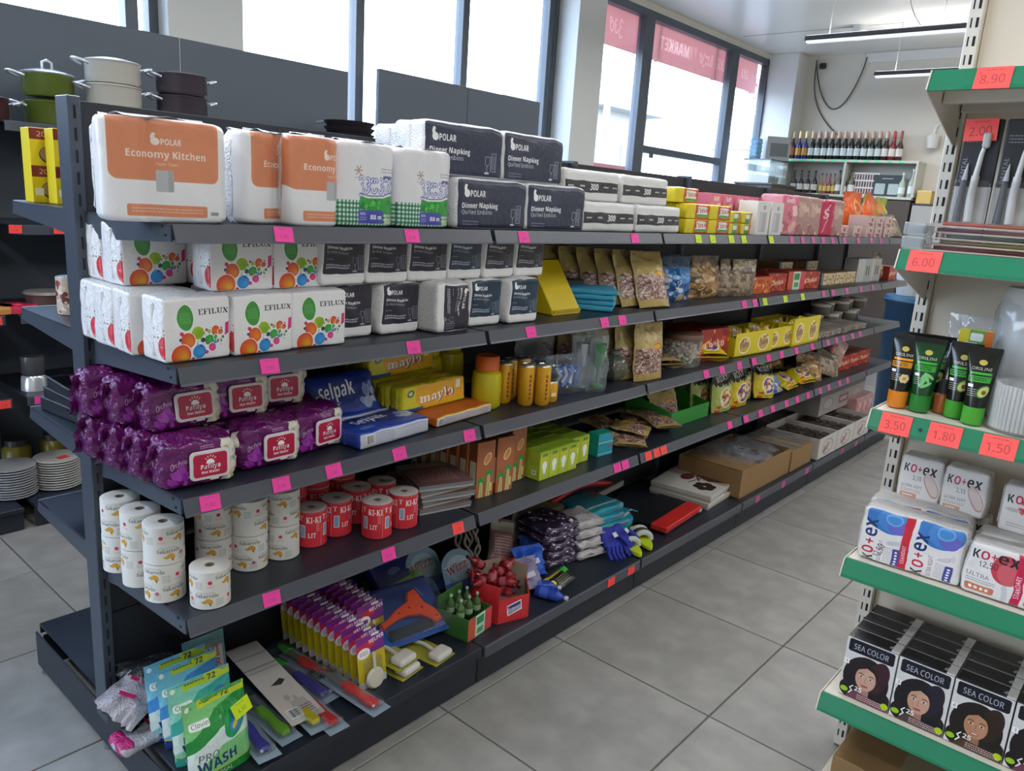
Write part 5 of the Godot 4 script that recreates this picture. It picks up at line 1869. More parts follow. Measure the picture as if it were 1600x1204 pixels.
func bottle(called: String, label: String, at: Vector3, h: float, r: float, glass: Color, cap: Color, lab: Color, neck := 0.36, foil := false, group := "") -> Node3D:
	var key := "bottle%s%s%s%.2f%.3f%s" % [glass.to_html(), cap.to_html(), lab.to_html(), h, r, foil]
	var t: Node3D
	if meshes.has(key):
		t = meshes[key].duplicate()
		t.name = numbered(called)
		add_child(t)
	else:
		t = thing(called, "", "bottle")
		var gm := mt("glass" + glass.to_html(), glass, 0.12)
		var cm := mt("cap" + cap.to_html(), cap, 0.3, 0.2)
		var lm := mt("lab" + lab.to_html(), lab, 0.6)
		var b := MB.new()
		var nk := h * (1.0 - neck)
		b.lathe([Vector2(r * 0.34, h * 0.96), Vector2(r * 0.36, nk + h * 0.08), Vector2(r * 0.6, nk), Vector2(r * 0.94, nk - h * 0.09), Vector2(r, nk - h * 0.14), Vector2(r, h * 0.02), Vector2(r * 0.9, 0), Vector2(0, 0.004)], 16, [gm])
		part("glass", b.done(), t)
		b = MB.new()
		var f := 0.62 if foil else 0.9
		b.lathe([Vector2(0, h), Vector2(r * 0.38, h), Vector2(r * 0.42, h * 0.97), Vector2(r * (0.5 if foil else 0.38), h * (f if not foil else 0.76)), Vector2(r * 0.37, h * (f if not foil else 0.75))], 14, [cm])
		part("cap", b.done(), t)
		b = MB.new()
		b.lathe([Vector2(r * 1.02, h * 0.40), Vector2(r * 1.02, h * 0.14)], 16, [lm])
		part("label", b.done(), t)
		meshes[key] = t
	t.position = at
	tag(t, label, "bottle", group)
	return t

func make_special(key: String) -> Node3D:
	var t: Node3D
	var b := MB.new()
	match key:
		"kitchen_pack", "kitchen_single", "towel_pack":
			var white := wrapm("wrap_kitchen", col("efeef0"), 0.25, 6.0)
			var e := size_of(key)
			t = thing("paper_towel_pack", "", "paper towels")
			part("wrapper", roll_pack(e, pr("towel" if key == "towel_pack" else "kitchen", 0.28, 0.25), white, 0.0 if key == "kitchen_single" else (0.2 if key == "kitchen_pack" else 0.12), -0.035 if key == "kitchen_pack" else 0.0, 0.07 if key == "kitchen_single" else 0.0, 0.55 if key == "kitchen_single" else 1.0), t)
			b.box(white, Vector3(0, e.y + 0.004, 0), Vector3(e.x * 0.7, 0.006, 0.004), 0.001)
			part("seam", b.done(), t)
		"orchid_pack":
			t = thing("wet_wipe_pack", "", "wet wipes")
			var e := size_of(key)
			var pur := wrapm("wrap_orchid", col("5f1459"), 0.16, 5.0)
			var wht := wrapm("wrap_orchid_end", col("dcd6c8"), 0.2, 5.0)
			part("wrapper", soft_mesh(e, 0.02, [pr("orchid", 0.18, 0.5), pur, wht, pur, pur, pur], 10, 0.008, 3, Vector3(0.010, 0.008, 0.003), 34.0), t)
			for s in [-1.0, 1.0]:
				b = MB.new()
				var f := func(u: float, v: float) -> Vector3:
					return Vector3(s * (e.x / 2 + 0.002 + 0.022 * u), e.y * (0.05 + 0.9 * v), 0.012 * sin(v * 11.0 + s) * u + (v - 0.5) * e.z * 0.5)
				b.grid(pur if s < 0 else wht, f, lin(3), lin(14))
				part("end_fin", b.done(), t)
			b = MB.new()
			b.prism(plain("e6dfe0", 0.3), round_rect(0.098, 0.072, 0.012), 0.0, 0.005, 0.0015)
			b.box(plain("e6dfe0", 0.3), Vector3(0.01, -0.037, 0.003), Vector3(0.022, 0.006, 0.004), 0.001)
			var lid := part("lid", b.done(), t, Vector3(0.018, e.y * 0.47, e.z / 2 + 0.006))
			b = MB.new()
			b.prism(pr("patilya", 0.28), round_rect(0.083, 0.057, 0.008), 0.004, 0.0062, 0.0006)
			part("lid_label", b.done(), lid)
		"white_roll":
			t = roll("toilet_roll", "toilet paper", 0.048, 0.1, pr("roll_paper", 0.7), plain("d9d6d0", 0.85))
		"red_roll":
			t = roll("toilet_roll", "toilet paper", 0.046, 0.112, pr("roll_red", 0.6), plain("c9c2bc", 0.85))
		"can":
			t = thing("drink_can", "", "can")
			b.lathe([Vector2(0.016, 0.148), Vector2(0.018, 0.152), Vector2(0.024, 0.150), Vector2(0.028, 0.142), Vector2(0.028, 0.008), Vector2(0.022, 0), Vector2(0, 0)], 24, [mt("can_rim", col("c9c4b4"), 0.3, 0.7), mt("can_rim"), mt("can_rim"), mt("can_gold", col("d9a01e"), 0.3, 0.2)])
			part("body", b.done(), t)
			b = MB.new()
			for k in 6:
				b.box(mt("can_print", col("8a3a1e"), 0.4), Vector3(0, 0.03 + k * 0.016, 0.0278), Vector3(0.007, 0.011, 0.0015), 0.0)
			part("lettering", b.done(), t)
		"can_small":
			t = thing("drink_can", "", "can")
			b.lathe([Vector2(0.020, 0.076), Vector2(0.026, 0.077), Vector2(0.030, 0.070), Vector2(0.030, 0.006), Vector2(0.026, 0), Vector2(0, 0)], 24, [mt("can_rim"), mt("can_rim"), mt("can_gold")])
			part("body", b.done(), t)
			b = MB.new()
			b.box(plain("e8dcc0"), Vector3(0, 0.03, 0.0292), Vector3(0.02, 0.014, 0.002), 0.0)
			part("lettering", b.done(), t)
		"brush_card":
			t = thing("brush_card", "", "brush")
			part("card", bx(pr("brushcard", 0.35), Vector3(0.105, 0.165, 0.0015), 0.0, Vector3(0, 0.083, 0)), t)
			b.prism(clear("blister", Color(0.45, 0.48, 0.52), 0.06, 0.2), round_rect(0.07, 0.075, 0.012), 0.0, 0.012, 0.004)
			part("blister", b.done(), t, Vector3(0, 0.055, 0.0012))
			b = MB.new()
			b.lathe([Vector2(0, 0.009), Vector2(0.028, 0.008), Vector2(0.034, 0.0), Vector2(0.028, -0.004), Vector2(0, -0.004)], 22, [plain("d8d2c2", 0.5)])
			b.tube(plain("d8d2c2", 0.5), [Vector3(0, 0.002, -0.02), Vector3(0, 0.003, -0.085)], 0.005, 8)
			part("white_brush", b.done(), t, Vector3(0, 0.028, 0.012), Vector3(90, 0, 0))
			b = MB.new()
			b.box(plain("f0eef0"), Vector3(0.02, 0.161, 0), Vector3(0.03, 0.008, 0.003), 0.001)
			part("hanger_tab", b.done(), t)
		"champagne":
			t = null
	return t

# ---------------------------------------------------------------- setting the goods out
const ORD := ["front", "second", "third", "fourth", "fifth", "sixth", "seventh", "eighth", "ninth", "tenth", "eleventh", "twelfth", "thirteenth", "fourteenth", "fifteenth", "sixteenth", "seventeenth", "eighteenth"]
const NTH := ["first", "second", "third", "fourth", "fifth", "sixth", "seventh", "eighth", "ninth", "tenth", "eleventh", "twelfth", "thirteenth", "fourteenth", "fifteenth", "sixteenth", "seventeenth", "eighteenth", "nineteenth", "twentieth"]

# on gondola level s, front face at z = zf, lifted by dy
func sh(key: String, s: int, xc: float, zf: float, label: String, yaw := 0.0, group := "", dy := 0.0, tilt := Vector2.ZERO) -> Node3D:
	var d := size_of(key).z / 2.0
	var a := deg_to_rad(yaw)
	return put(key, Vector3(xc - d * sin(a), HS[s] + 0.0008 + dy, zf - d * cos(a)), yaw, label, group, tilt)

# on the white unit: front towards -x at x = xf
func shr(key: String, s: int, zc: float, xf: float, label: String, yaw := 0.0, group := "", dy := 0.0, tilt := Vector2.ZERO) -> Node3D:
	var d := size_of(key).z / 2.0
	var a := deg_to_rad(yaw - 90.0)
	return put(key, Vector3(xf - d * sin(a), RS[s] + 0.0008 + dy, zc - d * cos(a)), yaw - 90.0, label, group, tilt)

func stock() -> void:
	stock_top()
	stock_napkins()
	stock_wipes()
	stock_rolls()
	stock_sweets()
	stock_base()
	stock_white_unit()
	stock_wall_units()
	stock_bar()

func stock_top() -> void:
	var kg := "orange labelled kitchen roll packs on the top shelf"
	sh("kitchen_pack", 1, 0.026, 0.45, "kitchen roll pack with whole orange label, leftmost on the top shelf", -9, kg)
	sh("kitchen_pack", 1, 0.352, 0.400, "kitchen roll pack showing a broad white end, half hidden behind its neighbour", 20, kg)
	sh("kitchen_single", 1, 0.382, 0.472, "narrow orange labelled kitchen roll pack beside the green checked packs", -4, kg)
	var tg := "green checked paper towel packs"
	sh("towel_pack", 1, 0.552, 0.455, "paper towel pack with green checks beside the orange kitchen rolls", 0, tg)
	sh("towel_pack", 1, 0.766, 0.455, "paper towel pack with green checks beside the navy napkin packs", 0, tg)
	var ng := "navy dinner napkin packs on the top shelf"
	sh("navy_pack", 1, 1.042, 0.455, "navy napkin pack at the bottom, touching the green checked towels", 0, ng)
	sh("navy_pack", 1, 1.362, 0.455, "navy napkin pack at the bottom, touching the white banded packs", 0, ng)
	sh("navy_pack", 1, 0.938, 0.425, "upper navy napkin pack with crumpled white end above the green checked towels", -3, ng, 0.152)
	sh("navy_pack", 1, 1.262, 0.425, "upper navy napkin pack at the right of the two raised ones", 2, ng, 0.152)
	sh("navy_pack", 1, 1.022, 0.23, "navy napkin pack at the back showing only its white end", 0, ng, 0.151)
	sh("navy_pack", 1, 1.022, 0.23, "navy napkin pack hidden at the back under another", 0, ng, -0.0)
	var wg := "white napkin packs with a black 300 band"
	sh("n300_pack", 1, 1.68, 0.455, "white napkin pack with black 300 band, lower left of the four", 0, wg)
	sh("n300_pack", 1, 2.03, 0.455, "white napkin pack with black 300 band, lower right beside yellow sponges", 0, wg)
	sh("n300_pack", 1, 1.59, 0.43, "white napkin pack with black 300 band, upper left behind the navy pack", 0, wg, 0.107)
	sh("n300_pack", 1, 1.95, 0.43, "white napkin pack with black 300 band, upper right of the four", 0, wg, 0.107)
	sh("flat_yellow_pack", 1, 2.02, 0.24, "flat yellow pack peeping out behind the upper white napkin packs", 0, "", 0.19)
	var sg := "yellow sponge packs on the top shelf"
	for k in 2:
		var lv: String = ["lower", "upper"][k]
		sh("sponge_pack", 1, 2.355, 0.45, "%s yellow sponge pack with red label beside the white napkins" % lv, 0, sg, 0.063 * k)
		sh("sponge_pack", 1, 2.562, 0.45, "%s yellow sponge pack with red label, second column" % lv, 0, sg, 0.063 * k)
		sh("sponge_pack_small", 1, 2.715, 0.45, "%s small yellow and green sponge pack, left column" % lv, 0, sg, 0.053 * k)
		sh("sponge_pack_small", 1, 2.84, 0.45, "%s small yellow and green sponge pack beside the white cartons" % lv, 0, sg, 0.053 * k)
	sh("sponge_pack", 1, 2.31, 0.41, "topmost yellow sponge pack resting above the others", 0, sg, 0.127)
	sh("white_carton", 1, 3.02, 0.45, "white cosmetic carton beside the yellow sponge packs", 0, "white cosmetic cartons")
	sh("white_carton", 1, 3.185, 0.45, "white cosmetic carton beside the pink packs", 0, "white cosmetic cartons")
	for k in 5:
		sh("pink_carton", 1, 2.80 + 0.13 * k, 0.30, "pink carton in the back row behind the white cartons, %s from the left" % NTH[k], 0, "pink cartons in the back row")
	var pg := "pink and mauve packs standing in a row on the top shelf"
	sh("pink_pack", 1, 3.34, 0.45, "tall pink pack standing next to the white cartons", -12, pg)
	sh("mauve_pack", 1, 3.51, 0.45, "tall mauve pack standing next to the pink pack", -12, pg)
	sh("mauve_pack", 1, 3.68, 0.45, "tall mauve pack standing left of the hot pink pack", -12, pg)
	sh("hotpink_pack", 1, 3.87, 0.45, "tall hot pink pack with pale script on the top shelf", -12, pg)
	sh("mauve_pack", 1, 4.05, 0.45, "tall mauve pack at the right end of its row", -12, pg)
	var gg := "small printed cartons near the far end of the top shelf"
	var n := 0
	for q in [[4.20, 0.45, 0.0, "single carton right of the mauve pack"], [4.46, 0.45, 0.0, "single carton left of the double stack"], [4.70, 0.45, 0.0, "lower carton of the left double stack"], [4.70, 0.45, 0.069, "upper carton of the left double stack"], [4.88, 0.45, 0.0, "lower carton of the middle double stack"], [4.88, 0.45, 0.069, "upper carton of the middle double stack"], [5.08, 0.45, 0.0, "lower carton of the right double stack"], [5.08, 0.45, 0.069, "upper carton of the right double stack"], [4.30, 0.27, 0.069, "upper carton at the back, left"], [4.30, 0.27, 0.0, "lower carton at the back, left"], [4.50, 0.27, 0.069, "upper carton at the back, right"], [4.50, 0.27, 0.0, "lower carton at the back, right"]]:
		sh("gift_carton", 1, q[0], q[1], "small pale pink printed carton, " + q[3], 0, gg, q[2])
	sh("orange_bag", 1, 4.94, 0.27, "glossy orange bag standing upright on the far top shelf", -8, "orange bags", 0.0)
	sh("orange_bag", 1, 5.22, 0.29, "orange bag leaning to the right beside the upright one", 0, "orange bags", 0.0, Vector2(0, -16))
	sh("lime_bag", 1, 5.42, 0.22, "green and orange bag next to the leaning orange bag", 0, "lime green bags", 0.0, Vector2(0, -8))
	sh("lime_bag", 1, 5.54, 0.28, "lime green bag at the far end of the top shelf", 0, "lime green bags")
	sh("brown_bag", 1, 5.40, 0.44, "brown bag low at the far end of the top shelf", -10, "", 0.0, Vector2(-30, 0))

func stock_napkins() -> void:
	var eg := "white bubble printed napkin packs"
	for c in 3:
		var xs: Array = [0.086, 0.252, 0.416]
		var wh: String = ["left column", "middle column", "right column"][c]
		sh("efilux_pack", 2, xs[c], [0.435, 0.44, 0.435][c], "white bubble print napkin pack, front of the bottom layer, " + wh, [2, 0, -3][c], eg)
		for r in 3:
			if c > 0 and r > 0:
				continue
			sh("efilux_pack", 2, xs[c] - [0.025, 0.022, 0.02][r] * (1 if c == 0 else 0), 0.325 - 0.105 * r, "white bubble print napkin pack, bottom layer, %s in from the front, %s" % [NTH[r + 1], wh], [-3, 2, 0][r], eg)
		sh("efilux_pack", 2, [0.09, 0.228, 0.395][c], [0.225, 0.385, 0.385][c], "white bubble print napkin pack, upper layer, " + ["leaning at the left end", "between the two others", "right end beside dark packs"][c], [3, -4, 0][c], eg, 0.149)
	sh("efilux_pack", 2, 0.088, 0.115, "white bubble print napkin pack, upper layer, second in from the front", 0, eg, 0.149)
	sh("efilux_pack", 2, 0.262, 0.24, "white bubble print napkin pack, upper layer, back, peeping through the gap", 6, eg, 0.149)
	var dg := "dark labelled napkin packs on the second shelf"
	sh("dark_pack", 2, 0.565, 0.38, "purple black napkin pack half hidden behind the bubble print pack, bottom layer", 2, dg)
	sh("dark_pack", 2, 0.733, 0.39, "purple black napkin pack, bottom layer, left of the turned one", 1, dg)
	sh("dark_pack", 2, 0.822, 0.45, "purple black napkin pack laid on its side with vertical lettering", 4, dg, 0.150, Vector2(0, -90)).position.y = HS[2] + 0.076
	sh("teal_pack", 2, 1.075, 0.412, "teal napkin pack, bottom layer, beside the turned pack", 0, dg)
	sh("teal_pack", 2, 1.245, 0.432, "teal napkin pack, bottom layer, beside the yellow board", 0, dg)
	var k := 0
	for x in [0.52, 0.672, 0.828]:
		sh("dark_pack", 2, x, 0.40, "purple black napkin pack, upper layer, %s from the left" % NTH[k], [2, -1, -4][k], dg, 0.1525)
		k += 1
	sh("teal_pack", 2, 0.99, 0.395, "teal napkin pack, upper layer, with blue tint", 0, dg, 0.1525)
	sh("dark_pack", 2, 1.145, 0.40, "purple black napkin pack, upper layer, second from the right", 2, dg, 0.1525)
	sh("dark_pack", 2, 1.30, 0.40, "purple black napkin pack, upper layer, right end", 0, dg, 0.1525)
	for r in 2:
		sh("dark_pack", 2, 0.60 + 0.2 * r, 0.26, "purple black napkin pack in the back row under the upper layer, %s" % ["left", "right"][r], 0, dg)
		sh("teal_pack", 2, 1.05 + 0.19 * r, 0.28, "teal napkin pack in the back row under the upper layer, %s" % ["left", "right"][r], 0, dg)
	# yellow board, cloths
	var t := thing("yellow_carton", "plain yellow sloping carton right of the teal napkin packs", "carton", Vector3(1.565, HS[2] + 0.001, 0.30))
	var b := MB.new()
	b.xf = Transform3D(Basis(Vector3.UP, PI / 2), Vector3.ZERO)
	b.prism(mt("yellow_board", col("d8ba12"), 0.4), PackedVector2Array([Vector2(-0.075, 0), Vector2(0.08, 0), Vector2(0.08, 0.19), Vector2(0.05, 0.19), Vector2(-0.07, 0.02)]), -0.085, 0.085, 0.003)
	part("carton", b.done(), t)
	b = MB.new()
	b.box(mt("yellow_edge", col("b09a1a"), 0.5), Vector3(0, 0.012, 0.0765), Vector3(0.165, 0.012, 0.003), 0.0)
	part("front_flap", b.done(), t)
	var cl := mt("blue_cloth", col("3f9fc0"), 0.85)
	for j in 4:
		var o := thing("folded_cloth", "folded blue cloth, %s of the stack in front of the kraft bags" % ["bottom", "second from the bottom", "third from the bottom", "top"][j], "cloth", Vector3(1.81 + 0.008 * (j % 2), HS[2] + 0.001 + 0.021 * j, 0.30), 30 + 3 * j, "folded blue cloths")
		part("cloth", soft_mesh(Vector3(0.19, 0.021, 0.20), 0.009, [cl], 6, 0.004, j), o)
		part("cloth_fold", soft_mesh(Vector3(0.185, 0.009, 0.195), 0.0042, [cl], 5, 0.003, j + 5), o, Vector3(0.004, 0.006, 0.004))
	var gc := mt("grey_cloth", col("4a4f52"), 0.9)
	for j in 4:
		var o := thing("folded_cloth", "folded dark grey cloth, %s of the stack behind the blue cloths" % ["bottom", "second from the bottom", "third from the bottom", "top"][j], "cloth", Vector3(1.80, HS[2] + 0.001 + 0.026 * j, 0.13), 5 - 4 * j, "folded grey cloths")
		part("cloth", soft_mesh(Vector3(0.26, 0.026, 0.17), 0.011, [gc], 6, 0.004, j + 3), o)
		part("care_label", bx(plain("d8d8d8"), Vector3(0.025, 0.03, 0.001), 0.0, Vector3(-0.09, 0.006, 0.088)), o)
	for j in 6:
		sh("kraft_bag", 2, 2.10 - 0.052 * j, 0.46 - 0.055 * j, "kraft topped nut bag with clear window on the second shelf, %s of the leaning row" % ORD[j], -10, "kraft bags on the second shelf", 0.0, Vector2(-22, 0))
	sh("blue_candy_bag", 2, 2.44, 0.36, "clear bag of blue wrapped sweets beside the kraft bags", -10, "blue sweet bags")
	sh("blue_candy_bag", 2, 2.56, 0.27, "clear bag of blue wrapped sweets further back", 8, "blue sweet bags")
	sh("nut_bag", 2, 2.72, 0.36, "clear bag of tan shelled nuts on the second shelf", -8)
	for j in 4:
		sh("brown_bag", 2, 3.02 - 0.075 * j, 0.41 - 0.03 * j, "brown printed snack pack on the second shelf, %s of the slanting row" % ORD[j], -6, "brown snack packs")
	sh("orange_sweet_box", 2, 3.27, 0.39, "orange sweet box right of the brown snack packs", -4, "sweet boxes on the second shelf")
	sh("red_sweet_box", 2, 3.48, 0.38, "red sweet box in the middle of the second shelf", -6, "sweet boxes on the second shelf")
	sh("green_sweet_box", 2, 3.73, 0.39, "sweet box with green and white centre stripe", -8, "sweet boxes on the second shelf")
	sh("red_sweet_box", 2, 3.94, 0.395, "red sweet box right of the green striped one", -8, "sweet boxes on the second shelf")
	for j in 3:
		sh("wafer_box", 2, 4.33 + 0.22 * j, 0.36, "beige wafer box on the far second shelf, %s from the left" % NTH[j], -5, "wafer boxes")
	sh("wafer_box", 2, 4.02, 0.2, "beige wafer box standing at the back, left", 0, "wafer boxes at the back", 0.06)
	sh("wafer_box", 2, 4.45, 0.2, "beige wafer box standing at the back, right", 0, "wafer boxes at the back", 0.06)
	sh("red_sweet_box", 2, 3.75, 0.2, "red sweet box in the back row of the second shelf, left", 0, "sweet boxes at the back")
	sh("clear_carton", 2, 4.93, 0.39, "clear grey carton with black marks, left of two", -10, "clear cartons")
	sh("clear_carton", 2, 5.13, 0.39, "clear grey carton with black marks, right of two", -10, "clear cartons")
	sh("nut_bag", 2, 5.33, 0.38, "brown nut bag near the far end of the second shelf", 0)
	sh("red_sweet_box", 2, 5.50, 0.42, "red sweet box at the far end of the second shelf", 0, "sweet boxes on the second shelf")

func stock_wipes() -> void:
	var g := "purple wet wipe packs"
	for r in 4:
		sh("orchid_pack", 3, 0.083 - 0.012 * r, 0.435 - 0.105 * r, "purple wet wipe pack, bottom layer at the left end, %s of the row" % ORD[r], [-4, 0, 3, -2][r], g)
	for r in 3:
		sh("orchid_pack", 3, 0.10 - 0.03 * r, 0.345 - 0.105 * r, "purple wet wipe pack, upper layer at the left end, %s of the row" % ORD[r], [-3, 2, -2][r], g, 0.115, Vector2(-6, 2))
	sh("orchid_pack", 3, 0.288, 0.415, "purple wet wipe pack, bottom layer, middle", 2, g)
	sh("orchid_pack", 3, 0.462, 0.385, "purple wet wipe pack, bottom layer, next to the blue napkins", 10, g)
	sh("orchid_pack", 3, 0.27, 0.31, "purple wet wipe pack, bottom layer, behind the middle one", 0, g)
	sh("orchid_pack", 3, 0.45, 0.27, "purple wet wipe pack, bottom layer, behind the right one", 0, g)
	sh("orchid_pack", 3, 0.242, 0.335, "purple wet wipe pack, upper layer, middle", -2, g, 0.117, Vector2(-3, 0))
	sh("orchid_pack", 3, 0.375, 0.30, "purple wet wipe pack, upper layer, right", -4, g, 0.117, Vector2(-3, 0))
	sh("tall_blue_pack", 3, 0.64, 0.28, "tall blue napkin pack leaning behind the flat blue packs", -4, "", 0.0, Vector2(-24, 0))
	sh("flat_blue_pack", 3, 0.682, 0.445, "flat blue napkin pack with white bar code side, at the shelf edge", 5, "flat blue napkin packs")
	sh("flat_blue_pack", 3, 0.66, 0.285, "flat blue napkin pack behind the front one", 6, "flat blue napkin packs")
	sh("flat_yellow_pack", 3, 1.01, 0.41, "flat yellow towel pack at the shelf edge under the standing one", 5, "flat yellow packs", 0.0)
	sh("flat_yellow_pack", 3, 0.99, 0.27, "flat yellow towel pack under the back row", 3, "flat yellow packs", 0.0)
	for r in 4:
		sh("yellow_towel_pack", 3, 0.945 - 0.004 * r, 0.335 - 0.065 * r, "yellow paper towel pack with blue corner, %s of the row going back" % ORD[r], 4, "yellow paper towel packs", 0.036, Vector2(-4, 0))
	for r in 3:
		sh("yellow_towel_pack", 3, 0.92 + 0.01 * r, 0.20 - 0.06 * r, "yellow paper towel pack in the upper back row, %s going back" % NTH[r], 4, "upper yellow paper towel packs", 0.124, Vector2(-4, 0))
	# soap jars with orange lids, drinks
	var liq := mt("yellow_soap", col("c4b51e"), 0.15)
	for q in [[1.19, 0.33, 1.0, "yellow soap jar with a round orange lid beside the drink cans"], [1.10, 0.12, 1.2, "tall yellow bottle at the back, left of the soap jar"], [1.23, 0.10, 1.2, "tall yellow bottle at the back, behind the soap jar"]]:
		var t := thing("soap_jar", q[3], "jar", Vector3(q[0], HS[3] + 0.001, q[1]), 0)
		var s: float = q[2]
		var b := MB.new()
		b.lathe([Vector2(0.034, 0.135 * s), Vector2(0.05, 0.125 * s), Vector2(0.053, 0.10 * s), Vector2(0.053, 0.01), Vector2(0.045, 0), Vector2(0, 0)], 24, [liq])
		part("jar", b.done(), t)
		b = MB.new()
		b.lathe([Vector2(0, 0.185 * s), Vector2(0.038, 0.185 * s), Vector2(0.042, 0.18 * s), Vector2(0.042, 0.135 * s), Vector2(0, 0.134 * s)], 24, [mt("orange_lid", col("d9661e"), 0.4) if s == 1.0 else liq])
		part("lid", b.done(), t)
	for q in [[1.325, 0.40, 0.0, "can", "gold drink can beside the small can, left of the front pair"], [1.375, 0.435, 0.0, "can", "gold drink can at the shelf edge, right of the front pair"], [1.285, 0.33, 0.0, "can", "gold drink can behind the front pair, left"], [1.345, 0.30, 0.0, "can", "gold drink can behind the front pair, middle"], [1.41, 0.31, 0.0, "can", "gold drink can behind the front pair, right"]]:
		put(q[3], Vector3(q[0], HS[3] + 0.001, q[1]), -20, q[4], "gold drink cans")
	put("can_small", Vector3(1.445, HS[3] + 0.001, 0.415), -20, "short gold can beside the tall gold cans")
	# clear bags of plastic cups and spoons
	var cb := clear("clear_bag", Color(0.80, 0.86, 0.92), 0.12, 0.10)
	var blue := mt("blue_plastic", col("2a62c0"), 0.25)
	var silver := mt("silver_plastic", col("b8bec8"), 0.2, 0.6)
	var green := mt("green_plastic", col("3f7a4a"), 0.3)
	for j in 2:
		var t := thing("cutlery_bag", "clear bag of blue and silver plastic ware beside the cans, %s" % ["front", "back"][j], "bag", Vector3(1.60 - 0.03 * j, HS[3] + 0.001, 0.36 - 0.13 * j), -10, "bags of plastic ware")
		part("bag", bag_mesh(0.20, 0.15 + 0.05 * j, 0.09, cb, cb, 0.012, j, 0.1, 14, 0.6), t)
		var b := MB.new()
		for m in 9:
			var a := m * 2.4
			b.tube(blue if m % 3 else silver, [Vector3(-0.06 + 0.014 * m, 0.02 + 0.006 * (m % 4), 0.01 * sin(a)), Vector3(-0.03 + 0.012 * m, 0.07 + 0.012 * (m % 3), 0.012 * cos(a)), Vector3(-0.05 + 0.015 * m, 0.10, 0.0)], 0.009, 6)
		part("plastic_ware", b.done(), t)
	for j in 5:
		var t := thing("glass_bag", "clear bag holding a stemmed plastic glass, %s of the slanting row" % NTH[j], "bag", Vector3(1.68 + 0.052 * j, HS[3] + 0.001, 0.38 - 0.045 * j + 0.09 * (j % 2)), -14, "bagged plastic glasses")
		part("bag", bag_mesh(0.10, 0.22, 0.06, cb, cb, 0.010, j, 0.12, 12, 0.6), t)
		var b := MB.new()
		b.lathe([Vector2(0.027, 0.19), Vector2(0.022, 0.11), Vector2(0.004, 0.085), Vector2(0.004, 0.03), Vector2(0.026, 0.022), Vector2(0.026, 0.014), Vector2(0, 0.014)], 14, [green if j % 2 else silver])
		part("glass", b.done(), t)
	var gl := thing("glass_globe", "round smoky glass globe among the kraft bags on the third shelf", "globe", Vector3(1.93, HS[3] + 0.001, 0.37))
	var gb := MB.new()
	var gp := []
	for m in 13:
		var a := PI * m / 12.0
		gp.append(Vector2(maxf(sin(a) * 0.06, 0.0), 0.062 + cos(a) * 0.06))
	gb.lathe(gp, 20, [clear("smoke_glass", Color(0.35, 0.4, 0.36), 0.55, 0.08)])
	part("globe", gb.done(), gl)
	gb = MB.new()
	gb.lathe([Vector2(0.022, 0.132), Vector2(0.024, 0.118), Vector2(0.02, 0.118)], 16, [mt("smoke_rim", col("5a5f58"), 0.3)])
	part("rim", gb.done(), gl)
	for j in 6:
		sh("kraft_bag", 3, 2.09 - 0.048 * j, 0.468 - 0.065 * j, "kraft topped nut bag upright on the third shelf, %s of the row" % ORD[j], -6, "kraft bags on the third shelf", 0.0, Vector2(-6, 0))
	sh("kraft_bag", 3, 2.36, 0.40, "kraft nut bag lying flat in front of the marshmallow jar", -25, "", 0.02, Vector2(-82, 0))
	# marshmallow jar
	var mj := thing("sweet_jar", "clear jar of pastel sweets with a brown lid on the third shelf", "jar", Vector3(2.53, HS[3] + 0.001, 0.35))
	var b := MB.new()
	b.lathe([Vector2(0.088, 0.13), Vector2(0.095, 0.12), Vector2(0.095, 0.008), Vector2(0.088, 0), Vector2(0, 0)], 24, [clear("jar_clear", Color(0.92, 0.92, 0.9), 0.16, 0.06)])
	part("jar", b.done(), mj)
	b = MB.new()
	b.lathe([Vector2(0, 0.156), Vector2(0.092, 0.156), Vector2(0.098, 0.15), Vector2(0.098, 0.128), Vector2(0, 0.128)], 24, [plain("6a4a38")])
	part("lid", b.done(), mj)
	var g2 := RandomNumberGenerator.new()
	g2.seed = 5
	b = MB.new()
	for m in 130:
		var a := g2.randf() * TAU
		var r := sqrt(g2.randf()) * 0.082
		b.xf = Transform3D(Basis(Vector3(1, 0.3, 0.2).normalized(), a), Vector3(sin(a) * r, 0.012 + 0.105 * g2.randf(), cos(a) * r))
		b.box(plain(["d8b4a4", "c9c4a8", "c4a0a8", "a8b89a"][m % 4], 0.7), Vector3.ZERO, Vector3(0.017, 0.014, 0.014), 0.004)
	part("sweets", b.done(), mj).set_meta("kind", "stuff")

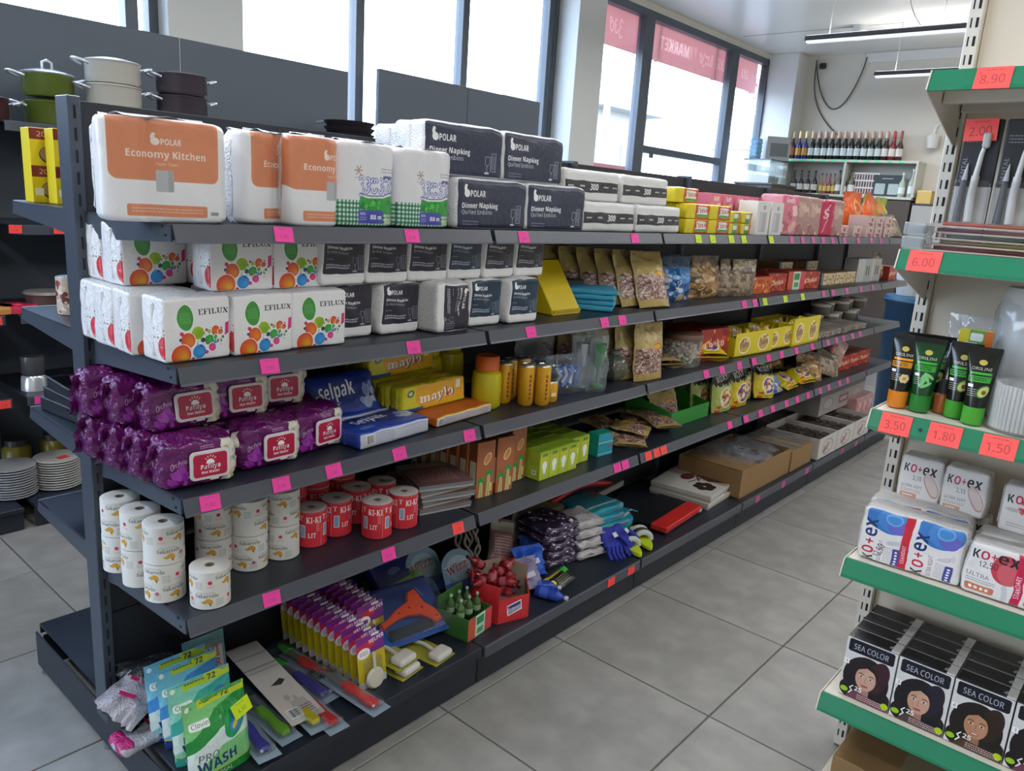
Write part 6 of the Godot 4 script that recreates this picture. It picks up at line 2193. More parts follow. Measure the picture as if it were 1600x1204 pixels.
func stock_sweets() -> void:
	sh("red_box_tall", 3, 2.80, 0.385, "dark red display box right of the sweet jar", -8)
	sh("yellow_snack_bag", 3, 2.72, 0.44, "lime yellow bag lying before the dark red box", -30, "", 0.02, Vector2(-72, 0))
	sh("candy_display", 3, 3.13, 0.45, "yellow sweet display box, nearest of three on the third shelf", -4, "yellow sweet boxes")
	sh("candy_display", 3, 3.45, 0.462, "yellow sweet display box, middle of three on the third shelf", -2, "yellow sweet boxes", 0.006).scale = Vector3(0.85, 0.95, 1)
	sh("candy_display", 3, 3.77, 0.478, "tallest yellow sweet display box, farthest of three", 0, "yellow sweet boxes").scale = Vector3(1.0, 1.28, 1)
	var g := RandomNumberGenerator.new()
	g.seed = 9
	for j in 24:
		sh("yellow_sachet", 3, 2.985 + 0.082 * (j % 12), 0.40 - 0.09 * int(j / 12.0), "small yellow sweet sachet standing in the yellow boxes, %s row, %s from the near end" % [["front", "back"][int(j / 12.0)], NTH[j % 12]], g.randf_range(-25, 25), "sachets in the yellow boxes", 0.035 + 0.018 * int(j % 12 > 8) + 0.008 * (j % 3), Vector2(0, g.randf_range(-12, 12)))
	for j in 8:
		sh("bar_pack", 3, 4.12 + 0.235 * (j % 4), 0.45 - 0.215 * int(j / 4.0), "flat wrapped bar carton on the far third shelf, %s row, %s from the left" % [["front", "back"][int(j / 4.0)], NTH[j % 4]], -6 + 6 * (j % 3), "flat bar cartons", 0.0)
	for j in 10:
		jar("white lidded jar stacked at the far end of the third shelf, %s" % ["lower first", "lower second", "lower third", "lower fourth", "lower fifth", "upper first", "upper second", "upper third", "upper fourth", "upper fifth"][j], Vector3(4.70 + 0.19 * (j % 5), HS[3] + 0.001 + 0.078 * int(j > 4), 0.17 + 0.04 * (j % 2)))
	# fourth shelf
	var cr := thing("green_crate", "open green cardboard crate of sachets on the fourth shelf", "crate", Vector3(2.66, HS[4] + 0.001, 0.24))
	var gm := mt("green_board", col("2f8a34"), 0.5)
	var b := MB.new()
	b.box(gm, Vector3(0, 0.004, 0), Vector3(0.38, 0.006, 0.26), 0.001)
	part("tray_floor", b.done(), cr)
	part("front_panel", bx(gm, Vector3(0.38, 0.075, 0.005), 0.001, Vector3(0, 0.038, 0.13)), cr)
	part("back_panel", bx(gm, Vector3(0.38, 0.17, 0.005), 0.001, Vector3(0, 0.085, -0.13)), cr)
	for s in [-1, 1]:
		b = MB.new()
		b.xf = Transform3D(Basis(Vector3.UP, -PI / 2), Vector3.ZERO)
		b.prism(gm, PackedVector2Array([Vector2(-0.13, 0), Vector2(0.13, 0), Vector2(0.13, 0.075), Vector2(-0.02, 0.11), Vector2(-0.13, 0.17)]), -0.19 * s - 0.0025, -0.19 * s + 0.0025)
		part("side_panel", b.done(), cr)
	for j in 6:
		sh("grey_snack_bag", 4, 2.53 + 0.05 * j, 0.32 - 0.03 * j, "silvery sachet standing in the green crate, %s from the left" % NTH[j], -30 + 12 * j, "sachets in the green crate", 0.012, Vector2(-14, 10 - 6 * (j % 3)))
	for j in 9:
		sh("grey_snack_bag", 4, 2.03 + 0.058 * j, 0.43 - 0.07 * (j % 3), "olive spice sachet in the loose pile left of the green crate, %s" % NTH[j], -50 + 25 * (j % 5), "spice sachets in a loose pile", 0.012 + 0.011 * (j % 4), Vector2(-84, 0))
	sh("roxy_bag", 4, 3.0, 0.40, "pale green snack bag with black top on the fourth shelf", -4, "black topped snack bags", 0.0, Vector2(-6, 0))
	sh("roxy_yellow_bag", 4, 3.19, 0.405, "yellow snack bag with black top next to the pale green one", -4, "black topped snack bags", 0.0, Vector2(-6, 0))
	for j in 3:
		sh("roxy_bag", 4, 2.93 + 0.05 * j, 0.31 - 0.07 * j, "pale green snack bag behind the black topped pair, %s" % NTH[j], 0, "snack bags behind", 0.0, Vector2(-6, 0))
	sh("roxy_bag", 4, 3.36, 0.36, "pale snack bag right of the yellow black topped one", 0, "", 0.0, Vector2(-8, 6))
	sh("yellow_snack_bag", 4, 3.50, 0.42, "bright yellow snack bag leaning at the shelf edge", -6, "yellow snack bags", 0.0, Vector2(-14, -8))
	sh("blue_candy_bag", 4, 3.66, 0.43, "small blue bag beside the leaning yellow bag", 0, "", 0.0, Vector2(-40, 0))
	sh("yellow_snack_bag", 4, 3.90, 0.44, "yellow bag lying low on the fourth shelf, left", 5, "yellow snack bags", 0.01, Vector2(-70, 0))
	sh("yellow_snack_bag", 4, 4.14, 0.44, "yellow bag lying low on the fourth shelf, right", -5, "yellow snack bags", 0.01, Vector2(-70, 0))
	sh("nut_bag", 4, 4.24, 0.40, "tan nut bag leaning on the far fourth shelf", -20, "", 0.0, Vector2(-20, -14))
	sh("nut_bag", 4, 3.85, 0.2, "nut bag standing at the back of the fourth shelf, left", 10, "nut bags at the back", 0.0, Vector2(-10, 0))
	sh("nut_bag", 4, 4.15, 0.2, "nut bag standing at the back of the fourth shelf, right", -10, "nut bags at the back", 0.0, Vector2(-10, 0))
	sh("brown_bag", 4, 4.50, 0.42, "glossy brown bag leaning on the far fourth shelf", -15, "", 0.0, Vector2(-25, -20))
	sh("mauve_pack", 4, 4.66, 0.36, "pale mauve pack tucked behind the glossy brown bag", -20, "", 0.0, Vector2(0, -25)).position.y += 0.035
	for j in 3:
		sh("red_sweet_box", 4, 4.86 + 0.21 * j, 0.38, "red sweet box on the far fourth shelf, %s from the left" % NTH[j], -6, "red sweet boxes on the fourth shelf")
	for j in 3:
		sh("red_box_tall", 4, 4.72 + 0.27 * j, 0.22, "dark red box in the back row of the fourth shelf, %s from the left" % NTH[j], 0, "dark red boxes at the back")

func jar(label: String, at: Vector3) -> void:
	var t: Node3D
	if meshes.has("jar"):
		t = meshes["jar"].duplicate()
		t.name = numbered("lidded_jar")
		add_child(t)
	else:
		t = thing("lidded_jar", "", "jar")
		var b := MB.new()
		b.lathe([Vector2(0.062, 0.056), Vector2(0.066, 0.05), Vector2(0.066, 0.006), Vector2(0.06, 0), Vector2(0, 0)], 16, [plain("6a625a", 0.3)])
		part("jar", b.done(), t)
		b = MB.new()
		b.lathe([Vector2(0, 0.077), Vector2(0.062, 0.077), Vector2(0.068, 0.072), Vector2(0.068, 0.054), Vector2(0, 0.054)], 16, [plain("dedbd4", 0.4)])
		part("lid", b.done(), t)
		meshes["jar"] = t
	t.position = at
	tag(t, label, "jar", "white lidded jars")

func stock_rolls() -> void:
	var g := "white wrapped toilet rolls"
	var y := HS[4] + 0.001
	put("white_roll", Vector3(0.096, y, 0.437), 20, "single white toilet roll at the shelf edge, foremost of all", g)
	for q in [[0.03, 0.335, 60, "front stack at the left end"], [0.022, 0.225, 140, "second stack at the left end"], [0.018, 0.115, 10, "rearmost stack at the left end"], [0.188, 0.285, 200, "stack behind the single roll"], [0.27, 0.325, 90, "stack third from the right"], [0.372, 0.325, 250, "stack beside the red rolls"]]:
		put("white_roll", Vector3(q[0], y, q[1]), q[2], "lower white toilet roll of the " + q[3], g)
		put("white_roll", Vector3(q[0] + 0.001, y + 0.101, q[1]), q[2] + 75, "upper white toilet roll of the " + q[3], g)
	var rg := "red wrapped toilet rolls"
	for q in [[0.478, 0.312, 0, "nearest the white rolls"], [0.578, 0.30, 30, "second along the front"], [0.66, 0.392, -20, "foremost at the shelf edge"], [0.770, 0.388, 20, "at the right, next to the grey boxes"], [0.682, 0.262, 70, "in the middle, behind the front pair"], [0.776, 0.272, 120, "behind the right hand one"], [0.49, 0.19, 50, "lower one of the back left stack"], [0.59, 0.17, 90, "lower one of the back middle stack"], [0.70, 0.155, 0, "lower one of the back right stack"]]:
		put("red_roll", Vector3(q[0], y, q[1]), q[2], "red toilet roll " + q[3], rg)
	for q in [[0.49, 0.19, 10, "left"], [0.59, 0.17, 160, "middle"], [0.70, 0.155, 40, "right"]]:
		put("red_roll", Vector3(q[0], y + 0.113, q[1]), q[2], "red toilet roll on top of the back %s stack" % q[3], rg)
	for k in 5:
		sh("dark_book_box", 4, 0.945 + 0.006 * ((k * 3) % 4), 0.405 - 0.012 * (k % 2), "flat dark box in the stack beside the red rolls, %s from the bottom" % NTH[k], -14 + [0, 5, -3, 6, -6][k], "flat dark boxes", 0.0195 * k)
	for c in 3:
		var xs: Array = [1.135, 1.232, 1.352]
		var wh: String = ["left", "middle", "right"][c]
		for r in 7:
			sh("palm_box", 4, xs[c] - 0.004 * r, [0.40, 0.405, 0.365][c] - 0.046 * r, "brown box with palm trees, %s column, %s of the row" % [wh, ORD[r]], [-6, -6, 0][c], "brown palm tree boxes")
	for r in 5:
		for c in 4:
			sh("bulb_box", 4, 1.438 + 0.059 * c, 0.425 - 0.059 * r, "green bulb box showing a white bulb, %s column, %s of the row" % [["first", "second", "third", "fourth"][c], ORD[r]], 0, "green light bulb boxes")
		for c in 2:
			sh("bulb_box", 4, 1.676 + 0.059 * c, 0.395 - 0.059 * r, "green bulb box set back at the right end, %s column, %s of the row" % [["left", "right"][c], ORD[r]], 0, "green light bulb boxes set back")
	for k in 2:
		sh("teal_box", 4, 1.872, 0.405, "small teal carton beside the bulb boxes, %s" % ["lower", "upper"][k], -6, "small teal cartons", 0.049 * k)
	sh("teal_box", 4, 1.835, 0.30, "small teal carton tipped on the bulb boxes' right", 20, "", 0.0)

func stock_base() -> void:
	var y := HS[0] + 0.001
	# detergent pouches at the near end
	var pg := "detergent pouches at the near end"
	sh("pod_blue", 0, 0.092, 0.30, "blue detergent pouch with yellow strip, rearmost of the pouches", 0, pg, 0.0, Vector2(-10, 0))
	sh("pod_blue", 0, 0.105, 0.345, "blue detergent pouch with yellow strip, second from the back", 2, pg, 0.0, Vector2(-10, 0))
	sh("pod_teal", 0, 0.093, 0.43, "teal detergent pouch between the blue and the green ones", 0, pg, 0.0, Vector2(-10, 0))
	sh("pod_green", 0, 0.088, 0.52, "green detergent pouch with yellow price slip, foremost of all", 3, pg, 0.0, Vector2(-10, 0))
	part("price_slip", slip("yellow_slip", "8.50", col("d6f01e"), col("3a4a10"), 0.052, 0.044), get_node("detergent_pouch_003"), Vector3(0.056, 0.158, 0.034), Vector3(0, 0, 16))
	var mx := thing("maxi_pack", "teal and blue blister pack with red lettering behind the pouches", "blister pack", Vector3(0.205, y, 0.20), 0)
	part("card", bx(pr("maxi", 0.3), Vector3(0.125, 0.20, 0.002), 0.0, Vector3(0, 0.10, 0)), mx, Vector3.ZERO, Vector3(-8, 0, 0))
	var b := MB.new()
	b.prism(clear("blister", Color(0.45, 0.48, 0.52), 0.06, 0.2), round_rect(0.11, 0.17, 0.015), 0.0, 0.018, 0.006)
	part("blister", b.done(), mx, Vector3(0, 0.10, -0.012), Vector3(-8, 0, 0))
	# grey film bags with pink labels
	var greyf := wrapm("wrap_greyfilm", col("a9a4ac"), 0.14, 7.0)
	var blackf := wrapm("wrap_blackfilm", col("2a2c32"), 0.12, 7.0)
	var pinkl := plain("c92a62", 0.4)
	for q in [[0.0, 0.17, 30, "crumpled grey film bag with pink labels at the deck's left end"], [0.075, 0.10, -15, "crumpled dark film bag behind the grey one"]]:
		var t := thing("film_bag", q[3], "bag", Vector3(q[0], y + 0.03, q[1]), q[2])
		part("pouch", bag_mesh(0.15, 0.13, 0.075, greyf if q[2] > 0 else blackf, blackf, 0.012, int(q[2]), 0.05, 18, 0.5), t, Vector3(0, 0.02, 0.05), Vector3(-62, 0, 0))
		if q[2] > 0:
			for s in [-0.03, 0.035]:
				part("pink_label", bx(pinkl, Vector3(0.012, 0.045, 0.002), 0.0), t, Vector3(s, 0.094, 0.004 - s * 0.2), Vector3(-62, 0, 20))
	var sp := thing("silver_pack", "flat silver pack with pink ends lying under the film bags", "pack", Vector3(0.02, y, 0.235), 4)
	part("pouch", soft_mesh(Vector3(0.20, 0.03, 0.09), 0.014, [wrapm("wrap_silver", col("b4b0b8"), 0.15, 6.0)], 8, 0.008, 2), sp)
	part("pink_end", soft_mesh(Vector3(0.04, 0.032, 0.092), 0.014, [wrapm("wrap_pinkend", col("b01f6a"), 0.2, 6.0)], 6, 0.006, 3), sp, Vector3(-0.082, 0, 0))
	part("pink_stripe", bx(pinkl, Vector3(0.006, 0.002, 0.08), 0.0, Vector3(0.0, 0.032, 0)), sp)
	# knives in blister cards, lying with the handle to the front
	knife(0.505, 0.235, 4, 0.0, col("c42a26"), "red handled knife blister card, rearmost, beside the brush cards", true)
	knife(0.445, 0.30, 3, 0.004, col("3d3a94"), "purple handled knife blister card with green tip", true)
	knife(0.512, 0.455, 3, 0.016, col("cf2a26"), "red handled peeler blister card poking out towards the deck edge", false)
	knife(0.395, 0.43, -2, 0.008, col("c9302a"), "red handled knife blister card partly under the paper card", false)
	knife(0.36, 0.40, -4, 0.014, col("c4b41e"), "yellow handled knife blister card under the paper card", false)
	knife(0.275, 0.37, 0, 0.004, col("6aa81e"), "lime handled knife blister card beside the green pouch", false)
	knife(0.205, 0.40, -6, 0.012, col("3d3a94"), "purple handled knife blister card nearest the pouches", false)
	var pc := thing("paper_card", "large white printed backing card lying face up on the knife cards", "card", Vector3(0.352, y + 0.046, 0.305), -3)
	part("card", soft_mesh(Vector3(0.105, 0.0025, 0.40), 0.001, [plain("b8b0a8"), plain("b8b0a8"), plain("b8b0a8"), pr("papercard", 0.45), plain("b8b0a8"), plain("b8b0a8")], 2), pc, Vector3.ZERO, Vector3(5, 0, 0))
	b = MB.new()
	b.prism(clear("blister"), round_rect(0.08, 0.3, 0.02), -0.024, 0.0, 0.006)
	part("blister", b.done(), pc, Vector3(0, -0.002, 0), Vector3(-85, 0, 0))
	# brush cards in rows going back
	for k in 12:
		put("brush_card", Vector3(0.598 - 0.001 * k, y, 0.472 - 0.036 * k), 0, "purple and yellow brush blister card, left row, %s" % ORD[k], "brush blister cards", Vector2(-9, 0))
	for k in 9:
		put("brush_card", Vector3(0.712, y + 0.002, 0.33 - 0.034 * k), 0, "purple and yellow brush blister card, right row, %s" % ORD[k], "brush blister cards", Vector2(-9, 0))
	# white oval brushes in blister packs lying on the deck
	var white := plain("d8d4cc", 0.4)
	for q in [[0.715, 0.462, 0.0, "lower white oval brush pack at the deck edge beside the brush cards"], [0.705, 0.452, 0.034, "upper white oval brush pack stacked beside the brush cards"], [0.845, 0.475, 0.0, "white oval brush pack on its own at the deck edge"]]:
		var t := thing("oval_brush_pack", q[3], "brush", Vector3(q[0], y + q[2], q[1]), 8, "white oval brush packs")
		part("card", bx(plain("a8a43e"), Vector3(0.10, 0.002, 0.17), 0.0, Vector3(0, 0.001, -0.03)), t)
		part("brush_head", soft_mesh(Vector3(0.078, 0.028, 0.055), 0.013, [white], 5), t, Vector3(0, 0.002, 0.03))
		b = MB.new()
		b.tube(white, [Vector3(0, 0.014, 0.01), Vector3(0.004, 0.02, -0.04), Vector3(0.0, 0.018, -0.09)], 0.007, 8)
		part("handle", b.done(), t)
	# hand saw in a blue blister card
	var sw := thing("hand_saw_card", "orange hand saw frame on a large blue blister card", "saw", Vector3(0.845, y + 0.03, 0.415), -8)
	var lean := Vector3(-58, 0, 0)
	part("card", bx(pr("bluetool", 0.3), Vector3(0.26, 0.22, 0.003), 0.0, Vector3(0, 0.11, 0)), sw, Vector3.ZERO, lean)
	b = MB.new()
	b.prism(mt("orange_plastic", col("dd4a1c"), 0.35), PackedVector2Array([Vector2(-0.125, 0.085), Vector2(-0.115, 0.065), Vector2(-0.06, 0.082), Vector2(-0.02, 0.085), Vector2(0.03, 0.075), Vector2(0.06, 0.05), Vector2(0.07, 0.03), Vector2(0.10, 0.035), Vector2(0.095, 0.075), Vector2(0.065, 0.115), Vector2(0.06, 0.15), Vector2(0.055, 0.175), Vector2(0.02, 0.165), Vector2(0.005, 0.135), Vector2(-0.05, 0.118), Vector2(-0.09, 0.098)]), 0.004, 0.028, 0.006)
	var fr := part("saw_frame", b.done(), sw, Vector3.ZERO, lean)
	b = MB.new()
	for q in [Vector2(-0.045, 0.1), Vector2(0.0, 0.108), Vector2(0.045, 0.095), Vector2(0.082, 0.05)]:
		b.box(plain("5a2414"), Vector3(q.x, q.y, 0.0285), Vector3(0.007, 0.007, 0.002), 0.001)
	part("screw", b.done(), fr)
	b = MB.new()
	b.box(mt("dark_blade", col("1c2836"), 0.3, 0.4), Vector3(-0.02, 0.04, 0.012), Vector3(0.17, 0.034, 0.006), 0.001)
	part("blade", b.done(), sw, Vector3.ZERO, lean)
	b = MB.new()
	b.prism(clear("blister"), round_rect(0.25, 0.19, 0.03), 0.0, 0.034, 0.01)
	part("blister", b.done(), sw, Vector3(0, 0.10, 0.004).rotated(Vector3.RIGHT, deg_to_rad(-46)), lean)
	sh("navy_yellow_pack", 0, 0.99, 0.17, "navy and yellow sponge pack propped behind the brush cards", -6, "", 0.05, Vector2(-38, 8))
	sh("navy_yellow_pack", 0, 0.86, 0.10, "navy and yellow sponge pack lying at the back", 10, "", 0.02, Vector2(-60, 0))
	for k in 2:
		var t := thing("round_card", "pale blue round topped blister card with script, %s" % ["left", "right"][k], "blister card", Vector3(1.09 + 0.09 * k, y + 0.02, 0.19 + 0.10 * k), -8, "pale blue blister cards")
		b = MB.new()
		var pts := PackedVector2Array([Vector2(-0.075, 0), Vector2(0.075, 0)])
		for m in 13:
			var a := PI * m / 12.0
			pts.append(Vector2(cos(a) * 0.075, 0.11 + sin(a) * 0.065))
		b.prism(pr("roundcard", 0.3), pts, 0.0, 0.003, 0.0, plain("8aa4b4"))
		part("card", b.done(), t, Vector3.ZERO, Vector3(-28, 0, 0))
		b = MB.new()
		b.prism(clear("blister"), round_rect(0.11, 0.10, 0.03), 0.0, 0.03, 0.01)
		part("blister", b.done(), t, Vector3(0, 0.07, -0.03), Vector3(-28, 0, 0))
	# rope hank
	var rp := thing("rope_hank", "pale cord hank standing behind the blue blister cards", "rope", Vector3(1.32, y, 0.20), 0)
	for s in 7:
		b = MB.new()
		var path := []
		for m in 17:
			var a := m / 16.0
			var lx := -0.045 + 0.015 * s
			path.append(Vector3(lx * (0.5 + 0.9 * a) + 0.006 * sin(a * 14 + s), 0.02 + 0.17 * a + 0.015 * sin(s * 1.7), 0.03 * sin(s * 2.1) - 0.05 * a + 0.008 * cos(a * 11 + s)))
		b.tube(plain("a8a294", 0.8), path, 0.0055, 6)
		part("cord", b.done(), rp)
	sh("comb_pack", 0, 1.42, 0.27, "brown comb pack leaning with a pale header card", -4, "", 0.01, Vector2(-22, -22))
	var cd := thing("cardboard_tag", "grey cardboard hang tag at the back of the deck", "tag", Vector3(1.62, y, 0.16), -14)
	part("card", bx(plain("8e8674", 0.7), Vector3(0.12, 0.17, 0.004), 0.001, Vector3(0, 0.085, 0)), cd, Vector3.ZERO, Vector3(-16, 0, -24))
	b = MB.new()
	b.box(mt("slot"), Vector3(0.0, 0.15, 0.0025), Vector3(0.06, 0.012, 0.001), 0.0)
	part("hang_hole", b.done(), cd, Vector3.ZERO, Vector3(-16, 0, -24))
	# blue pouches
	for q in [[1.50, 0.36, "bright blue pouch in front of the comb pack", "2a5ac4"], [1.62, 0.30, "dark blue clear pouch beside the gloves", "24408a"], [1.40, 0.42, "lilac pouch behind the red display basket", "8a86a4"]]:
		var t := thing("blue_pouch", q[2], "pouch", Vector3(q[0], y + 0.01, q[1]), -20)
		part("pouch", bag_mesh(0.14, 0.13, 0.06, wrapm("wrap_" + q[3], col(q[3]), 0.16, 8.0), wrapm("wrap_" + q[3], col(q[3])), 0.016, int(q[0] * 100), 0.08, 14, 0.6), t, Vector3.ZERO, Vector3(-40, 0, 0))
		part("label", bx(plain("c4c8d4"), Vector3(0.05, 0.02, 0.001), 0.0), t, Vector3(0.0, 0.07, 0.005), Vector3(-40, 0, 10))
	# green display box with small lighters
	var gd := thing("green_display", "small green display box of little bottles beside the red basket", "display box", Vector3(1.035, y, 0.43), 8)
	tray(gd, 0.14, 0.14, 0.085, 0.13, plain("3a6a2e", 0.5), pr("greenbox", 0.5))
	var rng := RandomNumberGenerator.new()
	rng.seed = 21
	for k in 6:
		bottle("glue_bottle", "tiny pale green bottle in the green display box, %s" % NTH[k], Vector3(1.035 - 0.04 + 0.04 * (k % 3), y + 0.06, 0.40 + 0.05 * int(k / 3.0)), 0.075, 0.014, col("4a6a3a"), col("d0d4c4"), col("9ab08a"), 0.3, false, "tiny bottles in the green display")
	# red hexagonal basket of small bottles
	var rb := thing("red_display", "red hexagonal display tray with a blue and white label", "display box", Vector3(1.235, y, 0.415), 14)
	hex_tray(rb)
	for k in 22:
		var a := rng.randf() * TAU
		var r := sqrt(rng.randf()) * 0.085
		var at := Vector3(1.235 + cos(a) * r * 1.1, y + 0.075 + 0.03 * (k % 3), 0.40 + sin(a) * r * 0.9)
		var o := bottle("red_bottle", "little red capped bottle lying in the red display tray, %s in the heap" % (NTH[k] if k < 20 else ["last but one", "last"][k - 20]), at, 0.085, 0.017, col("8a1a24"), col("3a1014"), col("a04a50"), 0.3, false, "little red bottles in the tray")
		o.rotation_degrees = Vector3(rng.randf_range(50, 115), rng.randf_range(0, 360), 0)
	# capped blue bottles and the paint brush
	for k in 2:
		var o := bottle("blue_bottle", "small blue bottle with white cap lying at the deck edge, %s" % ["rear", "front"][k], Vector3(1.405 + 0.02 * (1 - k), y + 0.024, 0.40 + 0.055 * k), 0.13, 0.022, col("2344a8"), col("d4d8dc"), col("3a5ac4"), 0.22, false, "blue bottles with white caps")
		o.rotation_degrees = Vector3(92, 36 - 14 * k, 0)
	sh("tool_pack", 0, 1.545, 0.505, "black pack with yellow edge and green corner at the deck edge", 2, "", 0.002, Vector2(-62, 6))
	# gloves, cloths and slippers
	for k in 5:
		sh("glove_bundle", 0, 1.70 + 0.012 * (k % 3), 0.37 - 0.006 * k, "purple and white work glove bundle, %s of the pile" % ["bottom", "second from the bottom", "middle", "second from the top", "top"][k], -10 + 5 * (k % 3), "glove bundles", 0.034 * k)
	var bagw := wrapm("wrap_whitefilm", col("c4c0c0"), 0.16, 8.0)
	for k in 4:
		var t := thing("white_pouch", "shiny white folded pouch beside the gloves, %s of the pile" % ["bottom", "second", "third", "top"][k], "pouch", Vector3(1.86 + 0.006 * k, y + 0.04 * k, 0.335 - 0.012 * k), -12, "shiny white pouches")
		part("pouch", soft_mesh(Vector3(0.15, 0.04, 0.16), 0.018, [bagw], 8, 0.016, k), t)
		part("seam", bx(bagw, Vector3(0.14, 0.002, 0.012), 0.0, Vector3(0, 0.02, 0.086)), t)
	for k in 4:
		sh("teal_pack_cloth", 0, 2.06 + 0.02 * (k % 2), 0.36 - 0.014 * k, "teal cloth pack with white stripe, %s of the pile" % ["bottom", "second", "third", "top"][k], -16 + 4 * k, "teal cloth packs", 0.035 * k)
	sh("teal_pack_cloth", 0, 2.28, 0.33, "teal cloth pack lying apart on the right", 12, "teal cloth packs", 0.0)
	var mit := plain("25309a", 0.8)
	for k in 2:
		var t := thing("work_glove", "blue work glove with a white label hanging over the deck, %s" % ["left", "right"][k], "glove", Vector3(1.93 + 0.085 * k, y + 0.035, 0.46 + 0.012 * k), -20 + 24 * k, "blue work gloves")
		part("palm", soft_mesh(Vector3(0.085, 0.10, 0.03), 0.014, [mit], 5, 0.005, k), t, Vector3(0, 0, 0), Vector3(-50, 0, 0))
		for m in 4:
			b = MB.new()
			b.tube(mit, [Vector3(-0.031 + 0.021 * m, 0.012, 0), Vector3(-0.033 + 0.022 * m, -0.02, 0.02), Vector3(-0.034 + 0.022 * m, -0.03, 0.05 - 0.006 * absf(m - 1.5))], 0.010, 8, 0.008)
			part("finger", b.done(), t)
		b = MB.new()
		b.tube(mit, [Vector3(0.036, 0.05, -0.02), Vector3(0.058, 0.03, 0.0), Vector3(0.066, 0.012, 0.02)], 0.011, 8, 0.009)
		part("thumb", b.done(), t)
		part("label", bx(plain("d0d4dc"), Vector3(0.022, 0.022, 0.002), 0.0), t, Vector3(0.01, 0.06, -0.012), Vector3(-50, 0, 10))
	for k in 2:
		var t := thing("slipper_pair", "white slipper with neon yellow sole and dark straps, %s" % ["left", "right"][k], "slippers", Vector3(2.06 + 0.105 * k, y + 0.005, 0.455), 60 - 6 * k, "neon soled slippers")
		var sole := PackedVector2Array()
		for m in 20:
			var a := TAU * m / 20
			sole.append(Vector2(cos(a) * 0.115, sin(a) * (0.036 + 0.006 * cos(a))))
		b = MB.new()
		b.prism(mt("neon_sole", col("c4d41e"), 0.5), sole, 0.0, 0.018, 0.003)
		part("sole", b.done(), t, Vector3.ZERO, Vector3(-90, 0, 0))
		b = MB.new()
		for m in 3:
			var pth := []
			for j in 9:
				var a := PI * j / 8.0
				pth.append(Vector3(-0.02 + 0.028 * m, 0.012 + sin(a) * 0.034, cos(a) * 0.038))
			b.tube(plain(["c9cec4", "2a2a30", "c9cec4"][m]), pth, 0.014, 6)
		part("strap", b.done(), t)
	# cardboard carton, red bow saw at the back
	var kc := thing("kraft_carton", "plain kraft carton at the back of the deck", "carton", Vector3(1.80, y, 0.115), -4)
	part("body", soft_mesh(Vector3(0.24, 0.155, 0.13), 0.003, [mt("kraft_board", col("8f8464"), 0.75)], 1), kc)
	part("lid_flap", bx(mt("kraft_board"), Vector3(0.235, 0.003, 0.065), 0.0, Vector3(0, 0.157, 0.03)), kc)
	part("front_seam", bx(plain("6e664c", 0.8), Vector3(0.24, 0.002, 0.001), 0.0, Vector3(0, 0.08, 0.0655)), kc)
	var bs := thing("bow_saw", "red bow saw with a grey bar lying across the back", "saw", Vector3(2.12, y + 0.115, 0.13), -2)
	b = MB.new()
	var arc := []
	for m in 15:
		var a := m / 14.0
		arc.append(Vector3(-0.26 + 0.5 * a, 0.02 + 0.05 * sin(a * PI), 0.0))
	b.tube(plain("b8242c", 0.35), arc, 0.016, 8)
	part("frame", b.done(), bs)
	part("bar", bx(plain("8a8a8c", 0.4), Vector3(0.52, 0.03, 0.012), 0.002, Vector3(0.03, 0.0, 0.04)), bs, Vector3.ZERO, Vector3(0, 0, 6))
	part("sleeve", bx(plain("c9b4b4", 0.5), Vector3(0.3, 0.018, 0.012), 0.002, Vector3(-0.05, -0.035, 0.09)), bs, Vector3.ZERO, Vector3(0, 0, 8))
	part("stand", bx(mt("black_gloss"), Vector3(0.5, 0.085, 0.08), 0.01, Vector3(0, -0.072, 0.02)), bs)
	# tool case and chocolate boxes
	var tc := thing("tool_case", "black tool case with a red front handle edge", "case", Vector3(2.50, y, 0.37), 4)
	part("case_body", soft_mesh(Vector3(0.40, 0.035, 0.24), 0.008, [mt("case_black", col("18191d"), 0.4)], 3), tc)
	part("red_cover", soft_mesh(Vector3(0.40, 0.03, 0.085), 0.006, [plain("c42a26", 0.4)], 3), tc, Vector3(-0.012, 0.012, 0.082))
	part("bar_label", bx(plain("c8c8c8"), Vector3(0.03, 0.014, 0.001), 0.0, Vector3(0.17, 0.02, 0.126)), tc)
	sh("choc_box", 0, 2.93, 0.478, "white chocolate box with dark flower, lower of two", 3, "white chocolate boxes")
	sh("choc_box", 0, 2.95, 0.47, "white chocolate box with dark flower, upper of two", 6, "white chocolate boxes", 0.035)
	# cartons
	var kb := mt("carton_brown", col("8d6f47"), 0.7)
	var ct := thing("open_carton", "large open brown carton wrapped in clear film", "carton", Vector3(3.36, y, 0.335), 0)
	tray(ct, 0.66, 0.38, 0.155, 0.155, kb, kb)
	part("cross_flap", bx(kb, Vector3(0.20, 0.004, 0.36), 0.001, Vector3(-0.2, 0.15, 0)), ct)
	for k in 2:
		part("film_wrap", bag_mesh(0.26, 0.34, 0.10, clear("clear_bag", Color.WHITE, 0.2), clear("clear_bag", Color.WHITE, 0.2), 0.022, 3 + k, 0.05, 18, 0.7), ct, Vector3(-0.08 + 0.22 * k, 0.125, 0.16), Vector3(-84, 0, 0))
	for k in 2:
		var t := thing("film_packet", "pale packet under film in the large open carton, %s" % ["left", "right"][k], "packet", Vector3(3.30 + 0.24 * k, y + 0.012, 0.34), 10, "packets in the open carton")
		part("packet", soft_mesh(Vector3(0.2, 0.10, 0.24), 0.03, [wrapm("wrap_palefilm", col("9a8c86"), 0.16, 7.0)], 8, 0.015, k), t)
		part("packet_label", bx(plain("4a3a34"), Vector3(0.1, 0.002, 0.08), 0.0, Vector3(0, 0.103, 0.02)), t)
	var c2 := thing("kraft_carton", "closed brown carton between the open carton and the white trays", "carton", Vector3(3.87, y, 0.36), 0)
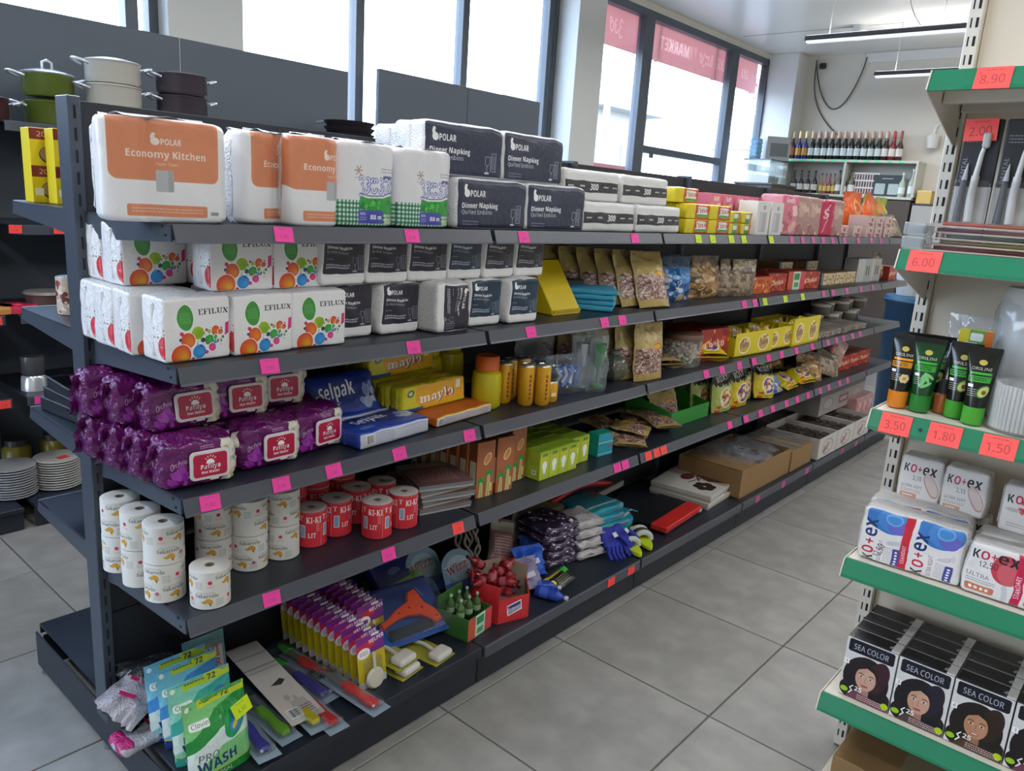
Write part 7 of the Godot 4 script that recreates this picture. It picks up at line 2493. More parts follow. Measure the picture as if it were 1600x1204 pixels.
	part("body", soft_mesh(Vector3(0.33, 0.13, 0.34), 0.003, [kb], 1), c2)
	part("film_wrap", bag_mesh(0.32, 0.33, 0.03, clear("clear_bag", Color.WHITE, 0.2), clear("clear_bag", Color.WHITE, 0.2), 0.012, 8, 0.05, 14, 0.7), c2, Vector3(0, 0.145, 0.165), Vector3(-90, 0, 0))
	part("tape", bx(plain("a8905e", 0.35), Vector3(0.05, 0.0015, 0.345), 0.0, Vector3(0.0, 0.1312, 0)), c2)
	for k in 3:
		var t := thing("display_tray", "white display tray of dark sweets, %s of three from the near end" % NTH[k], "display tray", Vector3(4.24 + 0.335 * k, y, 0.375), 0, "white display trays")
		tray(t, 0.325, 0.36, 0.14, 0.15, plain("c9c5c0", 0.5), pr("tray", 0.5))
		for r in 5:
			for c in 3:
				var o := thing("chocolate_bar", "dark chocolate bar in the %s white tray, row %s, %s" % [NTH[k], NTH[r], ["left", "middle", "right"][c]], "chocolate", Vector3(4.24 + 0.335 * k - 0.1 + 0.1 * c, y + 0.095, 0.245 + 0.06 * r), 0, "chocolate bars in the white trays")
				part("wrapper", meshes["choc_wrap"] if meshes.has("choc_wrap") else bar_wrap(), o, Vector3.ZERO, Vector3(-4 + 3 * c, 6 - 5 * (r % 3), 0))
	sh("print_box", 0, 5.06, 0.35, "long grey printed carton with a maroon panel on the last white tray", 0, "", 0.152)
	var pb2 := thing("wide_carton", "grey printed carton standing at the back behind the white trays", "carton", Vector3(4.75, y, 0.10), 0)
	part("carton", soft_mesh(Vector3(0.9, 0.12, 0.12), 0.002, [pr("printbox", 0.45), plain("948e8a")], 1), pb2)
	part("flap", bx(plain("7e7874"), Vector3(0.88, 0.0015, 0.055), 0.0, Vector3(0, 0.121, 0.02)), pb2)
	for k in 3:
		sh("mauve_pack", 0, 5.25 + 0.12 * k, 0.42, "mauve pack at the far end of the deck, %s from the left" % NTH[k], 0, "mauve packs on the deck")

func bar_wrap() -> ArrayMesh:
	meshes["choc_wrap"] = soft_mesh(Vector3(0.092, 0.022, 0.05), 0.008, [wrapm("wrap_choc", col("3a2e2a"), 0.2, 10.0)], 4, 0.004, 1)
	return meshes["choc_wrap"]

func tray(t: Node3D, w: float, d: float, hf: float, hb: float, m: Material, front: Material) -> void:
	part("tray_floor", bx(m, Vector3(w, 0.006, d), 0.001, Vector3(0, 0.003, 0)), t)
	var b := MB.new()
	soft(b, Vector3(w, hf, 0.005), 0.001, [front, m, m, m, m, m], 1)
	part("front_panel", b.done(), t, Vector3(0, 0, d / 2 - 0.0025))
	part("back_panel", bx(m, Vector3(w, hb, 0.005), 0.001, Vector3(0, hb / 2, -d / 2 + 0.0025)), t)
	for s in [-1, 1]:
		part("side_panel", bx(m, Vector3(0.005, minf(hf, hb), d - 0.01), 0.001, Vector3(s * (w / 2 - 0.0025), minf(hf, hb) / 2, 0)), t)

func hex_tray(t: Node3D) -> void:
	var m := mt("display_red", col("c92a30"), 0.45)
	var inn := plain("a89a86", 0.7)
	var pts := []
	for k in 6:
		var a := PI / 6 + k * PI / 3 + PI / 3
		pts.append(Vector3(cos(a) * 0.128, 0, sin(a) * 0.118))
	var b := MB.new()
	for k in 6:
		b.tri(inn, Vector3(0, 0.004, 0), Vector3(pts[k].x, 0.004, pts[k].z), Vector3(pts[(k + 1) % 6].x, 0.004, pts[(k + 1) % 6].z))
	part("tray_floor", b.done(), t)
	for k in 6:
		var p0: Vector3 = pts[k]
		var p1: Vector3 = pts[(k + 1) % 6]
		var mid := (p0 + p1) / 2
		var hgt := 0.095 if mid.z > 0.02 else 0.145
		var front := mid.z > 0.06
		b = MB.new()
		var len := (p1 - p0).length()
		soft(b, Vector3(len, hgt, 0.004), 0.0012, [pr("display", 0.45) if front else m, m, m, m, m, inn], 1)
		part("front_panel" if front else "side_panel", b.done(), t, mid, Vector3(0, rad_to_deg(atan2(mid.x, mid.z)), 0))

func knife(x: float, z: float, yaw: float, dy: float, c: Color, label: String, tip: bool) -> void:
	var t := thing("knife_card", label, "knife", Vector3(x, HS[0] + 0.001 + dy, z), yaw, "knife blister cards")
	var cm := plain("8ea0ae", 0.4)
	part("card", soft_mesh(Vector3(0.066, 0.002, 0.31), 0.0008, [cm, cm, cm, pr("knifecard", 0.35), cm, cm], 1), t)
	var b := MB.new()
	var hm := mt("handle" + c.to_html(), c, 0.25)
	var pts := PackedVector2Array([Vector2(-0.012, 0.02), Vector2(0.013, 0.02), Vector2(0.016, -0.02), Vector2(0.012, -0.07), Vector2(0.017, -0.115), Vector2(0.010, -0.128), Vector2(-0.012, -0.126), Vector2(-0.018, -0.10), Vector2(-0.013, -0.05), Vector2(-0.017, -0.01)])
	b.prism(hm, pts, 0.0, 0.018, 0.005)
	part("handle", b.done(), t, Vector3(0, 0.003, 0), Vector3(-90, 0, 0))
	b = MB.new()
	b.prism(mt("steel", col("a8b0b8"), 0.25, 0.8), PackedVector2Array([Vector2(-0.012, 0.02), Vector2(0.012, 0.02), Vector2(0.012, 0.09), Vector2(-0.004, 0.13), Vector2(-0.012, 0.12)]), 0.005, 0.008, 0.001)
	part("blade", b.done(), t, Vector3(0, 0.003, 0), Vector3(-90, 0, 0))
	if tip:
		b = MB.new()
		b.prism(plain("2fb03a", 0.35), PackedVector2Array([Vector2(-0.018, 0.075), Vector2(0.004, 0.085), Vector2(0.018, 0.075), Vector2(0.006, 0.135), Vector2(-0.006, 0.125)]), 0.009, 0.013, 0.001)
		part("green_tip", b.done(), t, Vector3(0, 0.003, 0), Vector3(-90, 0, 0))
	b = MB.new()
	b.prism(clear("blister"), round_rect(0.056, 0.28, 0.016), 0.0, 0.022, 0.006)
	part("blister", b.done(), t, Vector3(0, 0.003, 0), Vector3(-90, 0, 0))

func stock_white_unit() -> void:
	# tooth brushes standing on the second level
	var n := 0
	for z in [1.668, 1.757, 1.846, 1.935]:
		var t := thing("toothbrush_card", "boxed toothbrush on black card, %s" % ["left, with the red price slip", "second from the left", "third from the left", "fourth from the left"][n], "toothbrush", Vector3(1.47, RS[1] + 0.001, z), -90, "boxed toothbrushes")
		part("card", soft_mesh(Vector3(0.082, 0.318, 0.012), 0.003, [pr("tooth", 0.35), plain("26282c")], 1), t)
		var b := MB.new()
		var wp := plain("d4d3d0", 0.3)
		b.tube(wp, [Vector3(0.004, 0.0, 0.016), Vector3(0.002, 0.06, 0.018), Vector3(0.004, 0.11, 0.018)], 0.010, 10, 0.009)
		b.tube(wp, [Vector3(0.004, 0.11, 0.018), Vector3(0.008, 0.16, 0.018), Vector3(0.012, 0.185, 0.018)], 0.007, 8, 0.004)
		part("handle", b.done(), t, Vector3(0, 0.074, 0))
		part("brush_head", soft_mesh(Vector3(0.017, 0.036, 0.018), 0.006, [plain("c4c4c2", 0.6)], 3), t, Vector3(0.014, 0.249, 0.02))
		b = MB.new()
		b.tube(plain("5a5c60", 0.3), [Vector3(-0.022, 0.0, 0.014), Vector3(-0.02, 0.10, 0.015)], 0.009, 8, 0.007)
		b.tube(plain("b9bbbe", 0.3), [Vector3(-0.02, 0.10, 0.015), Vector3(-0.018, 0.14, 0.015)], 0.007, 8, 0.001)
		part("spare_head", b.done(), t, Vector3(0, 0.074, 0))
		part("blister", bx(clear("blister"), Vector3(0.078, 0.17, 0.03), 0.006, Vector3(0, 0.088, 0.02)), t)
		if n == 0:
			part("price_slip", slip("big_slip2.00", "2.00", col("ff5a55"), col("8f2a2c"), 0.072, 0.052), t, Vector3(-0.004, 0.292, 0.018), Vector3(0, 0, 2))
		n += 1
	for k in 5:
		var t := thing("toothbrush_pack", "flat toothbrush blister pack lying at the rail, %s of the pile" % ["bottom", "second", "third", "fourth", "top"][k], "toothbrush", Vector3(1.385, RS[1] + 0.001 + 0.0145 * k, 1.735 + 0.012 * (k % 3)), -90 + [2, -4, 3, -2, 4][k], "flat toothbrush packs")
		part("pack", soft_mesh(Vector3(0.27, 0.003, 0.075), 0.001, [plain("b8aaa6"), plain("b8aaa6"), plain("b8aaa6"), pr("tooth_flat", 0.35)], 1), t)
		part("blister", bx(clear("blister"), Vector3(0.255, 0.011, 0.06), 0.003, Vector3(0, 0.0085, 0)), t)
		var b := MB.new()
		b.tube(plain(["b04a4a", "c4b45a", "8aa89a", "c47a8a", "b0564a"][k], 0.3), [Vector3(-0.11, 0.008, 0), Vector3(0, 0.008, 0.006), Vector3(0.11, 0.008, 0)], 0.0045, 6)
		part("toothbrush", b.done(), t)
	# small clear boxes at the left end of the rail
	for k in 2:
		var t := thing("clear_case", "little clear plastic case at the left end of the toothbrush shelf, %s" % ["lower", "upper"][k], "case", Vector3(1.37, RS[1] + 0.001 + 0.033 * k, 1.588), -90, "little clear cases")
		part("case", soft_mesh(Vector3(0.05, 0.032, 0.09), 0.006, [clear("case_clear", Color(0.75, 0.78, 0.8), 0.4, 0.08)], 3), t)
		part("contents", soft_mesh(Vector3(0.03, 0.018, 0.06), 0.006, [plain("8a8c8e", 0.3)], 3), t, Vector3(0, 0.006, 0))
	# tubes of cream standing on their caps
	for q in [["honey", 1.606, 1.385, "black tube with orange cap, foremost at the left", 0.0, "e0841a"], ["leaf", 1.660, 1.385, "dark green glossy tube with green cap beside the orange capped one", 8.0, "1f7a2a"], ["avocado", 1.738, 1.40, "black avocado tube with green cap, left of the pair", 0.0, "3f9a28"], ["avocado", 1.785, 1.365, "black avocado tube with green cap, right and nearest the rail", 10.0, "4aa82e"], ["leaf", 1.612, 1.45, "dark green tube hidden behind the orange capped tube", 0.0, "1f7a2a"], ["avocado", 1.665, 1.46, "black tube behind the dark green one", 0.0, "3f9a28"]]:
		var t := thing("cream_tube", q[3], "tube", Vector3(q[2], RS[2] + 0.001, q[1]), -90 + q[4], "cream tubes")
		var b := MB.new()
		b.lathe([Vector2(0.017, 0.046), Vector2(0.024, 0.044), Vector2(0.024, 0.003), Vector2(0.021, 0), Vector2(0, 0)], 24, [plain(q[5], 0.4)])
		part("cap", b.done(), t)
		b = MB.new()
		var f := func(u: float, v: float) -> Vector3:
			var a := TAU * u - PI
			var k := 1.0 - v
			var r := 0.024
			return Vector3(sin(a) * lerpf(r, 0.036, k), lerpf(0.045, 0.178, k), cos(a) * lerpf(r, 0.0012, pow(k, 1.3)))
		b.grid(pr("tube_" + q[0], 0.18), f, lin(28), lin(8))
		b.box(plain("141714", 0.25), Vector3(0, 0.183, 0), Vector3(0.073, 0.014, 0.003), 0.001)
		part("tube", b.done(), t)
	var sb := thing("small_bottle", "small bottle with grey cap and orange base between the tubes", "bottle", Vector3(1.425, RS[2] + 0.001, 1.70), -90)
	var b2 := MB.new()
	b2.lathe([Vector2(0, 0.085), Vector2(0.011, 0.085), Vector2(0.013, 0.08), Vector2(0.013, 0.05), Vector2(0, 0.05)], 16, [plain("3a3c40", 0.3)])
	part("cap", b2.done(), sb)
	b2 = MB.new()
	b2.lathe([Vector2(0.013, 0.05), Vector2(0.018, 0.045), Vector2(0.018, 0), Vector2(0, 0)], 16, [plain("b0602a", 0.3)])
	part("bottle", b2.done(), sb)
	# cotton products
	var cot := plain("d3d1cc", 0.85)
	var cb := clear("clear_bag", Color.WHITE, 0.2)
	var cbag := thing("cotton_bag", "clear bag of cotton pads with a yellow green label behind the tubes", "bag", Vector3(1.475, RS[2] + 0.001, 1.735), -90)
	part("bag", bag_mesh(0.13, 0.25, 0.08, cb, cb, 0.012, 4, 0.1, 16, 0.7), cbag)
	var pads := MB.new()
	for k in 12:
		pads.lathe([Vector2(0, 0.012 + 0.016 * k), Vector2(0.036, 0.011 + 0.016 * k), Vector2(0.038, 0.004 + 0.016 * k), Vector2(0, 0.0 + 0.016 * k)], 16, [cot])
	part("cotton_pad_stack", pads.done(), cbag)
	part("label", bx(pr("sponge2", 0.4), Vector3(0.075, 0.05, 0.002), 0.0), cbag, Vector3(0.01, 0.195, 0.032))
	var drum := thing("swab_drum", "round drum of white cotton swabs at the shelf's right", "cotton swabs", Vector3(1.395, RS[2] + 0.001, 1.885), -90)
	var sw := MB.new()
	for k in 44:
		var a := TAU * k / 44
		sw.tube(cot, [Vector3(sin(a) * 0.066, 0.006, cos(a) * 0.066), Vector3(sin(a) * 0.067, 0.06, cos(a) * 0.067), Vector3(sin(a) * 0.066, 0.112, cos(a) * 0.066)], 0.0046, 6)
	part("swab_ring", sw.done(), drum).set_meta("kind", "stuff")
	var dr := MB.new()
	dr.lathe([Vector2(0, 0.122), Vector2(0.068, 0.122), Vector2(0.074, 0.117), Vector2(0.074, 0.004), Vector2(0.07, 0), Vector2(0, 0)], 28, [clear("drum_clear", Color(0.95, 0.95, 0.95), 0.18, 0.06)])
	part("drum", dr.done(), drum)
	var tall := thing("cotton_roll", "tall white cotton roll standing behind the swab drum", "cotton", Vector3(1.53, RS[2] + 0.001, 1.86), -90)
	dr = MB.new()
	dr.lathe([Vector2(0.02, 0.33), Vector2(0.08, 0.33), Vector2(0.09, 0.31), Vector2(0.085, 0.16), Vector2(0.09, 0.01), Vector2(0.08, 0), Vector2(0, 0)], 20, [cot])
	part("roll", dr.done(), tall)
	part("film", soft_mesh(Vector3(0.19, 0.335, 0.19), 0.08, [cb], 5, 0.008, 2), tall)
	# pads on the fourth level
	var kg := "white pad packs standing at the back of the fourth level"
	shr("kotex_pack", 3, 1.672, 1.50, "small white pad pack priced 2,10 at the left, back row", 0, kg, 0.14)
	shr("kotex_pack", 3, 1.782, 1.49, "small white pad pack priced 2,10 second from the left, back row", -3, kg, 0.14)
	shr("kotex_wing_pack", 3, 1.93, 1.47, "white pad pack with red confetti print at the right, back row", 0, kg, 0.135)
	shr("kotex_pack", 3, 1.672, 1.57, "white pad pack hidden under the back row, left", 0, kg)
	shr("kotex_pack", 3, 1.79, 1.57, "white pad pack hidden under the back row, middle", 0, kg)
	for k in 2:
		shr("kotex_night_pack", 3, 1.712 - 0.012 * k, 1.335 + 0.09 * k, "blue and white double night pad pack, %s" % ["front at the rail", "behind the front one"][k], 2, "blue night pad packs")
		shr("kotex_ultra_pack", 3, 1.955, 1.335 + 0.09 * k, "white and red double day pad pack, %s" % ["front at the rail", "behind the front one"][k], 0, "red day pad packs")
	for z in [1.67, 1.79, 1.93]:
		pass
	# hair dye
	for c in 4:
		for r in 4:
			shr(["dye_one", "dye_two", "dye_three", "dye_one"][c], 4, 1.672 + 0.1345 * c, 1.332 + 0.063 * r, "hair dye box with a long haired woman, %s column, %s of the row" % [["left", "second", "third", "fourth"][c], ORD[r]], 0, "hair dye boxes")
	var cbx := thing("kraft_carton", "brown carton on the lowest shelf of the white unit", "carton", Vector3(1.47, 0.033, 1.83), -90)
	part("body", soft_mesh(Vector3(0.42, 0.12, 0.24), 0.003, [mt("carton_brown")], 1), cbx)
	part("flap", bx(mt("kraft_board"), Vector3(0.2, 0.003, 0.2), 0.0, Vector3(0.05, 0.122, 0.0)), cbx)

func pot(t: Node3D, at_y: float, r: float, h: float, m: Material, lid := true) -> void:
	var st := mt("chrome", col("dfe2e6"), 0.22, 0.55)
	var b := MB.new()
	b.lathe([Vector2(r * 1.03, at_y + h), Vector2(r, at_y + h * 0.96), Vector2(r, at_y + h * 0.15), Vector2(r * 0.9, at_y), Vector2(0, at_y)], 28, [m])
	var body := part("pot", b.done(), t)
	for s in [-1, 1]:
		b = MB.new()
		var path := []
		for k in 11:
			var a := PI * k / 10.0
			path.append(Vector3(s * (r + 0.004 + 0.055 * sin(a)), at_y + h * 0.78 + 0.018 * sin(a), 0.045 * cos(a)))
		b.tube(st, path, 0.006, 8)
		part("handle", b.done(), body)
	b = MB.new()
	b.lathe([Vector2(0, at_y + h + 0.022), Vector2(r * 0.5, at_y + h + 0.018), Vector2(r * 0.97, at_y + h + 0.006), Vector2(r * 1.05, at_y + h + 0.002), Vector2(r * 1.02, at_y + h - 0.004)], 28, [st if lid else m])
	var ld := part("lid", b.done(), t)
	if lid:
		b = MB.new()
		b.tube(st, [Vector3(-0.02, at_y + h + 0.018, 0), Vector3(-0.02, at_y + h + 0.05, 0), Vector3(0, at_y + h + 0.06, 0), Vector3(0.02, at_y + h + 0.05, 0), Vector3(0.02, at_y + h + 0.018, 0)], 0.006, 8)
		part("knob", b.done(), ld)

func stock_wall_units() -> void:
	var y := 1.8305
	var grn := mt("pot_green", col("5c6a2a"), 0.3)
	var cream := mt("pot_cream", col("c9c4b8"), 0.3)
	var dark := mt("pot_dark", col("4a4248"), 0.25)
	for k in 2:
		pot(thing("cooking_pot", "olive green cooking pot with bracket handles, %s of the stack" % ["lower", "upper"][k], "pot", Vector3(0.625, y + 0.126 * k, -1.95), 0, "olive green pots"), 0.0, 0.105, 0.10, grn, k == 1)
	for k in 3:
		var w: String = ["lower", "middle", "upper"][k]
		pot(thing("casserole", "cream casserole with chrome handles, %s of the stack" % w, "pot", Vector3(0.875, y + 0.107 * k, -1.86), 0, "cream casseroles"), 0.0, 0.118, 0.095, cream, false)
		pot(thing("casserole", "dark casserole with chrome handles, %s of the stack" % w, "pot", Vector3(1.205, y + 0.104 * k, -1.86), 0, "dark casseroles"), 0.0, 0.118, 0.092, dark, false)
	pot(thing("casserole", "dark red pot at the left edge of the picture", "pot", Vector3(0.34, y, -1.9), 0), 0.0, 0.10, 0.09, mt("pot_maroon", col("4a2a2c"), 0.3), false)
	for k in 6:
		var t := thing("frying_pan", "dark frying pan in the stack seen over the gondola, %s" % ["bottom", "second", "third", "fourth", "fifth", "top"][k], "pan", Vector3(2.28, y + 0.034 * k, -1.92), 20 * k, "stacked frying pans")
		var b := MB.new()
		b.lathe([Vector2(0.15, 0.032), Vector2(0.145, 0.03), Vector2(0.13, 0.004), Vector2(0, 0.004), Vector2(0, 0), Vector2(0.13, 0), Vector2(0.155, 0.03)], 28, [mt("pan", col("3a3436"), 0.3)])
		part("pan", b.done(), t)
		b = MB.new()
		b.tube(mt("chrome"), [Vector3(0.15, 0.028, 0), Vector3(0.21, 0.034, 0), Vector3(0.27, 0.03, 0)], 0.009, 8)
		part("handle", b.done(), t)
	for k in 3:
		sh("coffee_box", 1, [0.118, 0.082, 0.22][k], [-0.32, -0.395, -0.33][k], "yellow maroon carton on the gondola's far side, %s" % ["foremost", "behind it, nearer the end", "beside it, farther in"][k], 0, "yellow maroon cartons")
	var mg := thing("patterned_mug", "patterned red and cream cylinder on the gondola's far side", "mug", Vector3(0.09, HS[2] + 0.001, -0.33))
	var b3 := MB.new()
	b3.lathe([Vector2(0.034, 0.105), Vector2(0.038, 0.106), Vector2(0.038, 0.0), Vector2(0, 0)], 22, [pr("mugcan", 0.3)])
	part("body", b3.done(), mg)
	b3 = MB.new()
	b3.lathe([Vector2(0, 0.108), Vector2(0.034, 0.108), Vector2(0.034, 0.104)], 22, [mt("chrome")])
	part("rim", b3.done(), mg)
	for k in 3:
		var t := thing("baking_tray", "dark baking tray on the gondola's far side, %s of the stack" % ["bottom", "middle", "top"][k], "tray", Vector3(0.17, HS[3] + 0.001 + 0.03 * k, -0.30 + 0.01 * k), 6 - 4 * k, "dark baking trays")
		tray(t, 0.26, 0.32, 0.04, 0.04, mt("tray_dark", col("2a2d33"), 0.3), mt("tray_dark"))
		part("rim", bx(mt("tray_rim", col("7a8088"), 0.25, 0.5), Vector3(0.265, 0.004, 0.006), 0.001, Vector3(0, 0.041, 0.16)), t)
		part("side_rim", bx(mt("tray_rim"), Vector3(0.006, 0.004, 0.32), 0.001, Vector3(-0.13, 0.041, 0)), t)
	# plates, grinder, bowls on the wall shelves
	for q in [[0.335, 0.10, "patterned", 12], [0.535, 0.145, "white", 12]]:
		for k in q[3]:
			var t := thing("plate", "%s plate in the stack on the wall shelf base, %s from the bottom" % [q[2], NTH[k]], "plate", Vector3(q[0] + 0.002 * sin(k * 2.0), 0.116 + 0.0125 * k, -1.92), 0, q[2] + " plates")
			var key: String = "plate_" + q[2]
			if not meshes.has(key):
				var b := MB.new()
				b.lathe([Vector2(0, 0.006), Vector2(0.06, 0.006), Vector2(0.098, 0.0125), Vector2(0.104, 0.0125), Vector2(0.104, 0.0085), Vector2(0.085, 0.0075), Vector2(0.06, 0.0), Vector2(0, 0)], 30, [plain("d4d1ca" if q[2] == "white" else "b0b0b2", 0.3)])
				meshes[key] = b.done()
			part("plate", meshes[key], t)
			if k == 11 and q[2] == "white":
				part("price_slip", meshes["slip_r0"], t, Vector3(0.02, 0.0085, 0.02), Vector3(-88, 20, 0))
	var gr := thing("coffee_grinder", "steel coffee grinder with dark neck on the wall shelf", "grinder", Vector3(0.44, 0.636, -1.85))
	var b4 := MB.new()
	b4.lathe([Vector2(0.045, 0.07), Vector2(0.052, 0.06), Vector2(0.055, 0.0), Vector2(0, 0)], 20, [mt("chrome")])
	part("base", b4.done(), gr)
	b4 = MB.new()
	b4.lathe([Vector2(0, 0.16), Vector2(0.048, 0.16), Vector2(0.05, 0.15), Vector2(0.05, 0.085), Vector2(0.042, 0.07)], 20, [plain("4a4a4e", 0.25)])
	part("lid", b4.done(), gr)
	for q in [[0.39, 1.011, "flat red plastic dish on the wall shelf", "c42a4a"], [0.30, 1.011, "orange plastic dish on the wall shelf", "c98a4a"]]:
		var t := thing("shallow_dish", q[2], "dish", Vector3(q[0], q[1], -1.83))
		var b := MB.new()
		b.lathe([Vector2(0, 0.03), Vector2(0.075, 0.03), Vector2(0.085, 0.022), Vector2(0.085, 0.0), Vector2(0, 0)], 22, [plain(q[3], 0.4)])
		part("dish", b.done(), t)
		b = MB.new()
		b.lathe([Vector2(0.02, 0.036), Vector2(0.024, 0.03)], 12, [plain(q[3], 0.4)])
		part("grip", b.done(), t)
	for k in 3:
		var t := thing("plastic_bowl", "brown plastic bowl with grey lid on the wall shelf, %s" % NTH[k], "bowl", Vector3(0.52 + 0.02 * k, 1.011 + 0.001, -1.86 - 0.13 * (k % 2)) + Vector3(0.19 * k, 0, 0), 0, "lidded bowls")
		var b := MB.new()
		b.lathe([Vector2(0.085, 0.07), Vector2(0.075, 0.0), Vector2(0, 0)], 20, [plain("5a4440", 0.3)])
		part("bowl", b.done(), t)
		b = MB.new()
		b.lathe([Vector2(0, 0.085), Vector2(0.085, 0.082), Vector2(0.092, 0.07), Vector2(0.085, 0.066)], 20, [plain("7a7672", 0.35)])
		part("lid", b.done(), t)
	for k in 3:
		var t := thing("storage_jar", "olive storage jar in the shadow of the lowest wall shelf, %s" % NTH[k], "jar", Vector3(0.42 + 0.17 * k, 0.116, -2.12), 0, "olive storage jars")
		var b := MB.new()
		b.lathe([Vector2(0.05, 0.18), Vector2(0.065, 0.16), Vector2(0.065, 0.0), Vector2(0, 0)], 18, [plain("8a7c2a", 0.3)])
		part("jar", b.done(), t)
		b = MB.new()
		b.lathe([Vector2(0, 0.21), Vector2(0.048, 0.21), Vector2(0.05, 0.18)], 18, [plain("3a3a34", 0.4)])
		part("lid", b.done(), t)

func stock_bar() -> void:
	var wh := mt("bar_white", col("c4c2b8"), 0.5)
	var br := mt("bar_brown", col("4c423a"), 0.6)
	var t := thing("back_bar", "pale bottle shelf unit on a dark brown cabinet at the far wall", "shelving", Vector3(9.05, 0, -1.22))
	part("cabinet", bx(br, Vector3(0.3, 1.9, 1.52), 0.004, Vector3(0, 0.95, 0)), t)
	part("worktop", bx(wh, Vector3(0.31, 0.03, 1.53), 0.004, Vector3(0, 1.925, 0)), t)
	part("shelf", bx(wh, Vector3(0.30, 0.03, 1.56), 0.004, Vector3(0, 2.322, 0)), t)
	for z in [-0.765, -0.02, 0.765]:
		part("side_panel" if absf(z) > 0.1 else "divider", bx(wh, Vector3(0.30, 0.37, 0.024), 0.003, Vector3(0, 2.123, z)), t)
	part("back_board", bx(wh, Vector3(0.012, 0.37, 1.5), 0.0, Vector3(0.143, 2.123, 0)), t)
	for k in 11:
		part("green_slip", bx(plain("3fe08a", 0.4), Vector3(0.002, 0.022, 0.05), 0.0), t, Vector3(-0.152, 2.322, -0.66 + 0.125 * k))
	part("green_slip", bx(plain("3fe08a", 0.4), Vector3(0.002, 0.022, 0.06), 0.0), t, Vector3(-0.157, 1.925, -0.28))
	# sparkling wine along the top
	for k in 17:
		var z := -1.93 + 0.0775 * k
		var g := col("12201a")
		var cap := col("b9a08a")
		var lab := col("c4ccc8")
		if k < 1:
			g = col("4a1a20"); cap = col("c9b48a"); lab = col("8a5a2a")
		elif k < 3:
			g = col("1f2a6a"); cap = col("d8c48a"); lab = col("b8863a")
		elif k > 13:
			g = [col("2a1a18"), col("7a1f28"), col("4a2624")][k - 14]; cap = [col("c4a89a"), col("b0202e"), col("8a3a34")][k - 14]; lab = col("d4ccc0")
		bottle("wine_bottle", "foil topped bottle on the upper bar shelf, %s from the left" % NTH[k], Vector3(8.975, 2.3375, z), 0.325, 0.036, g, cap, lab, 0.42, true, "foil topped bottles on the upper bar shelf")
	for k in 13:
		bottle("wine_bottle", "dark bottle in the second rank of the upper bar shelf, %s from the left" % NTH[k], Vector3(9.09, 2.3375, -1.72 + 0.0775 * k), 0.325, 0.036, col("12201a"), col("b9928a"), col("c4ccc8"), 0.42, true, "second rank bottles on the upper bar shelf")
	for k in 4:
		bottle("brandy_bottle", "black brandy bottle with pale label on the lower bar shelf, %s from the left" % NTH[k], Vector3(8.99, 1.941, -1.86 + 0.085 * k), 0.27, 0.036, col("14100e"), col("2a2422"), col("c8c4ba"), 0.4, false, "black brandy bottles")
	for k in 4:
		bottle("liqueur_bottle", "small amber bottle on the lower bar shelf, %s from the left" % NTH[k], Vector3(8.99, 1.941, -1.52 + 0.05 * k), 0.24, 0.024, [col("8a6a1e"), col("9a4a4a"), col("6a2a24"), col("8a5a2a")][k], col("5a1f1f"), col("c4a85a"), 0.45, false, "small amber bottles")
	for q in [[-1.31, 0.28, 0.036, "tall bottle with white label, left"], [-1.24, 0.24, 0.028, "short clear bottle between two tall ones"], [-1.165, 0.29, 0.038, "tall bottle with white label, right"]]:
		bottle("spirit_bottle", q[3] + " on the lower bar shelf", Vector3(8.985, 1.941, q[0]), q[1], q[2], col("5a5a48"), col("1a1a1a"), col("dcdad0"), 0.36, false, "")
	for q in [[-0.60, 0.27, "left"], [-0.50, 0.31, "right"]]:
		bottle("vodka_bottle", "clear bottle at the right end of the lower bar shelf, " + q[2], Vector3(8.99, 1.941, q[0]), q[1], 0.036, col("a8b4a4"), col("c4c8c4"), col("dfe4dc"), 0.34, false, "clear bottles")
	var rk := put("bar_rack", Vector3(9.02, 1.941, -1.01), -90, "white rack of miniature cards on the lower bar shelf")
	rk.set_meta("category", "rack")
	put("back_bar_box", Vector3(9.02, 1.941, -0.765), -90, "black box with two pale pictures on the lower bar shelf")
	# glass case on the counter by the window
	var ct := thing("service_counter", "dark counter under the glass case beside the far window", "counter", Vector3(8.5, 0, -2.0))
	part("body", bx(br, Vector3(0.70, 1.99, 0.46), 0.004, Vector3(0, 0.995, 0)), ct)
	part("top", bx(plain("5a5f60", 0.3), Vector3(0.72, 0.02, 0.48), 0.003, Vector3(0, 2.0, 0)), ct)
	var gc := thing("glass_case", "glass display case with steel frame beside the far window", "display case", Vector3(8.5, 2.011, -2.03))
	var gm := clear("case_glass", Color(0.8, 0.88, 0.86), 0.16, 0.03)
	for q in [[Vector3(0, 0.13, 0.16), Vector3(0.5, 0.26, 0.006)], [Vector3(-0.25, 0.13, 0), Vector3(0.006, 0.26, 0.32)], [Vector3(0, 0.13, -0.16), Vector3(0.5, 0.26, 0.006)], [Vector3(0.25, 0.13, 0), Vector3(0.006, 0.26, 0.32)]]:
		part("pane", bx(gm, q[1], 0.0, q[0]), gc)
	part("top", bx(plain("6a7274", 0.25), Vector3(0.52, 0.014, 0.34), 0.003, Vector3(0, 0.267, 0)), gc)
	part("shelf", bx(gm, Vector3(0.48, 0.006, 0.30), 0.0, Vector3(0, 0.14, 0)), gc)
	part("contents", soft_mesh(Vector3(0.4, 0.09, 0.2), 0.02, [plain("7a8478", 0.6)], 4, 0.01, 3), gc, Vector3(0, 0.003, 0))
	var wb := thing("water_pack", "blue ribbed water pack on the glass case", "water", Vector3(8.36, 2.286, -2.12))
	part("pack", soft_mesh(Vector3(0.14, 0.24, 0.10), 0.02, [plain("6a9aba", 0.2)], 4, 0.008, 2), wb)
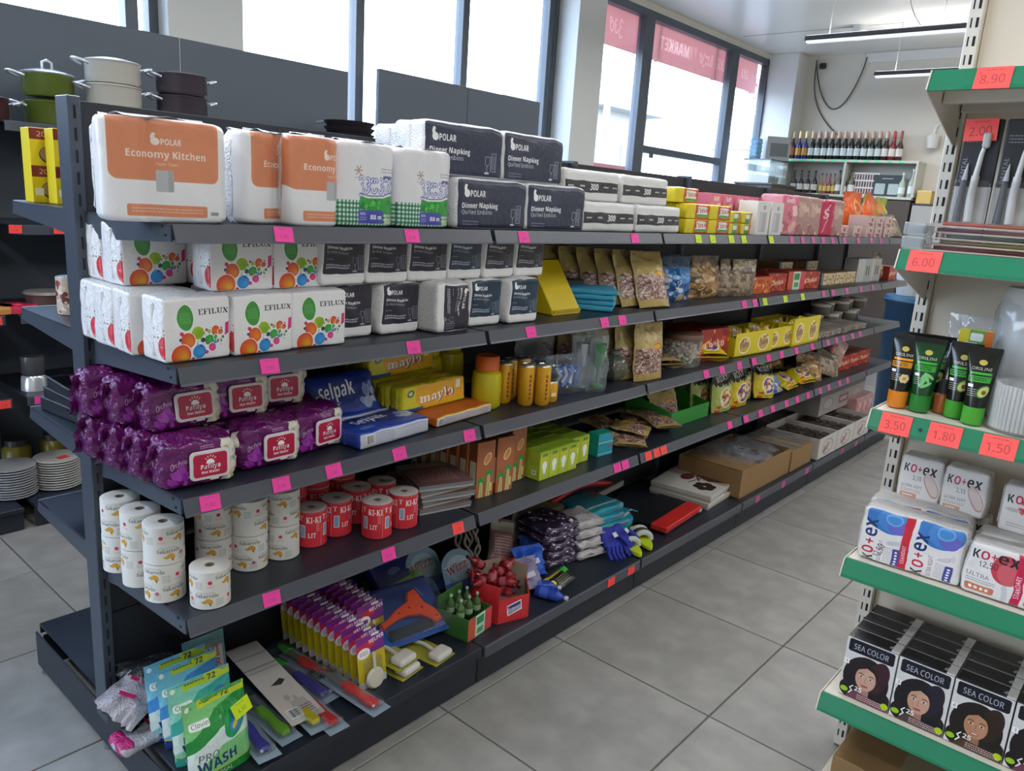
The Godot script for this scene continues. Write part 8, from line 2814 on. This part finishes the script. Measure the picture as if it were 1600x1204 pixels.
	for k in 4:
		part("rib", bx(plain("8ab4d0", 0.2), Vector3(0.145, 0.012, 0.105), 0.004, Vector3(0, 0.04 + 0.05 * k, 0)), wb)
	var gbx := thing("grey_carton", "grey carton with a dark panel on the glass case", "carton", Vector3(8.6, 2.286, -2.0), -40)
	part("body", soft_mesh(Vector3(0.30, 0.27, 0.22), 0.004, [plain("8f9394", 0.5)], 1), gbx)
	part("panel", bx(plain("55595c", 0.4), Vector3(0.22, 0.15, 0.003), 0.0, Vector3(0.01, 0.12, 0.112)), gbx)
	var yb := thing("yellow_carton", "pale yellow carton by the slotted post at the far wall", "carton", Vector3(9.02, 1.88, -0.34), -90)
	part("body", soft_mesh(Vector3(0.15, 0.14, 0.18), 0.004, [plain("cfae62", 0.6)], 1), yb)
	part("flap", bx(plain("d8bc78", 0.6), Vector3(0.15, 0.02, 0.182), 0.002, Vector3(0, 0.135, 0)), yb)
	var cs := thing("cash_cabinet", "pale cabinet beneath the yellow carton at the far wall", "cabinet", Vector3(9.045, 0, -0.225))
	part("body", bx(plain("a8a49c", 0.5), Vector3(0.28, 1.86, 0.42), 0.004, Vector3(0, 0.93, 0)), cs)
	part("top", bx(plain("3a3c44", 0.4), Vector3(0.29, 0.02, 0.43), 0.003, Vector3(0, 1.869, 0)), cs)
	# beyond the gondola
	var tub := thing("blue_tub", "large blue plastic tub beyond the gondola end", "tub", Vector3(6.75, 0, 0.35))
	var b := MB.new()
	b.lathe([Vector2(0.28, 1.02), Vector2(0.31, 1.0), Vector2(0.28, 0.96), Vector2(0.23, 0.0), Vector2(0, 0.0)], 28, [plain("1f4560", 0.35)])
	part("tub", b.done(), tub)
	b = MB.new()
	b.lathe([Vector2(0, 1.04), Vector2(0.29, 1.035), Vector2(0.30, 1.0)], 28, [plain("285a7c", 0.35)])
	part("lid", b.done(), tub)
	var hz := thing("white_bucket", "white plastic bucket standing on the blue tub", "bucket", Vector3(6.7, 1.041, 0.25))
	b = MB.new()
	b.lathe([Vector2(0.12, 0.2), Vector2(0.125, 0.19), Vector2(0.10, 0), Vector2(0, 0)], 22, [plain("c4c8c8", 0.35)])
	part("bucket", b.done(), hz)
	b = MB.new()
	b.tube(plain("2a2a2c", 0.4), [Vector3(-0.12, 0.17, 0), Vector3(-0.1, 0.08, 0.1), Vector3(0.1, 0.08, 0.1), Vector3(0.12, 0.17, 0)], 0.006, 6)
	part("handle", b.done(), hz)
	var ob := thing("orange_carton", "orange and white carton beside the white unit's post", "carton", Vector3(6.35, 1.02, 1.0), -60)
	part("body", soft_mesh(Vector3(0.2, 0.34, 0.2), 0.004, [plain("c9a070", 0.5)], 1), ob)
	part("band", bx(plain("c9602a", 0.5), Vector3(0.204, 0.06, 0.204), 0.001, Vector3(0, 0.03, 0)), ob)
	part("stand", bx(plain("7a7a7a", 0.5), Vector3(0.2, 1.02, 0.2), 0.004, Vector3(0, -0.51, 0)), ob)
